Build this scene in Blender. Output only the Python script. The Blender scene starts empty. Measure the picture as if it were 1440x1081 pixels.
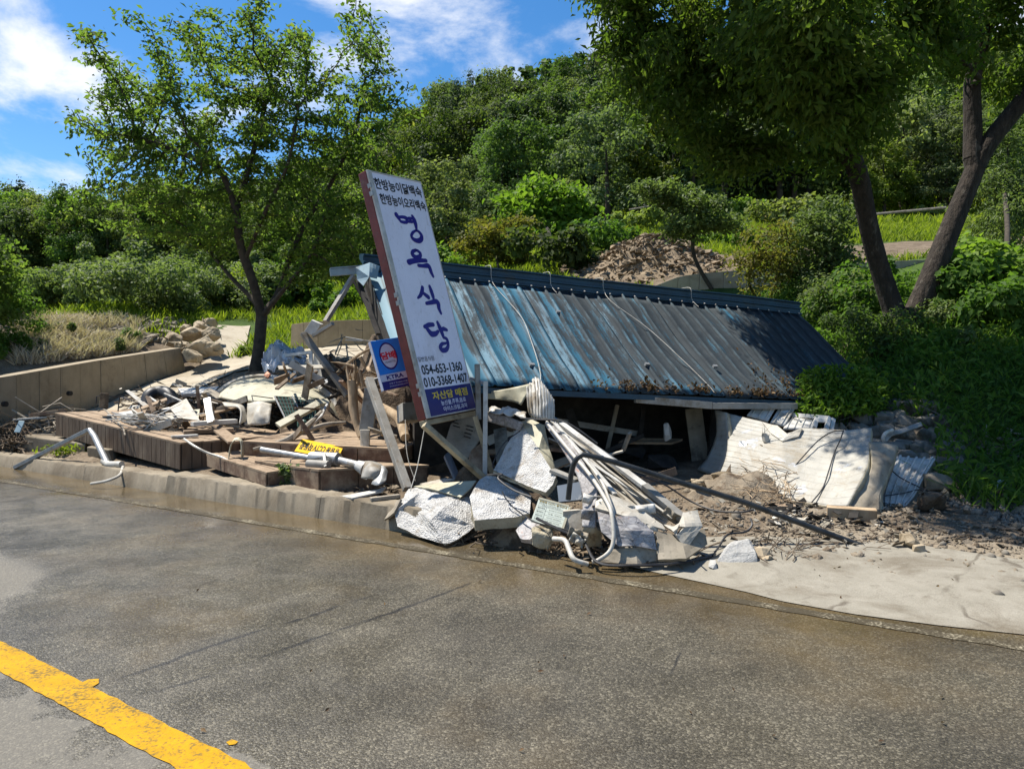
import bpy, bmesh, math, random
import numpy as np
from mathutils import Vector, noise as mnoise

R = math.radians
scene = bpy.context.scene
col = scene.collection
rng = np.random.default_rng(7)
random.seed(7)

# ------------------------------------------------------------------ camera
CAM_H, PITCH = 1.6, math.atan(35.5/1040)
cam_data = bpy.data.cameras.new('camera')
cam_data.sensor_width = 36; cam_data.lens = 26.0
cam_data.clip_start = .05; cam_data.clip_end = 3000
cam = bpy.data.objects.new('camera', cam_data); col.objects.link(cam)
cam.location = (0, 0, CAM_H); cam.rotation_euler = (R(90)-PITCH, 0, 0)
scene.camera = cam

# ------------------------------------------------------------------ light
SUN = Vector((-.52, .27, 1.12)).normalized()
SUN_EL, SUN_AZ = math.asin(SUN.z), math.atan2(SUN.x, SUN.y)
sun_data = bpy.data.lights.new('sun', 'SUN'); sun_data.energy = 4.3; sun_data.angle = R(.5); sun_data.color = (1, .945, .86)
sun = bpy.data.objects.new('sun', sun_data); col.objects.link(sun)
sun.rotation_euler = SUN.to_track_quat('Z', 'Y').to_euler(); sun.location = (-20, 15, 40)

world = bpy.data.worlds.new('World'); scene.world = world; world.use_nodes = True
wt = world.node_tree; wt.nodes.clear()
def wn(t, **k):
    n = wt.nodes.new(t)
    for a, b in k.items(): setattr(n, a, b)
    return n
wl = wt.links.new
sky = wn('ShaderNodeTexSky', sky_type='NISHITA', sun_disc=False)
sky.sun_elevation = SUN_EL; sky.sun_rotation = SUN_AZ % (2*math.pi); sky.air_density = 1.0; sky.dust_density = .25; sky.ozone_density = 3.2; sky.altitude = 300
tc = wn('ShaderNodeTexCoord'); sep = wn('ShaderNodeSeparateXYZ'); wl(tc.outputs['Generated'], sep.inputs[0])
def wm(op, a, b=None, c=None, clamp=False):
    n = wn('ShaderNodeMath', operation=op, use_clamp=clamp)
    for i, x in enumerate((a, b, c)):
        if x is None: continue
        if isinstance(x, (int, float)): n.inputs[i].default_value = x
        else: wl(x, n.inputs[i])
    return n.outputs[0]
zz = wm('ADD', wm('MAXIMUM', sep.outputs[2], 0.0), .22)
cx, cy = wm('DIVIDE', sep.outputs[0], zz), wm('DIVIDE', sep.outputs[1], zz)
cmb = wn('ShaderNodeCombineXYZ'); wl(cx, cmb.inputs[0]); wl(cy, cmb.inputs[1]); cmb.inputs[2].default_value = 3.4
n1 = wn('ShaderNodeTexNoise'); n1.inputs['Scale'].default_value = 2.1; n1.inputs['Detail'].default_value = 9; n1.inputs['Roughness'].default_value = .62; n1.inputs['Distortion'].default_value = .35
wl(cmb.outputs[0], n1.inputs['Vector'])
n2 = wn('ShaderNodeTexNoise'); n2.inputs['Scale'].default_value = .55; n2.inputs['Detail'].default_value = 3
wl(cmb.outputs[0], n2.inputs['Vector'])
# cloud banks seen in the sky: direction, angular size
def lobe(d, k):
    dv = Vector(d).normalized(); vm = wn('ShaderNodeVectorMath', operation='DOT_PRODUCT'); vm.inputs[1].default_value = dv
    wl(tc.outputs['Generated'], vm.inputs[0])
    return wm('SMOOTHSTEP' if False else 'POWER', wm('MAXIMUM', vm.outputs['Value'], 0.0), k)
def pixdir(u, v):
    a, b = (u-720)/1040, (540.5-v)/1040
    return (a, math.cos(PITCH)+b*math.sin(PITCH), b*math.cos(PITCH)-math.sin(PITCH))
lob = None
for (u, v, k, g) in ((-10, 20, 160, .14), (60, 70, 300, .20), (130, 115, 420, .22), (250, 30, 260, .13), (420, 20, 200, .10), (560, -40, 90, .22), (640, 20, 240, .22), (700, 60, 500, .05), (110, 262, 900, .13), (30, 270, 900, .10), (860, 70, 500, .10), (1330, 60, 90, .15)):
    t = wm('MULTIPLY', lobe(pixdir(u, v), k), g)
    lob = t if lob is None else wm('MAXIMUM', lob, t)
# a broad clear gap in the banks, the stretch of blue above the hill
gap = wm('MULTIPLY', lobe(pixdir(500, 150), 9), -.085); lob = wm('ADD', lob, gap)
dens = wm('ADD', wm('ADD', wm('MULTIPLY', n1.outputs[0], .75), wm('MULTIPLY', n2.outputs[0], .25)), lob)
mr = wn('ShaderNodeMapRange', interpolation_type='SMOOTHSTEP'); mr.inputs['From Min'].default_value = .505; mr.inputs['From Max'].default_value = .70
wl(dens, mr.inputs['Value'])
mx = wn('ShaderNodeMix', data_type='RGBA'); wl(mr.outputs[0], mx.inputs['Factor'])
hs = wn('ShaderNodeHueSaturation'); hs.inputs['Saturation'].default_value = 1.3; hs.inputs['Value'].default_value = 1.0
wl(sky.outputs[0], hs.inputs['Color'])
wl(hs.outputs[0], mx.inputs['A']); mx.inputs['B'].default_value = (7.0, 7.1, 7.3, 1)
bg = wn('ShaderNodeBackground'); bg.inputs['Strength'].default_value = .077
wl(mx.outputs['Result'], bg.inputs['Color'])
wo = wn('ShaderNodeOutputWorld'); wl(bg.outputs[0], wo.inputs[0])

vs = scene.view_settings
vs.view_transform = 'Standard'; vs.look = 'None'; vs.exposure = 1.06; vs.gamma = 1.0; vs.use_curve_mapping = False
scene.render.engine = 'CYCLES'
scene.cycles.max_bounces = 6; scene.cycles.transparent_max_bounces = 8
scene.cycles.use_denoising = True

# ------------------------------------------------------------------ points
_up = np.array([0, math.sin(PITCH), math.cos(PITCH)]); _fw = np.array([0, math.cos(PITCH), -math.sin(PITCH)])
def ray(u, v): return np.array([1., 0, 0])*((u-720)/1040) + _up*((540.5-v)/1040) + _fw
def W(u, v, D):
    """point of the place that lies D metres ahead along the line of sight (u, v)"""
    r = ray(u, v); return np.array([0, 0, CAM_H]) + r*(D/r[1])
def G(u, v, z=0.):
    r = ray(u, v); return np.array([0, 0, CAM_H]) + r*((z-CAM_H)/r[2])
RD = np.array([.845, -.535]); RN = np.array([.535, .845])     # along the road, across it
def ST(s, t, z=0.): p = RD*s + RN*t; return np.array([p[0], p[1], z])

# ------------------------------------------------------------------ terrain
_CP = [(0,632,11.9),(265,522,17.5),(150,575,14.2),(335,460,22),(365,515,14.5),(470,487,18),(100,440,20.5),(300,452,21.5),(20,470,16.5),
       (100,425,27),(420,440,25),(250,425,28),(850,392,21),(1000,400,19),(1100,415,17),(1260,462,13),(1440,405,14.5),(1440,520,10.2),
       (1380,685,7.9),(1330,655,8.5),(1150,560,9.9),(1440,640,8.6),(1440,705,7.5),(1560,500,10.5),(640,400,24),(530,485,17.5),(700,395,22),
       (1250,330,28),(1000,330,30),(1440,330,28),(900,290,34),(-200,500,17),(-300,640,12)]
_ctrl = [tuple(W(*c)) for c in _CP]
for s in (-22, -14, -10, -7.5, -5.5): _ctrl.append(tuple(ST(s, 5.5, .17 if s > -12 else .12)))
for s in (-4, -2.5, -1, 1, 3, 6): _ctrl.append(tuple(ST(s, 5.3, .015)))
for s in (-9, -6.5): _ctrl.append(tuple(ST(s, 7.2, .22)))
for (x, y, z) in ((-1, 8.5, .18), (1, 8, .17), (2.5, 8, .2), (4, 10, .3), (1, 10.5, .3), (-3.5, 10, .28), (-3, 12, .6), (-6, 10.8, .25), (-5.2, 12.2, .5), (3, 6.2, .07), (4.5, 6.6, .1),
                  (5.5, 5.2, .05), (0, 13.5, 1.0), (3, 14, 1.3), (10, 6, .8), (12, 12, 3.5), (16, 20, 5), (-14, 20, 1.7), (-16, 30, 3.2), (15, 34, 8), (0, 38, 7.2), (-12, 40, 5), (8, 5, .2)):
    _ctrl.append((x, y, z))
_ctrl = np.array(_ctrl)
def _U(r2): return np.where(r2 > 1e-9, .5*r2*np.log(r2+1e-12), 0)
_n = len(_ctrl); _A = np.zeros((_n+3, _n+3))
_d2 = ((_ctrl[:, None, :2]-_ctrl[None, :, :2])**2).sum(-1)
_A[:_n, :_n] = _U(_d2) + np.eye(_n)*.35
_A[:_n, _n] = 1; _A[:_n, _n+1:] = _ctrl[:, :2]; _A[_n, :_n] = 1; _A[_n+1:, :_n] = _ctrl[:, :2].T
_w = np.linalg.solve(_A, np.concatenate([_ctrl[:, 2], [0, 0, 0]]))
def _ss(x): x = np.clip(x, 0, 1); return x*x*(3-2*x)
_cu = np.array([-1500, -400, 0, 140, 280, 420, 540, 640, 760, 870, 1000, 1200, 1440, 2000, 3200])
_cv = np.array([330, 300, 290, 272, 268, 230, 175, 130, 110, 97, 78, 62, 60, 90, 200])
_cyb = np.interp(_cu, [0, 420, 560, 700, 1440], [66, 62, 46, 37, 40]); _cyc = np.interp(_cu, [0, 400, 640, 1440], [185, 175, 140, 125])
_cvb = np.interp(_cu, [0, 400, 640, 1000, 1440], [398, 392, 375, 325, 310])
def height(x, y):
    x = np.atleast_1d(np.asarray(x, float)); y = np.atleast_1d(np.asarray(y, float))
    near = np.full(x.shape, _w[_n]) + _w[_n+1]*x + _w[_n+2]*y
    for i in range(_n): near = near + _w[i]*_U((x-_ctrl[i, 0])**2 + (y-_ctrl[i, 1])**2)
    t = x*RN[0] + y*RN[1]
    yy = np.maximum(y, 6.)
    u = 720 + 1040*x/yy
    cv, yb, yc, vb = (np.interp(u, _cu, a) for a in (_cv, _cyb, _cyc, _cvb))
    zb = 1.6 + (505-vb)*yb/1040
    zc = 1.6 + (505-cv)*yc/1040 - np.interp(u, [0, 300, 500, 700], [17, 17, 15, 14])
    q = (yy-yb)/(yc-yb)
    far = zb + (zc-zb)*np.where(q < 1, np.sin(np.clip(q, 0, 1)*1.5708)**1.0*.55+.45*_ss(q), 1-.05*(q-1)**2)
    flat = zb*np.clip((yy-4)/(yb-4), 0, 1)
    far = np.where(q < 0, flat, far)
    k = _ss((y-26)/14.)*1.0
    kx = np.clip(_ss((np.abs(x)-16)/10.), 0, 1)
    k = np.maximum(k, kx)
    h = near*(1-k) + far*k
    w = _ss((t-5.22)/.35)
    return np.where(t < 5.22, -.07, -.07*(1-w) + h*w)
def hz(x, y): return float(height(x, y)[0])
def on(u, v, lo=4., hi=60.):
    """where the line of sight (u, v) meets the terrain"""
    D = np.linspace(lo, hi, 600); r = ray(u, v)
    P = np.array([0, 0, CAM_H]) + r[None]*(D/r[1])[:, None]
    d = P[:, 2]-height(P[:, 0], P[:, 1]); i = np.argmax(d < 0)
    return P[i if d[i] < 0 else -1]

# ------------------------------------------------------------------ materials
MATS = {}
class NT:
    def __init__(s, name):
        s.m = bpy.data.materials.new(name); s.m.use_nodes = True; s.t = s.m.node_tree; s.t.nodes.clear()
        s.out = s.n('ShaderNodeOutputMaterial')
        s.p = s.n('ShaderNodeBsdfPrincipled'); s.link(s.p.outputs[0], s.out.inputs[0])
        MATS[name] = s.m
    def n(s, t, **k):
        n = s.t.nodes.new(t)
        for a, b in k.items(): setattr(n, a, b)
        return n
    def link(s, a, b): s.t.links.new(a, b)
    def coord(s, kind='pos', scale=(1, 1, 1)):
        if kind == 'pos': o = s.n('ShaderNodeNewGeometry').outputs['Position']
        elif kind == 'obj': o = s.n('ShaderNodeTexCoord').outputs['Object']
        else: o = s.n('ShaderNodeAttribute', attribute_name=kind).outputs['Vector']
        mp = s.n('ShaderNodeMapping'); mp.inputs['Scale'].default_value = scale; s.link(o, mp.inputs[0]); return mp.outputs[0]
    def noise(s, co, scale, detail=6, rough=.6, dist=0.):
        n = s.n('ShaderNodeTexNoise'); n.inputs['Scale'].default_value = scale; n.inputs['Detail'].default_value = detail
        n.inputs['Roughness'].default_value = rough; n.inputs['Distortion'].default_value = dist; s.link(co, n.inputs['Vector']); return n.outputs[0]
    def voro(s, co, scale, feat='F1', out='Distance'):
        n = s.n('ShaderNodeTexVoronoi', feature=feat); n.inputs['Scale'].default_value = scale; s.link(co, n.inputs['Vector']); return n.outputs[out]
    def ramp(s, f, stops, interp='LINEAR'):
        r = s.n('ShaderNodeValToRGB'); r.color_ramp.interpolation = interp
        e = r.color_ramp.elements
        while len(e) < len(stops): e.new(.5)
        for i, (p, c) in enumerate(stops):
            e[i].position = p; e[i].color = (*c, 1) if not isinstance(c, (int, float)) else (c, c, c, 1)
        s.link(f, r.inputs[0]); return r.outputs[0]
    def mr(s, f, a, b, lo=0., hi=1., smooth=True):
        r = s.n('ShaderNodeMapRange', interpolation_type='SMOOTHSTEP' if smooth else 'LINEAR')
        for k, v in zip(('From Min', 'From Max', 'To Min', 'To Max'), (a, b, lo, hi)): r.inputs[k].default_value = v
        s.link(f, r.inputs[0]); return r.outputs[0]
    def math(s, op, a, b=None):
        n = s.n('ShaderNodeMath', operation=op)
        for i, x in enumerate((a, b)):
            if x is None: continue
            if isinstance(x, (int, float)): n.inputs[i].default_value = x
            else: s.link(x, n.inputs[i])
        return n.outputs[0]
    def mix(s, f, a, b, blend='MIX'):
        n = s.n('ShaderNodeMix', data_type='RGBA', blend_type=blend)
        for k, x in (('Factor', f), ('A', a), ('B', b)):
            if isinstance(x, (int, float)): n.inputs[k].default_value = x
            elif isinstance(x, tuple): n.inputs[k].default_value = (*x, 1)
            else: s.link(x, n.inputs[k])
        return n.outputs['Result']
    def bump(s, h, strength=.3, dist=.02):
        b = s.n('ShaderNodeBump'); b.inputs['Strength'].default_value = strength; b.inputs['Distance'].default_value = dist
        s.link(h, b.inputs['Height']); s.link(b.outputs[0], s.p.inputs['Normal']); return b
    def set(s, **k):
        for a, v in k.items():
            i = s.p.inputs[a.replace('_', ' ')]
            if isinstance(v, (int, float)): i.default_value = v
            elif isinstance(v, tuple): i.default_value = (*v, 1)
            else: s.link(v, i)
        return s
def mk(name, c1, c2, scale=6, rough=.8, bump=.25, bscale=60, bdist=.01, metal=0., dirt=None, dscale=2.2, dlo=.5, dhi=.65, coord='pos', stretch=(1, 1, 1), spec=.4, detail=7):
    m = NT(name); co = m.coord(coord, stretch)
    f = m.noise(co, scale, detail)
    c = m.ramp(f, [(.32, c1), (.68, c2)])
    if dirt:
        d = m.mr(m.noise(co, dscale, 8, .68), dlo, dhi)
        c = m.mix(d, c, dirt)
        d2 = m.mr(m.noise(co, dscale*7, 8, .72, .4), .56, .70, 0, .75); c = m.mix(d2, c, tuple(x*.8 for x in dirt))
        d3 = m.mr(m.noise(co, 85, 4, .7), .58, .72, 0, .45); c = m.mix(d3, c, tuple(x*.55 for x in dirt))
    m.set(Base_Color=c, Roughness=rough, Metallic=metal, Specular_IOR_Level=spec)
    if bump: m.bump(m.noise(co, bscale, 5), bump, bdist)
    return m.m
def mkleaf(name, stops, trans=.35, rough=.62, spec=.15, tcol=1.6, vary=False):
    m = NT(name)
    a = m.n('ShaderNodeAttribute', attribute_name='rnd')
    c = m.ramp(a.outputs['Fac'], stops)
    if vary:
        oi = m.n('ShaderNodeObjectInfo'); hv = m.n('ShaderNodeHueSaturation'); m.link(c, hv.inputs['Color']); m.link(m.mr(oi.outputs['Random'], 0, 1, .478, .525, False), hv.inputs['Hue']); m.link(m.mr(m.math('FRACT', m.math('MULTIPLY', oi.outputs['Random'], 7.31)), 0, 1, .62, 1.35, False), hv.inputs['Value']); m.link(m.mr(m.math('FRACT', m.math('MULTIPLY', oi.outputs['Random'], 13.7)), 0, 1, .65, 1.05, False), hv.inputs['Saturation']); c = hv.outputs[0]
    m.set(Base_Color=c, Roughness=rough, Specular_IOR_Level=spec)
    tr = m.n('ShaderNodeBsdfTranslucent')
    tcn = m.mix(1.0, c, (tcol*1.05, tcol*1.15, tcol*.5), 'MULTIPLY'); m.link(tcn, tr.inputs[0])
    ms = m.n('ShaderNodeMixShader'); ms.inputs[0].default_value = trans
    m.link(m.p.outputs[0], ms.inputs[1]); m.link(tr.outputs[0], ms.inputs[2]); m.link(ms.outputs[0], m.out.inputs[0])
    return m.m

# ------------------------------------------------------------------ object helpers
def link(o, parent=None):
    col.objects.link(o)
    if parent is not None:
        o.parent = parent
    return o
def tag(o, label, cat, group=None):
    o['label'] = label; o['category'] = cat
    if group: o['group'] = group
    return o
def kind(o, k): o['kind'] = k; return o
def thing(name, label, cat, loc=(0, 0, 0), group=None):
    o = bpy.data.objects.new(name, None); o.empty_display_size = .1; o.location = tuple(map(float, loc)); col.objects.link(o)
    return tag(o, label, cat, group)
def np_mesh(name, V, F, mat, parent=None, smooth=False, rnd=None, st=None, midx=None, loc=None):
    """one mesh object from arrays; vertices are in world space, moved into the parent's space"""
    V = np.asarray(V, float).reshape(-1, 3)
    base = np.zeros(3)
    if parent is not None and loc is None: base = np.array(parent.matrix_basis.translation if parent.parent is None else (parent.parent.matrix_basis.translation + parent.matrix_basis.translation))
    if loc is not None: base = np.asarray(loc, float)
    me = bpy.data.meshes.new(name)
    if isinstance(F, np.ndarray) and F.ndim == 2:
        k = F.shape[1]; me.vertices.add(len(V)); me.vertices.foreach_set('co', (V-base).astype(np.float32).ravel())
        me.loops.add(F.size); me.loops.foreach_set('vertex_index', F.astype(np.int32).ravel())
        me.polygons.add(len(F)); me.polygons.foreach_set('loop_start', np.arange(0, F.size, k, dtype=np.int32))
        me.update(calc_edges=True)
    else:
        me.from_pydata([tuple(p) for p in (V-base)], [], [tuple(int(i) for i in f) for f in F])
    for m in (mat if isinstance(mat, (list, tuple)) else [mat]): me.materials.append(m)
    if midx is not None: me.polygons.foreach_set('material_index', np.asarray(midx, np.int32))
    if smooth: me.polygons.foreach_set('use_smooth', np.ones(len(me.polygons), bool))
    if rnd is not None:
        a = me.attributes.new('rnd', 'FLOAT', 'POINT'); a.data.foreach_set('value', np.asarray(rnd, np.float32))
    if st is not None:
        a = me.attributes.new('st', 'FLOAT_VECTOR', 'POINT'); a.data.foreach_set('vector', np.asarray(st, np.float32).ravel())
    me.validate()
    o = bpy.data.objects.new(name, me); link(o, parent)
    if loc is not None and parent is None: o.location = tuple(base)
    return o
def nrm(v): v = np.asarray(v, float); return v/max(np.linalg.norm(v), 1e-9)
class MB:
    def __init__(s): s.v = []; s.f = []; s.m = []
    def add(s, V, F, mi=0):
        b = len(s.v); s.v += [tuple(p) for p in V]; s.f += [tuple(i+b for i in f) for f in F]; s.m += [mi]*len(F); return s
    def hexa(s, c, mi=0):
        """eight corners: bottom four, top four (same order round)"""
        return s.add(c, [(3, 2, 1, 0), (4, 5, 6, 7), (0, 1, 5, 4), (1, 2, 6, 5), (2, 3, 7, 6), (3, 0, 4, 7)], mi)
    def box(s, o, x, y, z, mi=0):
        o, x, y, z = (np.asarray(a, float) for a in (o, x, y, z))
        return s.hexa([o, o+x, o+x+y, o+y, o+z, o+x+z, o+x+y+z, o+y+z], mi)
    def beam(s, p0, p1, w, h, up=(0, 0, 1), mi=0):
        p0, p1 = np.asarray(p0, float), np.asarray(p1, float); d = nrm(p1-p0)
        x = np.cross(d, up); x = nrm(x) if np.linalg.norm(x) > 1e-4 else np.array([1., 0, 0]); z = np.cross(x, d)
        return s.box(p0-x*w/2-z*h/2, x*w, p1-p0, z*h, mi)
    def slab(s, pts, th, mi=0, n=None):
        """flat or slightly bent polygon with thickness away from the viewer side"""
        P = np.asarray(pts, float); c = P.mean(0)
        nn = n if n is not None else nrm(sum(np.cross(P[i]-c, P[(i+1) % len(P)]-c) for i in range(len(P))))
        if n is None and np.dot(nn, np.array([0, 0, CAM_H])-c) < 0: nn = -nn; P = P[::-1]
        k = len(P); V = list(P)+list(P-nn*th)
        return s.add(V, [tuple(range(k)), tuple(range(2*k-1, k-1, -1))]+[(i, i+k, (i+1) % k+k, (i+1) % k) for i in range(k)], mi)
    def tube(s, pts, r, n=8, mi=0, smooth_path=0):
        P = np.asarray(pts, float)
        if smooth_path: P = catmull(P, smooth_path)
        k = len(P); rr = np.full(k, r) if np.isscalar(r) else np.interp(np.linspace(0, 1, k), np.linspace(0, 1, len(r)), r)
        b = len(s.v); up = None
        for i in range(k):
            d = nrm(P[min(i+1, k-1)]-P[max(i-1, 0)])
            if up is None: up = np.cross(d, [0, 0, 1.]) if abs(d[2]) < .9 else np.cross(d, [1., 0, 0])
            x = nrm(up-d*np.dot(up, d)); y = np.cross(d, x); up = x
            for j in range(n):
                a = 2*math.pi*j/n; s.v.append(tuple(P[i]+(x*math.cos(a)+y*math.sin(a))*rr[i]))
        for i in range(k-1):
            for j in range(n): s.f.append((b+i*n+j, b+i*n+(j+1) % n, b+(i+1)*n+(j+1) % n, b+(i+1)*n+j)); s.m.append(mi)
        s.f.append(tuple(b+j for j in range(n))[::-1]); s.f.append(tuple(b+(k-1)*n+j for j in range(n))); s.m += [mi, mi]
        return s
    def build(s, name, mat, parent=None, smooth=False, bevel=0., loc=None):
        o = np_mesh(name, s.v, s.f, mat, parent, smooth, midx=s.m if isinstance(mat, (list, tuple)) else None, loc=loc)
        if smooth: shade_auto(o)
        if bevel:
            b = o.modifiers.new('bevel', 'BEVEL'); b.width = bevel; b.segments = 2; b.limit_method = 'ANGLE'; b.angle_limit = R(40)
        return o
def shade_auto(o, ang=40):
    me = o.data; bm = bmesh.new(); bm.from_mesh(me)
    for e in bm.edges:
        if len(e.link_faces) == 2 and e.calc_face_angle(0) > R(ang): e.smooth = False
    bm.to_mesh(me); bm.free()
def catmull(P, n):
    P = np.asarray(P, float); Q = np.vstack([2*P[0]-P[1], P, 2*P[-1]-P[-2]]); out = []
    for i in range(1, len(Q)-2):
        a, b, c, d = Q[i-1:i+3]
        for t in np.linspace(0, 1, n, endpoint=False):
            out.append(.5*((2*b)+(c-a)*t+(2*a-5*b+4*c-d)*t*t+(3*b-a-3*c+d)*t**3))
    out.append(P[-1]); return np.array(out)
def vnoise(P, scale, amp, seed=0):
    return np.array([mnoise.fractal(Vector(p)*scale+Vector((seed*7.3, seed*3.1, seed)), 1., 2., 4)*amp for p in P])
def sheet(name, rows, mat, parent=None, nu=16, nv=10, th=.02, amp=.0, nscale=4., smooth=True, curve=True, rim=None, seed=1, corr=None, holes=None):
    """bent panel: rows of (u, v, D) control points, resampled to a grid and given thickness"""
    P = np.array([[W(*c) if len(c) == 3 else c[:3] for c in r] for r in rows])
    def rs(A, n):
        if (curve is True or (curve == 'rows' and n == nv)) and len(A) > 2: Q = catmull(A, max(2, int(n)))
        else: Q = A
        L = np.linspace(0, len(Q)-1, n); i = np.minimum(L.astype(int), len(Q)-2); f = (L-i)[:, None]
        return Q[i]*(1-f)+Q[i+1]*f
    A = np.array([rs(r, nu) for r in P]); B = np.array([rs(A[:, j], nv) for j in range(nu)]).transpose(1, 0, 2)
    V = B.reshape(-1, 3); F = np.array([(i*nu+j, i*nu+j+1, (i+1)*nu+j+1, (i+1)*nu+j) for i in range(nv-1) for j in range(nu-1)])
    n = np.cross(B[nv//2, -1]-B[nv//2, 0], B[-1, nu//2]-B[0, nu//2]); n = nrm(n); c = V.mean(0)
    if np.dot(n, np.array([0, 0, CAM_H])-c) < 0: n = -n
    else: F = F[:, ::-1]
    f0 = F[len(F)//2]; fn = np.cross(V[f0[1]]-V[f0[0]], V[f0[2]]-V[f0[0]])
    if np.dot(fn, n) < 0: F = F[:, ::-1]
    if amp: V = V + n[None]*vnoise(V, nscale, amp, seed)[:, None]
    uu, vv = np.meshgrid(np.linspace(0, 1, nu), np.linspace(0, 1, nv))
    if corr:   # ribs across the rows: (count, depth)
        V = V + n[None]*(corr[1]*(np.abs(((uu.ravel()*corr[0]) % 1)-.5) < .12))[:, None]
    st = np.stack([uu.ravel(), vv.ravel(), 0*uu.ravel()], 1)
    keep = np.ones(len(F), bool)
    o = np_mesh(name, V, F[keep], mat, parent, smooth, st=st)
    m = o.modifiers.new('thickness', 'SOLIDIFY'); m.thickness = th; m.offset = -1
    if isinstance(mat, (list, tuple)) and len(mat) > 1: m.material_offset_rim = 1
    if smooth: shade_auto(o, 35)
    return o
def facets(name, verts, faces, mat, parent=None, th=.05, cuts=3, amp=.006, nscale=18, smooth=False, seed=0, crumple=0.):
    """crumpled board: named points (u, v, D) and faces between them, roughened and given thickness"""
    keys = list(verts); P = {k: Vector(W(*verts[k])) for k in keys}
    bm = bmesh.new(); bv = {k: bm.verts.new(P[k]) for k in keys}
    for f in faces: bm.faces.new([bv[k] for k in f])
    bmesh.ops.recalc_face_normals(bm, faces=bm.faces)
    s = sum(f.normal.dot(Vector((0, 0, CAM_H))-f.calc_center_median())*f.calc_area() for f in bm.faces)
    if s < 0: bmesh.ops.reverse_faces(bm, faces=bm.faces)
    bmesh.ops.triangulate(bm, faces=[f for f in bm.faces if len(f.verts) > 4])
    if cuts: bmesh.ops.subdivide_edges(bm, edges=bm.edges, cuts=cuts, use_grid_fill=True)
    bm.normal_update()
    for v in bm.verts: v.co += v.normal*(mnoise.fractal(v.co*nscale+Vector((seed, 0, 0)), 1., 2., 4)*amp + abs(mnoise.noise(v.co*nscale*.3+Vector((seed, 3, 0))))*crumple)
    base = Vector(parent.location) if parent is not None else Vector((0, 0, 0))
    for v in bm.verts: v.co -= base
    me = bpy.data.meshes.new(name); bm.to_mesh(me); bm.free()
    for m_ in (mat if isinstance(mat, list) else [mat]): me.materials.append(m_)
    o = bpy.data.objects.new(name, me); link(o, parent)
    if th:
        m = o.modifiers.new('thickness', 'SOLIDIFY'); m.thickness = th; m.offset = -1
        if isinstance(mat, list): m.material_offset_rim = 1
    if smooth: me.polygons.foreach_set('use_smooth', np.ones(len(me.polygons), bool))
    return o
def hull(name, pts, mat, parent=None, bevel=0., rough=0., cuts=0, seed=0, loc=None):
    bm = bmesh.new()
    for p in pts: bm.verts.new(Vector(p))
    r = bmesh.ops.convex_hull(bm, input=bm.verts)
    bmesh.ops.delete(bm, geom=[v for v in bm.verts if not v.link_faces], context='VERTS')
    if bevel: bmesh.ops.bevel(bm, geom=list(bm.edges), offset=bevel, segments=2, affect='EDGES', profile=.6)
    if cuts:
        bmesh.ops.triangulate(bm, faces=bm.faces); bmesh.ops.subdivide_edges(bm, edges=bm.edges, cuts=cuts, use_grid_fill=True)
        bm.normal_update()
        for v in bm.verts: v.co += v.normal*mnoise.fractal(v.co*9+Vector((seed*3.1, 0, 0)), 1., 2., 5)*rough
    base = Vector(loc) if loc is not None else (Vector(parent.location) if parent is not None else Vector((0, 0, 0)))
    for v in bm.verts: v.co -= base
    me = bpy.data.meshes.new(name); bm.to_mesh(me); bm.free(); me.materials.append(mat)
    o = bpy.data.objects.new(name, me); link(o, parent)
    if loc is not None: o.location = base
    return o
def roughen(o, amp, scale, stretch=(1, 1, 1), seed=0):
    me = o.data; V = np.empty(len(me.vertices)*3, np.float32); me.vertices.foreach_get('co', V); V = V.reshape(-1, 3); N = np.empty(len(V)*3, np.float32); me.vertices.foreach_get('normal', N); N = N.reshape(-1, 3)
    d = np.array([mnoise.fractal(Vector((p[0]*stretch[0]*scale, p[1]*stretch[1]*scale, p[2]*stretch[2]*scale+seed)), .8, 2., 4) for p in V])
    me.vertices.foreach_set('co', (V+N*d[:, None]*amp).astype(np.float32).ravel()); me.update(); return o
def rock_pts(c, d, k=15, seed=0, flat=.75):
    r = np.random.default_rng(seed); a = r.normal(size=(k, 3)); a /= np.linalg.norm(a, axis=1)[:, None]
    a = np.sign(a)*np.abs(a)**flat
    th = r.uniform(0, 6.28); q = np.array([[math.cos(th), -math.sin(th), 0], [math.sin(th), math.cos(th), 0], [0, 0, 1]])
    return (a*np.asarray(d)*.5)@q.T*r.uniform(.92, 1.08) + np.asarray(c)
def rect_strip(L, Rr, n=40, dz=.0, follow=True, m=2, jit=0., seed=0):
    """ground strip between two edge lines, laid on the terrain"""
    L, Rr = np.asarray(L, float), np.asarray(Rr, float)
    def rs(A):
        s = np.concatenate([[0], np.cumsum(np.linalg.norm(np.diff(A[:, :2], axis=0), axis=1))]); q = np.linspace(0, s[-1], n)
        return np.stack([np.interp(q, s, A[:, i]) for i in range(A.shape[1])], 1)
    L, Rr = rs(L), rs(Rr); r = np.random.default_rng(seed)
    if jit: L = L + r.normal(size=L.shape)*jit; Rr = Rr + r.normal(size=Rr.shape)*jit
    V = []
    for a in np.linspace(0, 1, m):
        Q = L*(1-a)+Rr*a; z = height(Q[:, 0], Q[:, 1])+dz if follow else np.full(n, dz)
        V.append(np.stack([Q[:, 0], Q[:, 1], z], 1))
    V = np.array(V); F = np.array([(j*n+i, j*n+i+1, (j+1)*n+i+1, (j+1)*n+i) for j in range(m-1) for i in range(n-1)])
    V = V.reshape(-1, 3); f = F[0]
    if np.cross(V[f[1]]-V[f[0]], V[f[2]]-V[f[0]])[2] < 0: F = F[:, ::-1]
    return V, F
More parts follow.
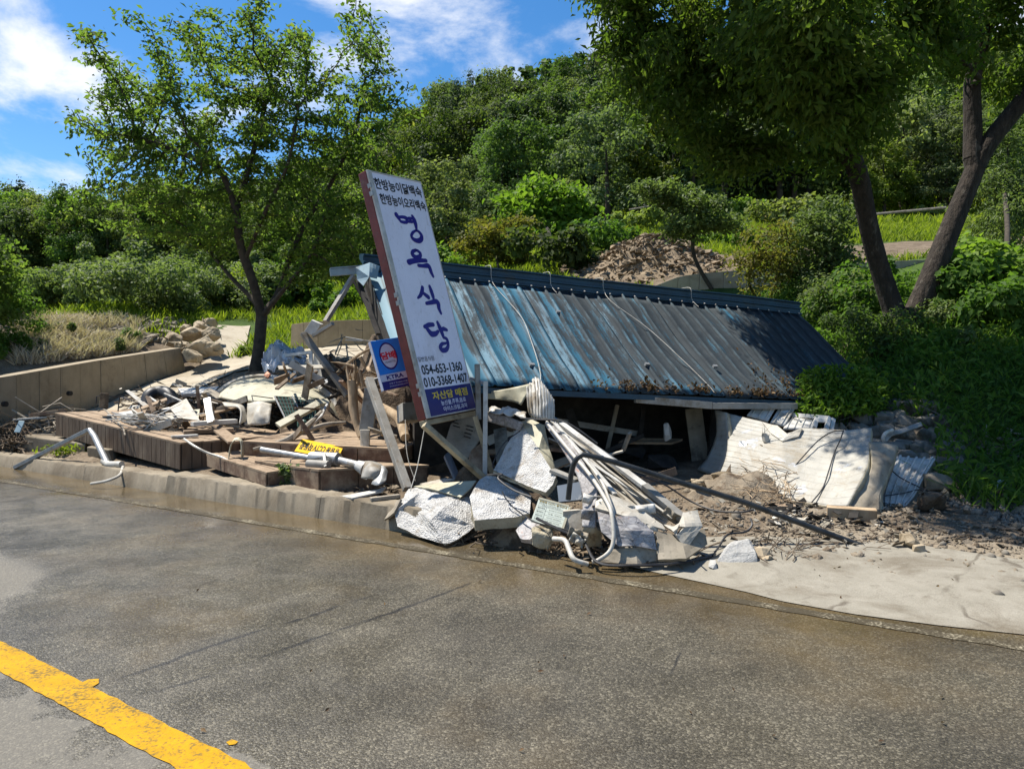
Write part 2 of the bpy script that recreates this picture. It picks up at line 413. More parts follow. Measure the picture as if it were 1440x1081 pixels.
def leaf_mesh(C, size, aspect=.5, up=.6, out=None, droop=.25, fold=.18, seed=0, nbias=None):
    """many small folded leaves at points C; returns V, F, rnd"""
    r = np.random.default_rng(seed); n = len(C)
    size = size*r.uniform(.65, 1.3, n) if np.isscalar(size) else size
    N = r.normal(size=(n, 3)); N /= np.linalg.norm(N, axis=1)[:, None]
    N[:, 2] = N[:, 2]*(1-up)+up*np.abs(N[:, 2])+up*.8
    if nbias is not None: N = N + nbias
    N /= np.linalg.norm(N, axis=1)[:, None]
    A = r.normal(size=(n, 3))
    if out is not None: A = A*.7+out
    A[:, 2] -= droop*np.linalg.norm(A, axis=1)
    A -= N*(A*N).sum(1)[:, None]; A /= np.maximum(np.linalg.norm(A, axis=1), 1e-6)[:, None]
    B = np.cross(N, A); L = size[:, None]
    V = np.empty((n, 4, 3)); V[:, 0] = C-A*L*.5; V[:, 2] = C+A*L*.5-N*L*.08
    V[:, 1] = C+B*L*aspect*.5+N*L*fold*.5; V[:, 3] = C-B*L*aspect*.5+N*L*fold*.5
    i = np.arange(n)*4
    F = np.concatenate([np.stack([i, i+1, i+2], 1), np.stack([i, i+2, i+3], 1)])
    return V.reshape(-1, 3), F, np.repeat(r.random(n), 4)

# ------------------------------------------------------------------ material library
def m_road():
    m = NT('wet asphalt'); co = m.coord('pos')
    sp = m.n('ShaderNodeSeparateXYZ'); m.link(co, sp.inputs[0])
    t = m.math('ADD', m.math('MULTIPLY', sp.outputs[0], RN[0]), m.math('MULTIPLY', sp.outputs[1], RN[1]))
    s = m.math('ADD', m.math('MULTIPLY', sp.outputs[0], RD[0]), m.math('MULTIPLY', sp.outputs[1], RD[1]))
    big = m.noise(co, .9, 7, .62); mid = m.noise(co, 3.2, 6, .6, .6)
    # dry where the lane beyond the yellow line and a patch before it have dried out
    dry = m.mr(m.math('ADD', t, m.math('MULTIPLY', m.math('SUBTRACT', mid, .5), 1.5)), 1.72, 1.58)
    dry2 = m.mr(m.math('ADD', m.math('ADD', s, m.math('MULTIPLY', t, 1.05)), m.math('MULTIPLY', m.math('SUBTRACT', mid, .5), .9)), -2.85, -3.2)
    dry2 = m.math('MULTIPLY', dry2, m.mr(t, 2.95, 2.6)); dry = m.math('MAXIMUM', dry, dry2)
    v1 = m.voro(co, 105, out='Color'); vs_ = m.n('ShaderNodeSeparateColor'); m.link(v1, vs_.inputs[0])
    grain = m.ramp(vs_.outputs[0], [(0, (.016, .014, .009)), (.5, (.054, .048, .036)), (.8, (.115, .102, .074)), (1, (.29, .26, .19))])
    v3 = m.voro(co, 190, out='Color'); vs3 = m.n('ShaderNodeSeparateColor'); m.link(v3, vs3.inputs[0]); grain = m.mix(.3, grain, m.ramp(vs3.outputs[0], [(0, (.012, .010, .007)), (.6, (.05, .043, .03)), (.85, (.13, .112, .078)), (1, (.36, .32, .22))]))
    fine = m.noise(co, 160, 3); grain = m.mix(.4, grain, m.ramp(fine, [(.35, (.018, .015, .010)), (.65, (.11, .095, .064))]))
    dryc = m.mix(.45, grain, (.20, .187, .16))
    # mud film brought off the site, strongest along the kerb
    mud = m.mr(m.math('ADD', m.math('ADD', t, m.math('MULTIPLY', m.math('SUBTRACT', big, .5), 3.4)), m.math('MULTIPLY', m.math('SUBTRACT', mid, .5), 1.2)), 3.5, 5.6)
    patch = m.math('MULTIPLY', m.mr(m.noise(co, .55, 5), .5, .68), .55)
    mud = m.math('MAXIMUM', mud, patch)
    wetc = m.mix(m.math('MULTIPLY', mud, .62), grain, (.115, .077, .032))
    tone = m.mr(m.noise(co, 1.3, 5, .6), .3, .7, .72, 1.25)
    tn = m.n('ShaderNodeVectorMath', operation='SCALE'); m.link(wetc, tn.inputs[0]); m.link(tone, tn.inputs['Scale'])
    c = m.mix(dry, tn.outputs[0], dryc)
    # old seams
    wob = m.math('MULTIPLY', m.math('SUBTRACT', m.noise(co, 2.2, 5), .5), .14)
    def crack(a, b, w):
        p, q = G(*a), G(*b); d = nrm(q-p); n = np.array([-d[1], d[0]])
        k = m.math('ADD', m.math('ADD', m.math('MULTIPLY', sp.outputs[0], float(n[0])), m.math('MULTIPLY', sp.outputs[1], float(n[1]))), wob)
        dist = m.math('ABSOLUTE', m.math('SUBTRACT', k, float(n[0]*p[0]+n[1]*p[1])))
        al = m.math('ADD', m.math('MULTIPLY', sp.outputs[0], float(d[0])), m.math('MULTIPLY', sp.outputs[1], float(d[1])))
        l0, l1 = float(d@p), float(d@q)
        band = m.math('MULTIPLY', m.mr(al, l0-.05, l0+.3), m.mr(al, l1+.05, l1-.3))
        return m.math('MULTIPLY', m.math('MULTIPLY', m.mr(dist, w, w*.15), band), m.mr(m.noise(co, 3.3, 4), .35, .52))
    ck = m.math('MAXIMUM', crack((140, 960), (540, 832), .030), crack((190, 985), (700, 808), .024))
    ck = m.math('MAXIMUM', ck, crack((940, 960), (960, 900), .012))
    c = m.mix(m.math('MULTIPLY', ck, .85), c, (.014, .013, .012))
    wetr = m.mr(m.math('ADD', m.math('MULTIPLY', mid, .6), m.math('MULTIPLY', big, .4)), .38, .62, .28, .5); wetr = m.math('MULTIPLY', wetr, m.mr(mud, .15, .8, 1., .36))
    rough = m.mix(dry, wetr, (.85, .85, .85))
    bh = m.math('ADD', m.math('MULTIPLY', m.voro(co, 105), -.5), m.math('MULTIPLY', fine, .5))
    m.set(Base_Color=c, Roughness=rough, Specular_IOR_Level=.42)
    b = m.bump(bh, .8, .006); st = m.mr(mud, .1, .85, .7, .05); m.link(m.math('MAXIMUM', st, m.math('MULTIPLY', dry, .6)), b.inputs['Strength'])
    return m.m
def m_paint(name, c, under, lo, hi):
    m = NT(name); co = m.coord('pos')
    wear = m.mr(m.math('ADD', m.math('MULTIPLY', m.noise(co, 55, 5, .7), .6), m.math('MULTIPLY', m.noise(co, 4, 5), .4)), lo, hi)
    f = m.noise(co, 9, 6)
    cc = m.ramp(f, [(.3, tuple(x*.75 for x in c)), (.7, c)])
    m.set(Base_Color=m.mix(wear, under, cc), Roughness=.75, Specular_IOR_Level=.15); m.bump(m.noise(co, 120, 3), .4, .004); return m.m
M_ROAD = m_road()
M_YELLOW = m_paint('yellow road paint', (.50, .27, .006), (.13, .09, .03), .38, .53)
M_WHITE = m_paint('worn white road paint', (.34, .30, .21), (.055, .045, .028), .50, .64)
def m_concrete(name, c1, c2, dirt, rough=.85, dlo=.48, dhi=.66, joints=None):
    m = NT(name); co = m.coord('pos')
    c = m.ramp(m.noise(co, 5, 8, .65), [(.3, c1), (.7, c2)])
    c = m.mix(m.mr(m.noise(co, 1.1, 8, .66, .5), dlo, dhi), c, dirt)
    c = m.mix(m.mr(m.noise(m.coord('pos', (1, 1, .10)), 7, 6, .7), .52, .70, 0, .55), c, tuple(x*.8 for x in dirt))
    if joints:
        wc = m.n('ShaderNodeVectorMath', operation='ADD'); nn_ = m.n('ShaderNodeTexNoise'); nn_.inputs['Scale'].default_value = 3; m.link(co, nn_.inputs['Vector']); m.link(co, wc.inputs[0]); sc_ = m.n('ShaderNodeVectorMath', operation='SCALE'); sc_.inputs['Scale'].default_value = .25; m.link(nn_.outputs['Color'], sc_.inputs[0]); m.link(sc_.outputs[0], wc.inputs[1])
        ck = m.mr(m.voro(wc.outputs[0], joints, 'DISTANCE_TO_EDGE'), .012, .002); c = m.mix(m.math('MULTIPLY', ck, m.mr(m.noise(co, 1.7, 4), .45, .6, 0, .85)), c, (.06, .045, .03))
        c = m.mix(m.mr(m.noise(co, 9, 8, .78), .55, .72, 0, .6), c, tuple(x*.9 for x in dirt))
    g = m.noise(co, 140, 3); c = m.mix(.22, c, m.ramp(g, [(.35, tuple(x*.45 for x in c1)), (.65, tuple(min(1, x*1.35) for x in c2))]))
    m.set(Base_Color=c, Roughness=rough, Specular_IOR_Level=.25); m.bump(m.math('ADD', g, m.noise(co, 22, 6)), .35, .008); return m.m
M_PAD = m_concrete('cracked concrete pad', (.200, .182, .142), (.285, .262, .212), (.125, .102, .070), joints=.55)  # the concrete's own grey tan, with dirt stains and thin cracks
M_PATH = m_concrete('pale concrete drive', (.33, .285, .21), (.42, .37, .28), (.23, .185, .125))
M_KERB = m_concrete('stained kerb concrete', (.175, .145, .10), (.29, .245, .178), (.10, .075, .046), dlo=.42, dhi=.68)
M_WALL = m_concrete('weathered wall concrete', (.255, .205, .135), (.345, .285, .195), (.15, .115, .075), dlo=.5, dhi=.7)
def m_ground():
    m = NT('bare earth and turf'); co = m.coord('pos')
    a = m.n('ShaderNodeAttribute', attribute_name='st'); sp = m.n('ShaderNodeSeparateXYZ'); m.link(a.outputs['Vector'], sp.inputs[0])
    e = m.ramp(m.noise(co, 3.5, 9, .7), [(.3, (.075, .055, .036)), (.55, (.165, .128, .088)), (.75, (.26, .21, .15))])
    e = m.mix(m.mr(m.voro(co, 26), .25, .05), e, (.26, .215, .16))
    gr = m.ramp(m.noise(co, 2.1, 8, .7), [(.3, (.028, .055, .012)), (.7, (.075, .12, .022))])
    n = m.math('MULTIPLY', m.math('SUBTRACT', m.noise(co, 4, 6, .7), .5), .9)
    c = m.mix(m.mr(m.math('ADD', sp.outputs[0], n), .38, .6), e, gr)
    pink = m.ramp(m.noise(co, 4, 8), [(.3, (.185, .15, .105)), (.7, (.27, .23, .17))])
    c = m.mix(m.mr(m.math('ADD', sp.outputs[1], n), .4, .6), c, pink)
    gv = m.ramp(m.voro(co, 60, out='Color'), [(0, (.045, .038, .03)), (1, (.17, .15, .12))])
    c = m.mix(m.mr(m.math('ADD', sp.outputs[2], n), .4, .6), c, gv)
    m.set(Base_Color=c, Roughness=.95, Specular_IOR_Level=.15); m.bump(m.math('ADD', m.noise(co, 30, 6, .7), m.voro(co, 30)), .7, .02); return m.m
M_GROUND = m_ground()
M_STONE = mk('field stone', (.15, .125, .09), (.30, .255, .185), 7, .9, .5, 35, .02, dirt=(.10, .085, .055), dscale=3)
M_BOULDER = mk('tan boulder', (.30, .235, .15), (.46, .38, .265), 4, .9, .45, 22, .02, dirt=(.16, .12, .07), dscale=2)
M_DSTONE = mk('grey walling stone', (.10, .095, .08), (.21, .195, .165), 7, .9, .5, 35, .02, dirt=(.05, .045, .03), dscale=3)
M_GRANITE = mk('pale granite', (.27, .262, .24), (.43, .42, .39), 60, .85, .5, 60, .01, dirt=(.30, .26, .2), dscale=4, dlo=.55, dhi=.75)
M_RUBBLE = mk('broken tan rubble', (.155, .115, .07), (.28, .215, .14), 3, .95, .4, 40)
M_PEBBLE = mk('pebbles', (.09, .08, .065), (.22, .195, .155), 6, .9, .3, 50)
M_SOIL = mk('dark soil', (.045, .03, .018), (.13, .09, .055), 9, .95, .8, 30, .03, dirt=(.20, .15, .095), dscale=5, dlo=.52, dhi=.62)
M_MUDSOIL = mk('dried mud', (.145, .115, .08), (.255, .21, .15), 8, .95, .7, 28, .03, dirt=(.09, .06, .035), dscale=6)
M_BARK = mk('grey brown bark', (.017, .013, .009), (.050, .038, .028), 14, .95, 1.0, 18, .05, dirt=(.11, .095, .075), dscale=6, dlo=.56, dhi=.68, stretch=(1, 1, .35))
M_BARK2 = mk('smooth dark bark', (.03, .024, .017), (.075, .06, .042), 10, .95, .5, 30, .015)
M_DRIFT = mk('bleached driftwood', (.24, .165, .095), (.47, .355, .225), 12, .9, .5, 30, .01, stretch=(1, 1, .2))
M_TWIG = mk('muddy twigs', (.07, .05, .032), (.23, .175, .12), 9, .95, .3, 40)
M_STICK = mk('grey weathered sticks', (.16, .135, .10), (.36, .315, .25), 9, .95, .3, 40)
M_WOODBROWN = mk('brown deck cladding', (.085, .055, .034), (.165, .118, .078), 9, .8, .4, 40, .006, dirt=(.24, .185, .125), dscale=3.5, dlo=.52, dhi=.7, stretch=(1, 1, .25))
M_WOODMUD = mk('muddy deck boards', (.22, .155, .098), (.36, .27, .18), 5, .9, .4, 50, .006, dirt=(.13, .085, .05), dscale=2.5)
M_WOODRED = mk('red brown deck board', (.09, .05, .03), (.16, .095, .06), 8, .8, .3, 50, .004, dirt=(.30, .22, .145), dscale=3, dlo=.42, dhi=.62)
M_GALV = mk('galvanised steel', (.26, .265, .26), (.42, .425, .42), 14, .5, .12, 60, .003, metal=.55, dirt=(.27, .23, .17), dscale=5, dlo=.52, dhi=.7)
M_TANTUBE = mk('mud coated square tube', (.24, .195, .12), (.42, .355, .23), 7, .7, .2, 50, .003, dirt=(.17, .13, .08), dscale=4)
M_GREYTUBE = mk('grey painted tube', (.20, .19, .165), (.33, .315, .28), 7, .6, .2, 50, .003, dirt=(.17, .135, .09), dscale=4)
M_WHITEMET = mk('dusty white enamel', (.40, .38, .335), (.60, .585, .54), 5, .55, .12, 40, .004, dirt=(.22, .18, .125), dscale=3.2, dlo=.5, dhi=.7)
M_CREAM = mk('cream enamel', (.33, .305, .215), (.46, .43, .31), 4, .65, .12, 40, .004, dirt=(.19, .155, .10), dscale=2.8, dlo=.5, dhi=.72)
M_SKIN = mk('dirty white panel skin', (.34, .31, .25), (.50, .47, .40), 3.2, .62, .2, 30, .006, dirt=(.24, .19, .125), dscale=1.7, dlo=.47, dhi=.7)
def m_panel():
    m = NT('pressed panel skin'); co = m.coord('pos'); st = m.coord('st'); sp = m.n('ShaderNodeSeparateXYZ'); m.link(st, sp.inputs[0])
    c = m.ramp(m.noise(co, 3.5, 8, .65), [(.3, (.28, .265, .225)), (.7, (.41, .395, .345))])
    wob = m.math('MULTIPLY', m.noise(co, 5, 4), .02)
    ln = m.math('FRACT', m.math('MULTIPLY', m.math('ADD', sp.outputs[1], wob), 13.)); line = m.math('MULTIPLY', m.mr(ln, 0, .10), m.mr(ln, 1, .86)); line = m.math('SUBTRACT', 1., line)
    lx = m.math('FRACT', m.math('MULTIPLY', m.math('ADD', sp.outputs[0], wob), 5.)); vline = m.math('SUBTRACT', 1., m.math('MULTIPLY', m.mr(lx, 0, .02), m.mr(lx, 1, .98)))
    c = m.mix(m.math('MULTIPLY', line, m.mr(m.noise(co, 6, 5), .4, .65, .0, .16)), c, (.20, .17, .12)); c = m.mix(m.math('MULTIPLY', vline, .18), c, (.17, .145, .105))
    c = m.mix(m.mr(m.noise(co, 1.9, 9, .72, .6), .54, .68, 0, .75), c, (.25, .205, .14)); c = m.mix(m.mr(m.noise(co, 12, 8, .75), .56, .7, 0, .8), c, (.19, .15, .10))
    c = m.mix(m.mr(m.noise(co, 2.6, 6, .7), .60, .66, 0, .6), c, (.40, .43, .47))
    m.set(Base_Color=c, Roughness=.6, Specular_IOR_Level=.3); m.bump(m.math('ADD', m.math('MULTIPLY', line, -1.), m.math('MULTIPLY', m.noise(co, 30, 5), .5)), .5, .012); return m.m
M_PANEL = m_panel()
M_SKINGREY = mk('mud stained panel skin', (.165, .14, .10), (.33, .285, .215), 4, .75, .3, 30, .006, dirt=(.10, .08, .055), dscale=3)
M_FOAM = mk('dirty foam core', (.30, .26, .175), (.43, .385, .28), 12, .95, .6, 70, .006, dirt=(.18, .14, .085), dscale=6)
def m_stucco():
    m = NT('white stucco'); co = m.coord('pos')
    c = m.ramp(m.noise(co, 9, 7), [(.3, (.40, .385, .355)), (.7, (.64, .63, .60))])
    c = m.mix(m.mr(m.noise(co, 4, 8, .7), .53, .70), c, (.30, .25, .19))
    v = m.voro(co, 68); h = m.math('ADD', m.math('MULTIPLY', v, 1.0), m.noise(co, 95, 5, .7))
    m.set(Base_Color=c, Roughness=.9, Specular_IOR_Level=.2); m.bump(h, .95, .017); return m.m
M_STUCCO = m_stucco()
def m_news():
    m = NT('faded printed fascia'); co = m.coord('pos')
    f = m.noise(co, 16, 9, .75, 1.0); c = m.ramp(f, [(.28, (.13, .122, .125)), (.5, (.30, .285, .28)), (.72, (.48, .465, .44))])
    c = m.mix(m.mr(m.noise(co, 11, 4, .6, .8), .62, .70), c, (.36, .19, .13))
    k = m.voro(m.coord('pos', (1, 1, 2.2)), 11, 'DISTANCE_TO_EDGE'); c = m.mix(m.mr(k, .03, .0), c, (.07, .065, .06))
    c = m.mix(m.mr(m.noise(co, 3, 8, .7), .52, .68, 0, .8), c, (.17, .14, .10))
    m.set(Base_Color=c, Roughness=.6, Specular_IOR_Level=.3); m.bump(k, .3, .01); return m.m
M_NEWS = m_news()
M_BLACK = mk('black rubber', (.012, .012, .013), (.035, .035, .036), 12, .5, .1, 60, .002, dirt=(.12, .095, .065), dscale=9, dlo=.58, dhi=.72)
M_BLACKPIPE = mk('black coated steel', (.014, .016, .017), (.04, .043, .043), 10, .38, .1, 60, .002, dirt=(.13, .11, .08), dscale=6, dlo=.56, dhi=.72)
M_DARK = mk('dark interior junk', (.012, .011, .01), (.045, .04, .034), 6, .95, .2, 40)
M_GREEN = mk('green plastic mesh', (.018, .06, .05), (.035, .10, .08), 9, .5, .1, 50, .002)
M_PVC = mk('off white pvc conduit', (.40, .37, .31), (.56, .53, .46), 8, .45, .1, 50, .002, dirt=(.31, .26, .19), dscale=5, dlo=.52, dhi=.7)
M_REDWOOD = mk('dull red cabinet side', (.13, .022, .018), (.21, .04, .032), 7, .45, .1, 50, .002, dirt=(.17, .09, .07), dscale=6, dlo=.55, dhi=.75)
def m_plain(name, c, rough=.45, var=.12):
    return mk(name, tuple(x*(1-var) for x in c), tuple(min(1, x*(1+var)) for x in c), 5, rough, .03, 40, .002, dirt=tuple(x*.7+.02 for x in c), dscale=3, dlo=.6, dhi=.85)
M_SIGN = mk('sign sheet', (.76, .74, .82), (.83, .81, .89), 5, .45, .03, 40, .002, dirt=(.62, .58, .60), dscale=2.2, dlo=.55, dhi=.8, stretch=(1, 1, .4))
M_NAVY = m_plain('navy print', (.016, .014, .14), .4, .08)
M_INK = m_plain('black print', (.014, .014, .018), .45, .1)
M_INKBLUE = m_plain('violet blue print', (.022, .016, .20), .4, .1)
M_YELINK = m_plain('yellow print', (.72, .52, .035), .45, .06)
M_WHITEINK = m_plain('white print', (.72, .72, .80), .45, .05)
M_BLUE = m_plain('sky blue print', (.012, .19, .62), .4, .06)
M_REDINK = m_plain('red print', (.56, .018, .035), .4, .06)
M_PALE = m_plain('pale grey print', (.50, .52, .62), .4, .04)
M_YELSIGN = m_plain('yellow sign sheet', (.78, .46, .015), .4, .07)
M_ORANGE = m_plain('orange plastic', (.5, .13, .03), .5, .1)
M_PAPER = m_plain('pale green notice sheet', (.56, .60, .50), .5, .06)
M_PLASTIC = NT('clear plastic sheeting').set(Base_Color=(.50, .53, .57), Roughness=.22, Transmission_Weight=.3, Specular_IOR_Level=.7).m
M_GLASS = NT('dusty grey glass').set(Base_Color=(.16, .18, .20), Roughness=.15, Specular_IOR_Level=.7).m
def m_roof(name, amount):
    m = NT(name); co = m.coord('st'); cs = m.coord('st', (1, .10, 1)); cl = m.coord('st', (1, .45, 1))
    spx = m.n('ShaderNodeSeparateXYZ'); m.link(co, spx.inputs[0])
    streak = m.noise(cs, 13, 9, .72); streak2 = m.noise(cs, 31, 6, .7); patch = m.noise(cl, 1.25, 8, .68, .5); fine = m.noise(co, 45, 7, .78)
    blue = m.ramp(m.noise(cs, 5, 7, .65), [(.3, (.020, .085, .130)), (.55, (.038, .135, .200)), (.8, (.085, .215, .280))])
    grime = m.ramp(m.math('ADD', m.math('MULTIPLY', m.noise(co, 7, 9, .75), .6), m.math('MULTIPLY', streak2, .4)), [(.32, (.016, .024, .030)), (.55, (.034, .043, .048)), (.75, (.070, .078, .078))])
    f = m.math('ADD', m.math('ADD', m.math('MULTIPLY', streak, .42), m.math('MULTIPLY', patch, .42)), m.math('MULTIPLY', fine, .16))
    lean = m.mr(spx.outputs[0], 1.6, 4.2, 0, .055); clean = m.mr(spx.outputs[0], .62, .95, amount, 0.)
    f = m.mr(m.math('SUBTRACT', m.math('ADD', f, lean), clean), .462, .535)
    c = m.mix(f, blue, grime)
    c = m.mix(m.math('MULTIPLY', m.mr(spx.outputs[0], .62, .9, 1, 0), .6), c, (.16, .29, .34))
    rib = m.math('FRACT', m.math('MULTIPLY', spx.outputs[0], 5.0)); worn = m.math('MULTIPLY', m.mr(rib, .72, .82), m.mr(rib, .97, .90))
    c = m.mix(m.math('MULTIPLY', worn, m.mr(streak2, .42, .66, 0, .55)), c, (.07, .12, .145))
    gut = m.math('MULTIPLY', m.mr(rib, .58, .72), m.mr(rib, .78, .72)); c = m.mix(m.math('MULTIPLY', gut, .7), c, (.012, .018, .022))
    speck = m.mr(m.voro(co, 34), .10, .05); c = m.mix(m.math('MULTIPLY', speck, .45), c, (.17, .19, .19))
    c = m.mix(m.mr(m.noise(co, 6, 8, .75), .63, .72, 0, .6), c, (.06, .042, .03))
    m.set(Base_Color=c, Roughness=m.mr(f, 0, 1, .6, .8), Specular_IOR_Level=.2); m.bump(m.noise(co, 60, 5), .12, .004); return m.m
M_ROOF = m_roof('worn blue roof sheet', .5)
M_FLASH = mk('dark blue flashing', (.008, .034, .062), (.013, .055, .095), 5, .4, .08, 40, .003, dirt=(.03, .04, .045), dscale=4, dlo=.56, dhi=.7, metal=.2)
M_LBLUE = mk('pale blue folded trim', (.20, .29, .33), (.29, .39, .42), 6, .5, .1, 40, .003, dirt=(.22, .25, .25), dscale=4, metal=.15)
# foliage
L_TREE = mkleaf('zelkova leaves', [(0, (.048, .086, .020)), (.5, (.086, .134, .031)), (.85, (.13, .175, .044)), (1, (.20, .20, .06))], .56, tcol=1.6)
L_NEAR = mkleaf('dark zelkova leaves', [(0, (.040, .072, .014)), (.6, (.080, .122, .022)), (1, (.14, .175, .036))], .52)
L_FOREST = mkleaf('forest foliage', [(0, (.040, .070, .017)), (.5, (.078, .118, .027)), (1, (.13, .175, .042))], .40, vary=True)
L_FOREST2 = mkleaf('yellow green forest foliage', [(0, (.065, .10, .014)), (.5, (.112, .158, .022)), (1, (.17, .22, .038))], .42, vary=True)
L_PINE = mkleaf('pine foliage', [(0, (.022, .050, .018)), (.6, (.042, .082, .026)), (1, (.07, .11, .038))], .25, vary=True)
L_BRIGHT = mkleaf('bright broad leaves', [(0, (.065, .125, .016)), (.5, (.11, .185, .026)), (1, (.17, .25, .042))], .42)
L_OLIVE = mkleaf('olive brown leaves', [(0, (.08, .09, .018)), (.5, (.13, .13, .03)), (1, (.19, .15, .045))], .42)
L_GREY = mkleaf('grey green orchard leaves', [(0, (.06, .092, .032)), (.5, (.105, .145, .052)), (1, (.18, .22, .10))], .36, .55)
L_VINE = mkleaf('creeper leaves', [(0, (.040, .085, .015)), (.5, (.072, .138, .024)), (1, (.12, .195, .038))], .42)
L_GRASS = mkleaf('grass blades', [(0, (.10, .15, .013)), (.5, (.17, .22, .022)), (1, (.24, .28, .038))], .4)
L_REED = mkleaf('dry reed straw', [(0, (.32, .26, .19)), (.5, (.50, .43, .335)), (1, (.66, .59, .49))], .2, .8, .2, 1.0)
L_DEAD = mkleaf('dead brown leaves', [(0, (.05, .03, .018)), (.6, (.12, .07, .035)), (1, (.20, .13, .06))], .2, .7, .2, 1.0)

# ------------------------------------------------------------------ ground, road, pads
def axis(parts): return np.unique(np.round(np.concatenate([np.arange(a, b, c) for a, b, c in parts]), 3))
gx = axis([(-420, -60, 20), (-60, -20, 3), (-20, -12, .8), (-12, 10, .2), (10, 20, .8), (20, 60, 3), (60, 441, 20)])
gy = axis([(-200, -20, 20), (-20, 2, 2), (2, 16, .2), (16, 26, .4), (26, 60, 1.2), (60, 130, 3), (130, 200, 6), (200, 521, 20)])
GX, GY = np.meshgrid(gx, gy); xs, ys = GX.ravel(), GY.ravel()
GZ = height(xs, ys)
nz = np.array([mnoise.fractal(Vector((x*.9, y*.9, 0)), 1., 2., 5) for x, y in zip(xs, ys)])
tt = xs*RN[0]+ys*RN[1]; ss = xs*RD[0]+ys*RD[1]
GZ = GZ + nz*np.where(tt > 7.2, .06, .008*(tt > 5.4))*np.where(ys > 40, 6, 1)
nx, ny = len(gx), len(gy)
ii, jj = np.meshgrid(np.arange(nx-1), np.arange(ny-1)); q = (jj*nx+ii).ravel()
GF = np.stack([q, q+1, q+nx+1, q+nx], 1)
uu = 720+1040*xs/np.maximum(ys, 1); vvp = 505-(GZ-1.6)*1040/np.maximum(ys, 1)
grass = np.clip(_ss((ys-17.5+.16*(xs+6))/2.5), 0, 1)
grass = np.maximum(grass, _ss((xs-5.2+.0*ys)/1.2)*_ss((tt-9.2)/1.2))
terr = _ss((xs-8)/1.5)*_ss((ys-19.6)/.6)*_ss((25.5-ys)/1.2); grass = grass*(1-terr)
dpile = np.hypot((xs-4.3)/2.9, (ys-22.5)/3.2); grass = grass*_ss((dpile-.9)/.3)
pink = _ss((ss+1.9)/.6)*_ss((3.4-ss)/1.2)*_ss((tt-5.6)/.3)*_ss((7.6-tt)/.5)
gravel = _ss((xs-4.6)/.7)*_ss((tt-6.35)/.3)*_ss((9.0-tt)/.7)
floor_ = np.zeros_like(xs)
ground = np_mesh('ground', np.stack([xs, ys, GZ], 1), GF, M_GROUND, smooth=True, st=np.stack([grass, pink, gravel], 1))
kind(ground, 'structure')

rs_ = np.linspace(-300, 300, 61); road = np_mesh('road', np.array([ST(s, t) for t in (-8.5, 5.24) for s in rs_]), np.array([(i, i+1, i+62, i+61) for i in range(60)]), M_ROAD)
kind(road, 'structure')
# painted lines: yellow centre line with a spill, worn white edge line
def line_strip(name, a, b, half, mat, z, jit, seed, n=160, label=None):
    a, b = np.asarray(a)[:2], np.asarray(b)[:2]; d = nrm(np.append(b-a, 0))[:2]; nn = np.array([-d[1], d[0]])
    r = np.random.default_rng(seed); V = []
    for k in np.linspace(0, 1, n):
        c = a*(1-k)+b*k; V += [np.append(c+nn*(half+r.normal()*jit), z), np.append(c-nn*(half+r.normal()*jit), z)]
    return kind(np_mesh(name, V, np.array([(2*i, 2*i+1, 2*i+3, 2*i+2) for i in range(n-1)]), mat), 'structure')
yl = .5*(G(0, 900)+G(0, 944)); yr = .5*(G(344, 1081)+G(262, 1081)); yd = nrm(yr-yl)
line_strip('centre_line', yl-yd*14, yr+yd*8, .088, M_YELLOW, .004, .004, 3, 420)
sp_ = [G(u, v) for u, v in ((98, 964), (112, 962), (124, 956), (139, 955), (139, 961), (128, 968), (132, 977), (142, 984), (110, 984))]
np_mesh('paint_spill', np.array(sp_)+[0, 0, .0052], [tuple(range(len(sp_)))], M_YELLOW)['kind'] = 'structure'
sq = [G(u, v) for u, v in ((318, 1044), (326, 1040), (335, 1043), (331, 1047), (322, 1048))]
np_mesh('paint_spot', np.array(sq)+[0, 0, .004], [tuple(range(len(sq)))], M_YELLOW)['kind'] = 'structure'
wl0, wl1 = G(190, 707), G(1440, 911); wd = nrm(wl1-wl0)
line_strip('edge_line', wl0-wd*8, wl1+wd*6, .05, M_WHITE, .004, .006, 5, 300)
# concrete pad at the drive crossing: wavy front edge over the asphalt
E1 = [G(u, v) for u, v in ((860, 792), (925, 806), (1000, 822), (1050, 833), (1100, 846), (1200, 864), (1320, 880), (1440, 893), (1700, 932))]
E2 = [np.array([*(RD*s+RN*t), 0]) for s, t in ((-2.6, 5.75), (-1.5, 6.45), (-.4, 6.85), (.8, 6.75), (1.8, 6.5), (2.6, 6.4), (4.5, 6.3))]
V, F = rect_strip(E1, E2, 90, .02, True, 14)
V[:90, 2] = .006
V[:, 2] = np.maximum(V[:, 2], .006)
pad = kind(np_mesh('concrete_pad', V, F, M_PAD, smooth=True), 'structure')
# pale drive that climbs behind the wreck, past the low wall
Pl = [on(-160, 640), on(0, 618), on(150, 572), on(268, 524), on(300, 500), on(306, 459)]
Pr = [on(-140, 668), on(60, 615), on(230, 570), on(330, 525), on(345, 500), on(352, 459)]
V, F = rect_strip([p[:2] for p in Pl], [p[:2] for p in Pr], 60, .03, True, 8)
kind(np_mesh('drive', V, F, M_PATH, smooth=True), 'structure')
Pl = [on(345, 500), on(372, 497), on(415, 491), on(470, 489), on(560, 486), on(640, 484)]
Pr = [on(330, 525), on(390, 520), on(430, 516), on(500, 508), on(580, 500), on(640, 498)]
V, F = rect_strip([p[:2] for p in Pl], [p[:2] for p in Pr], 50, .03, True, 6)
kind(np_mesh('rear_drive', V, F, M_PATH, smooth=True), 'structure')

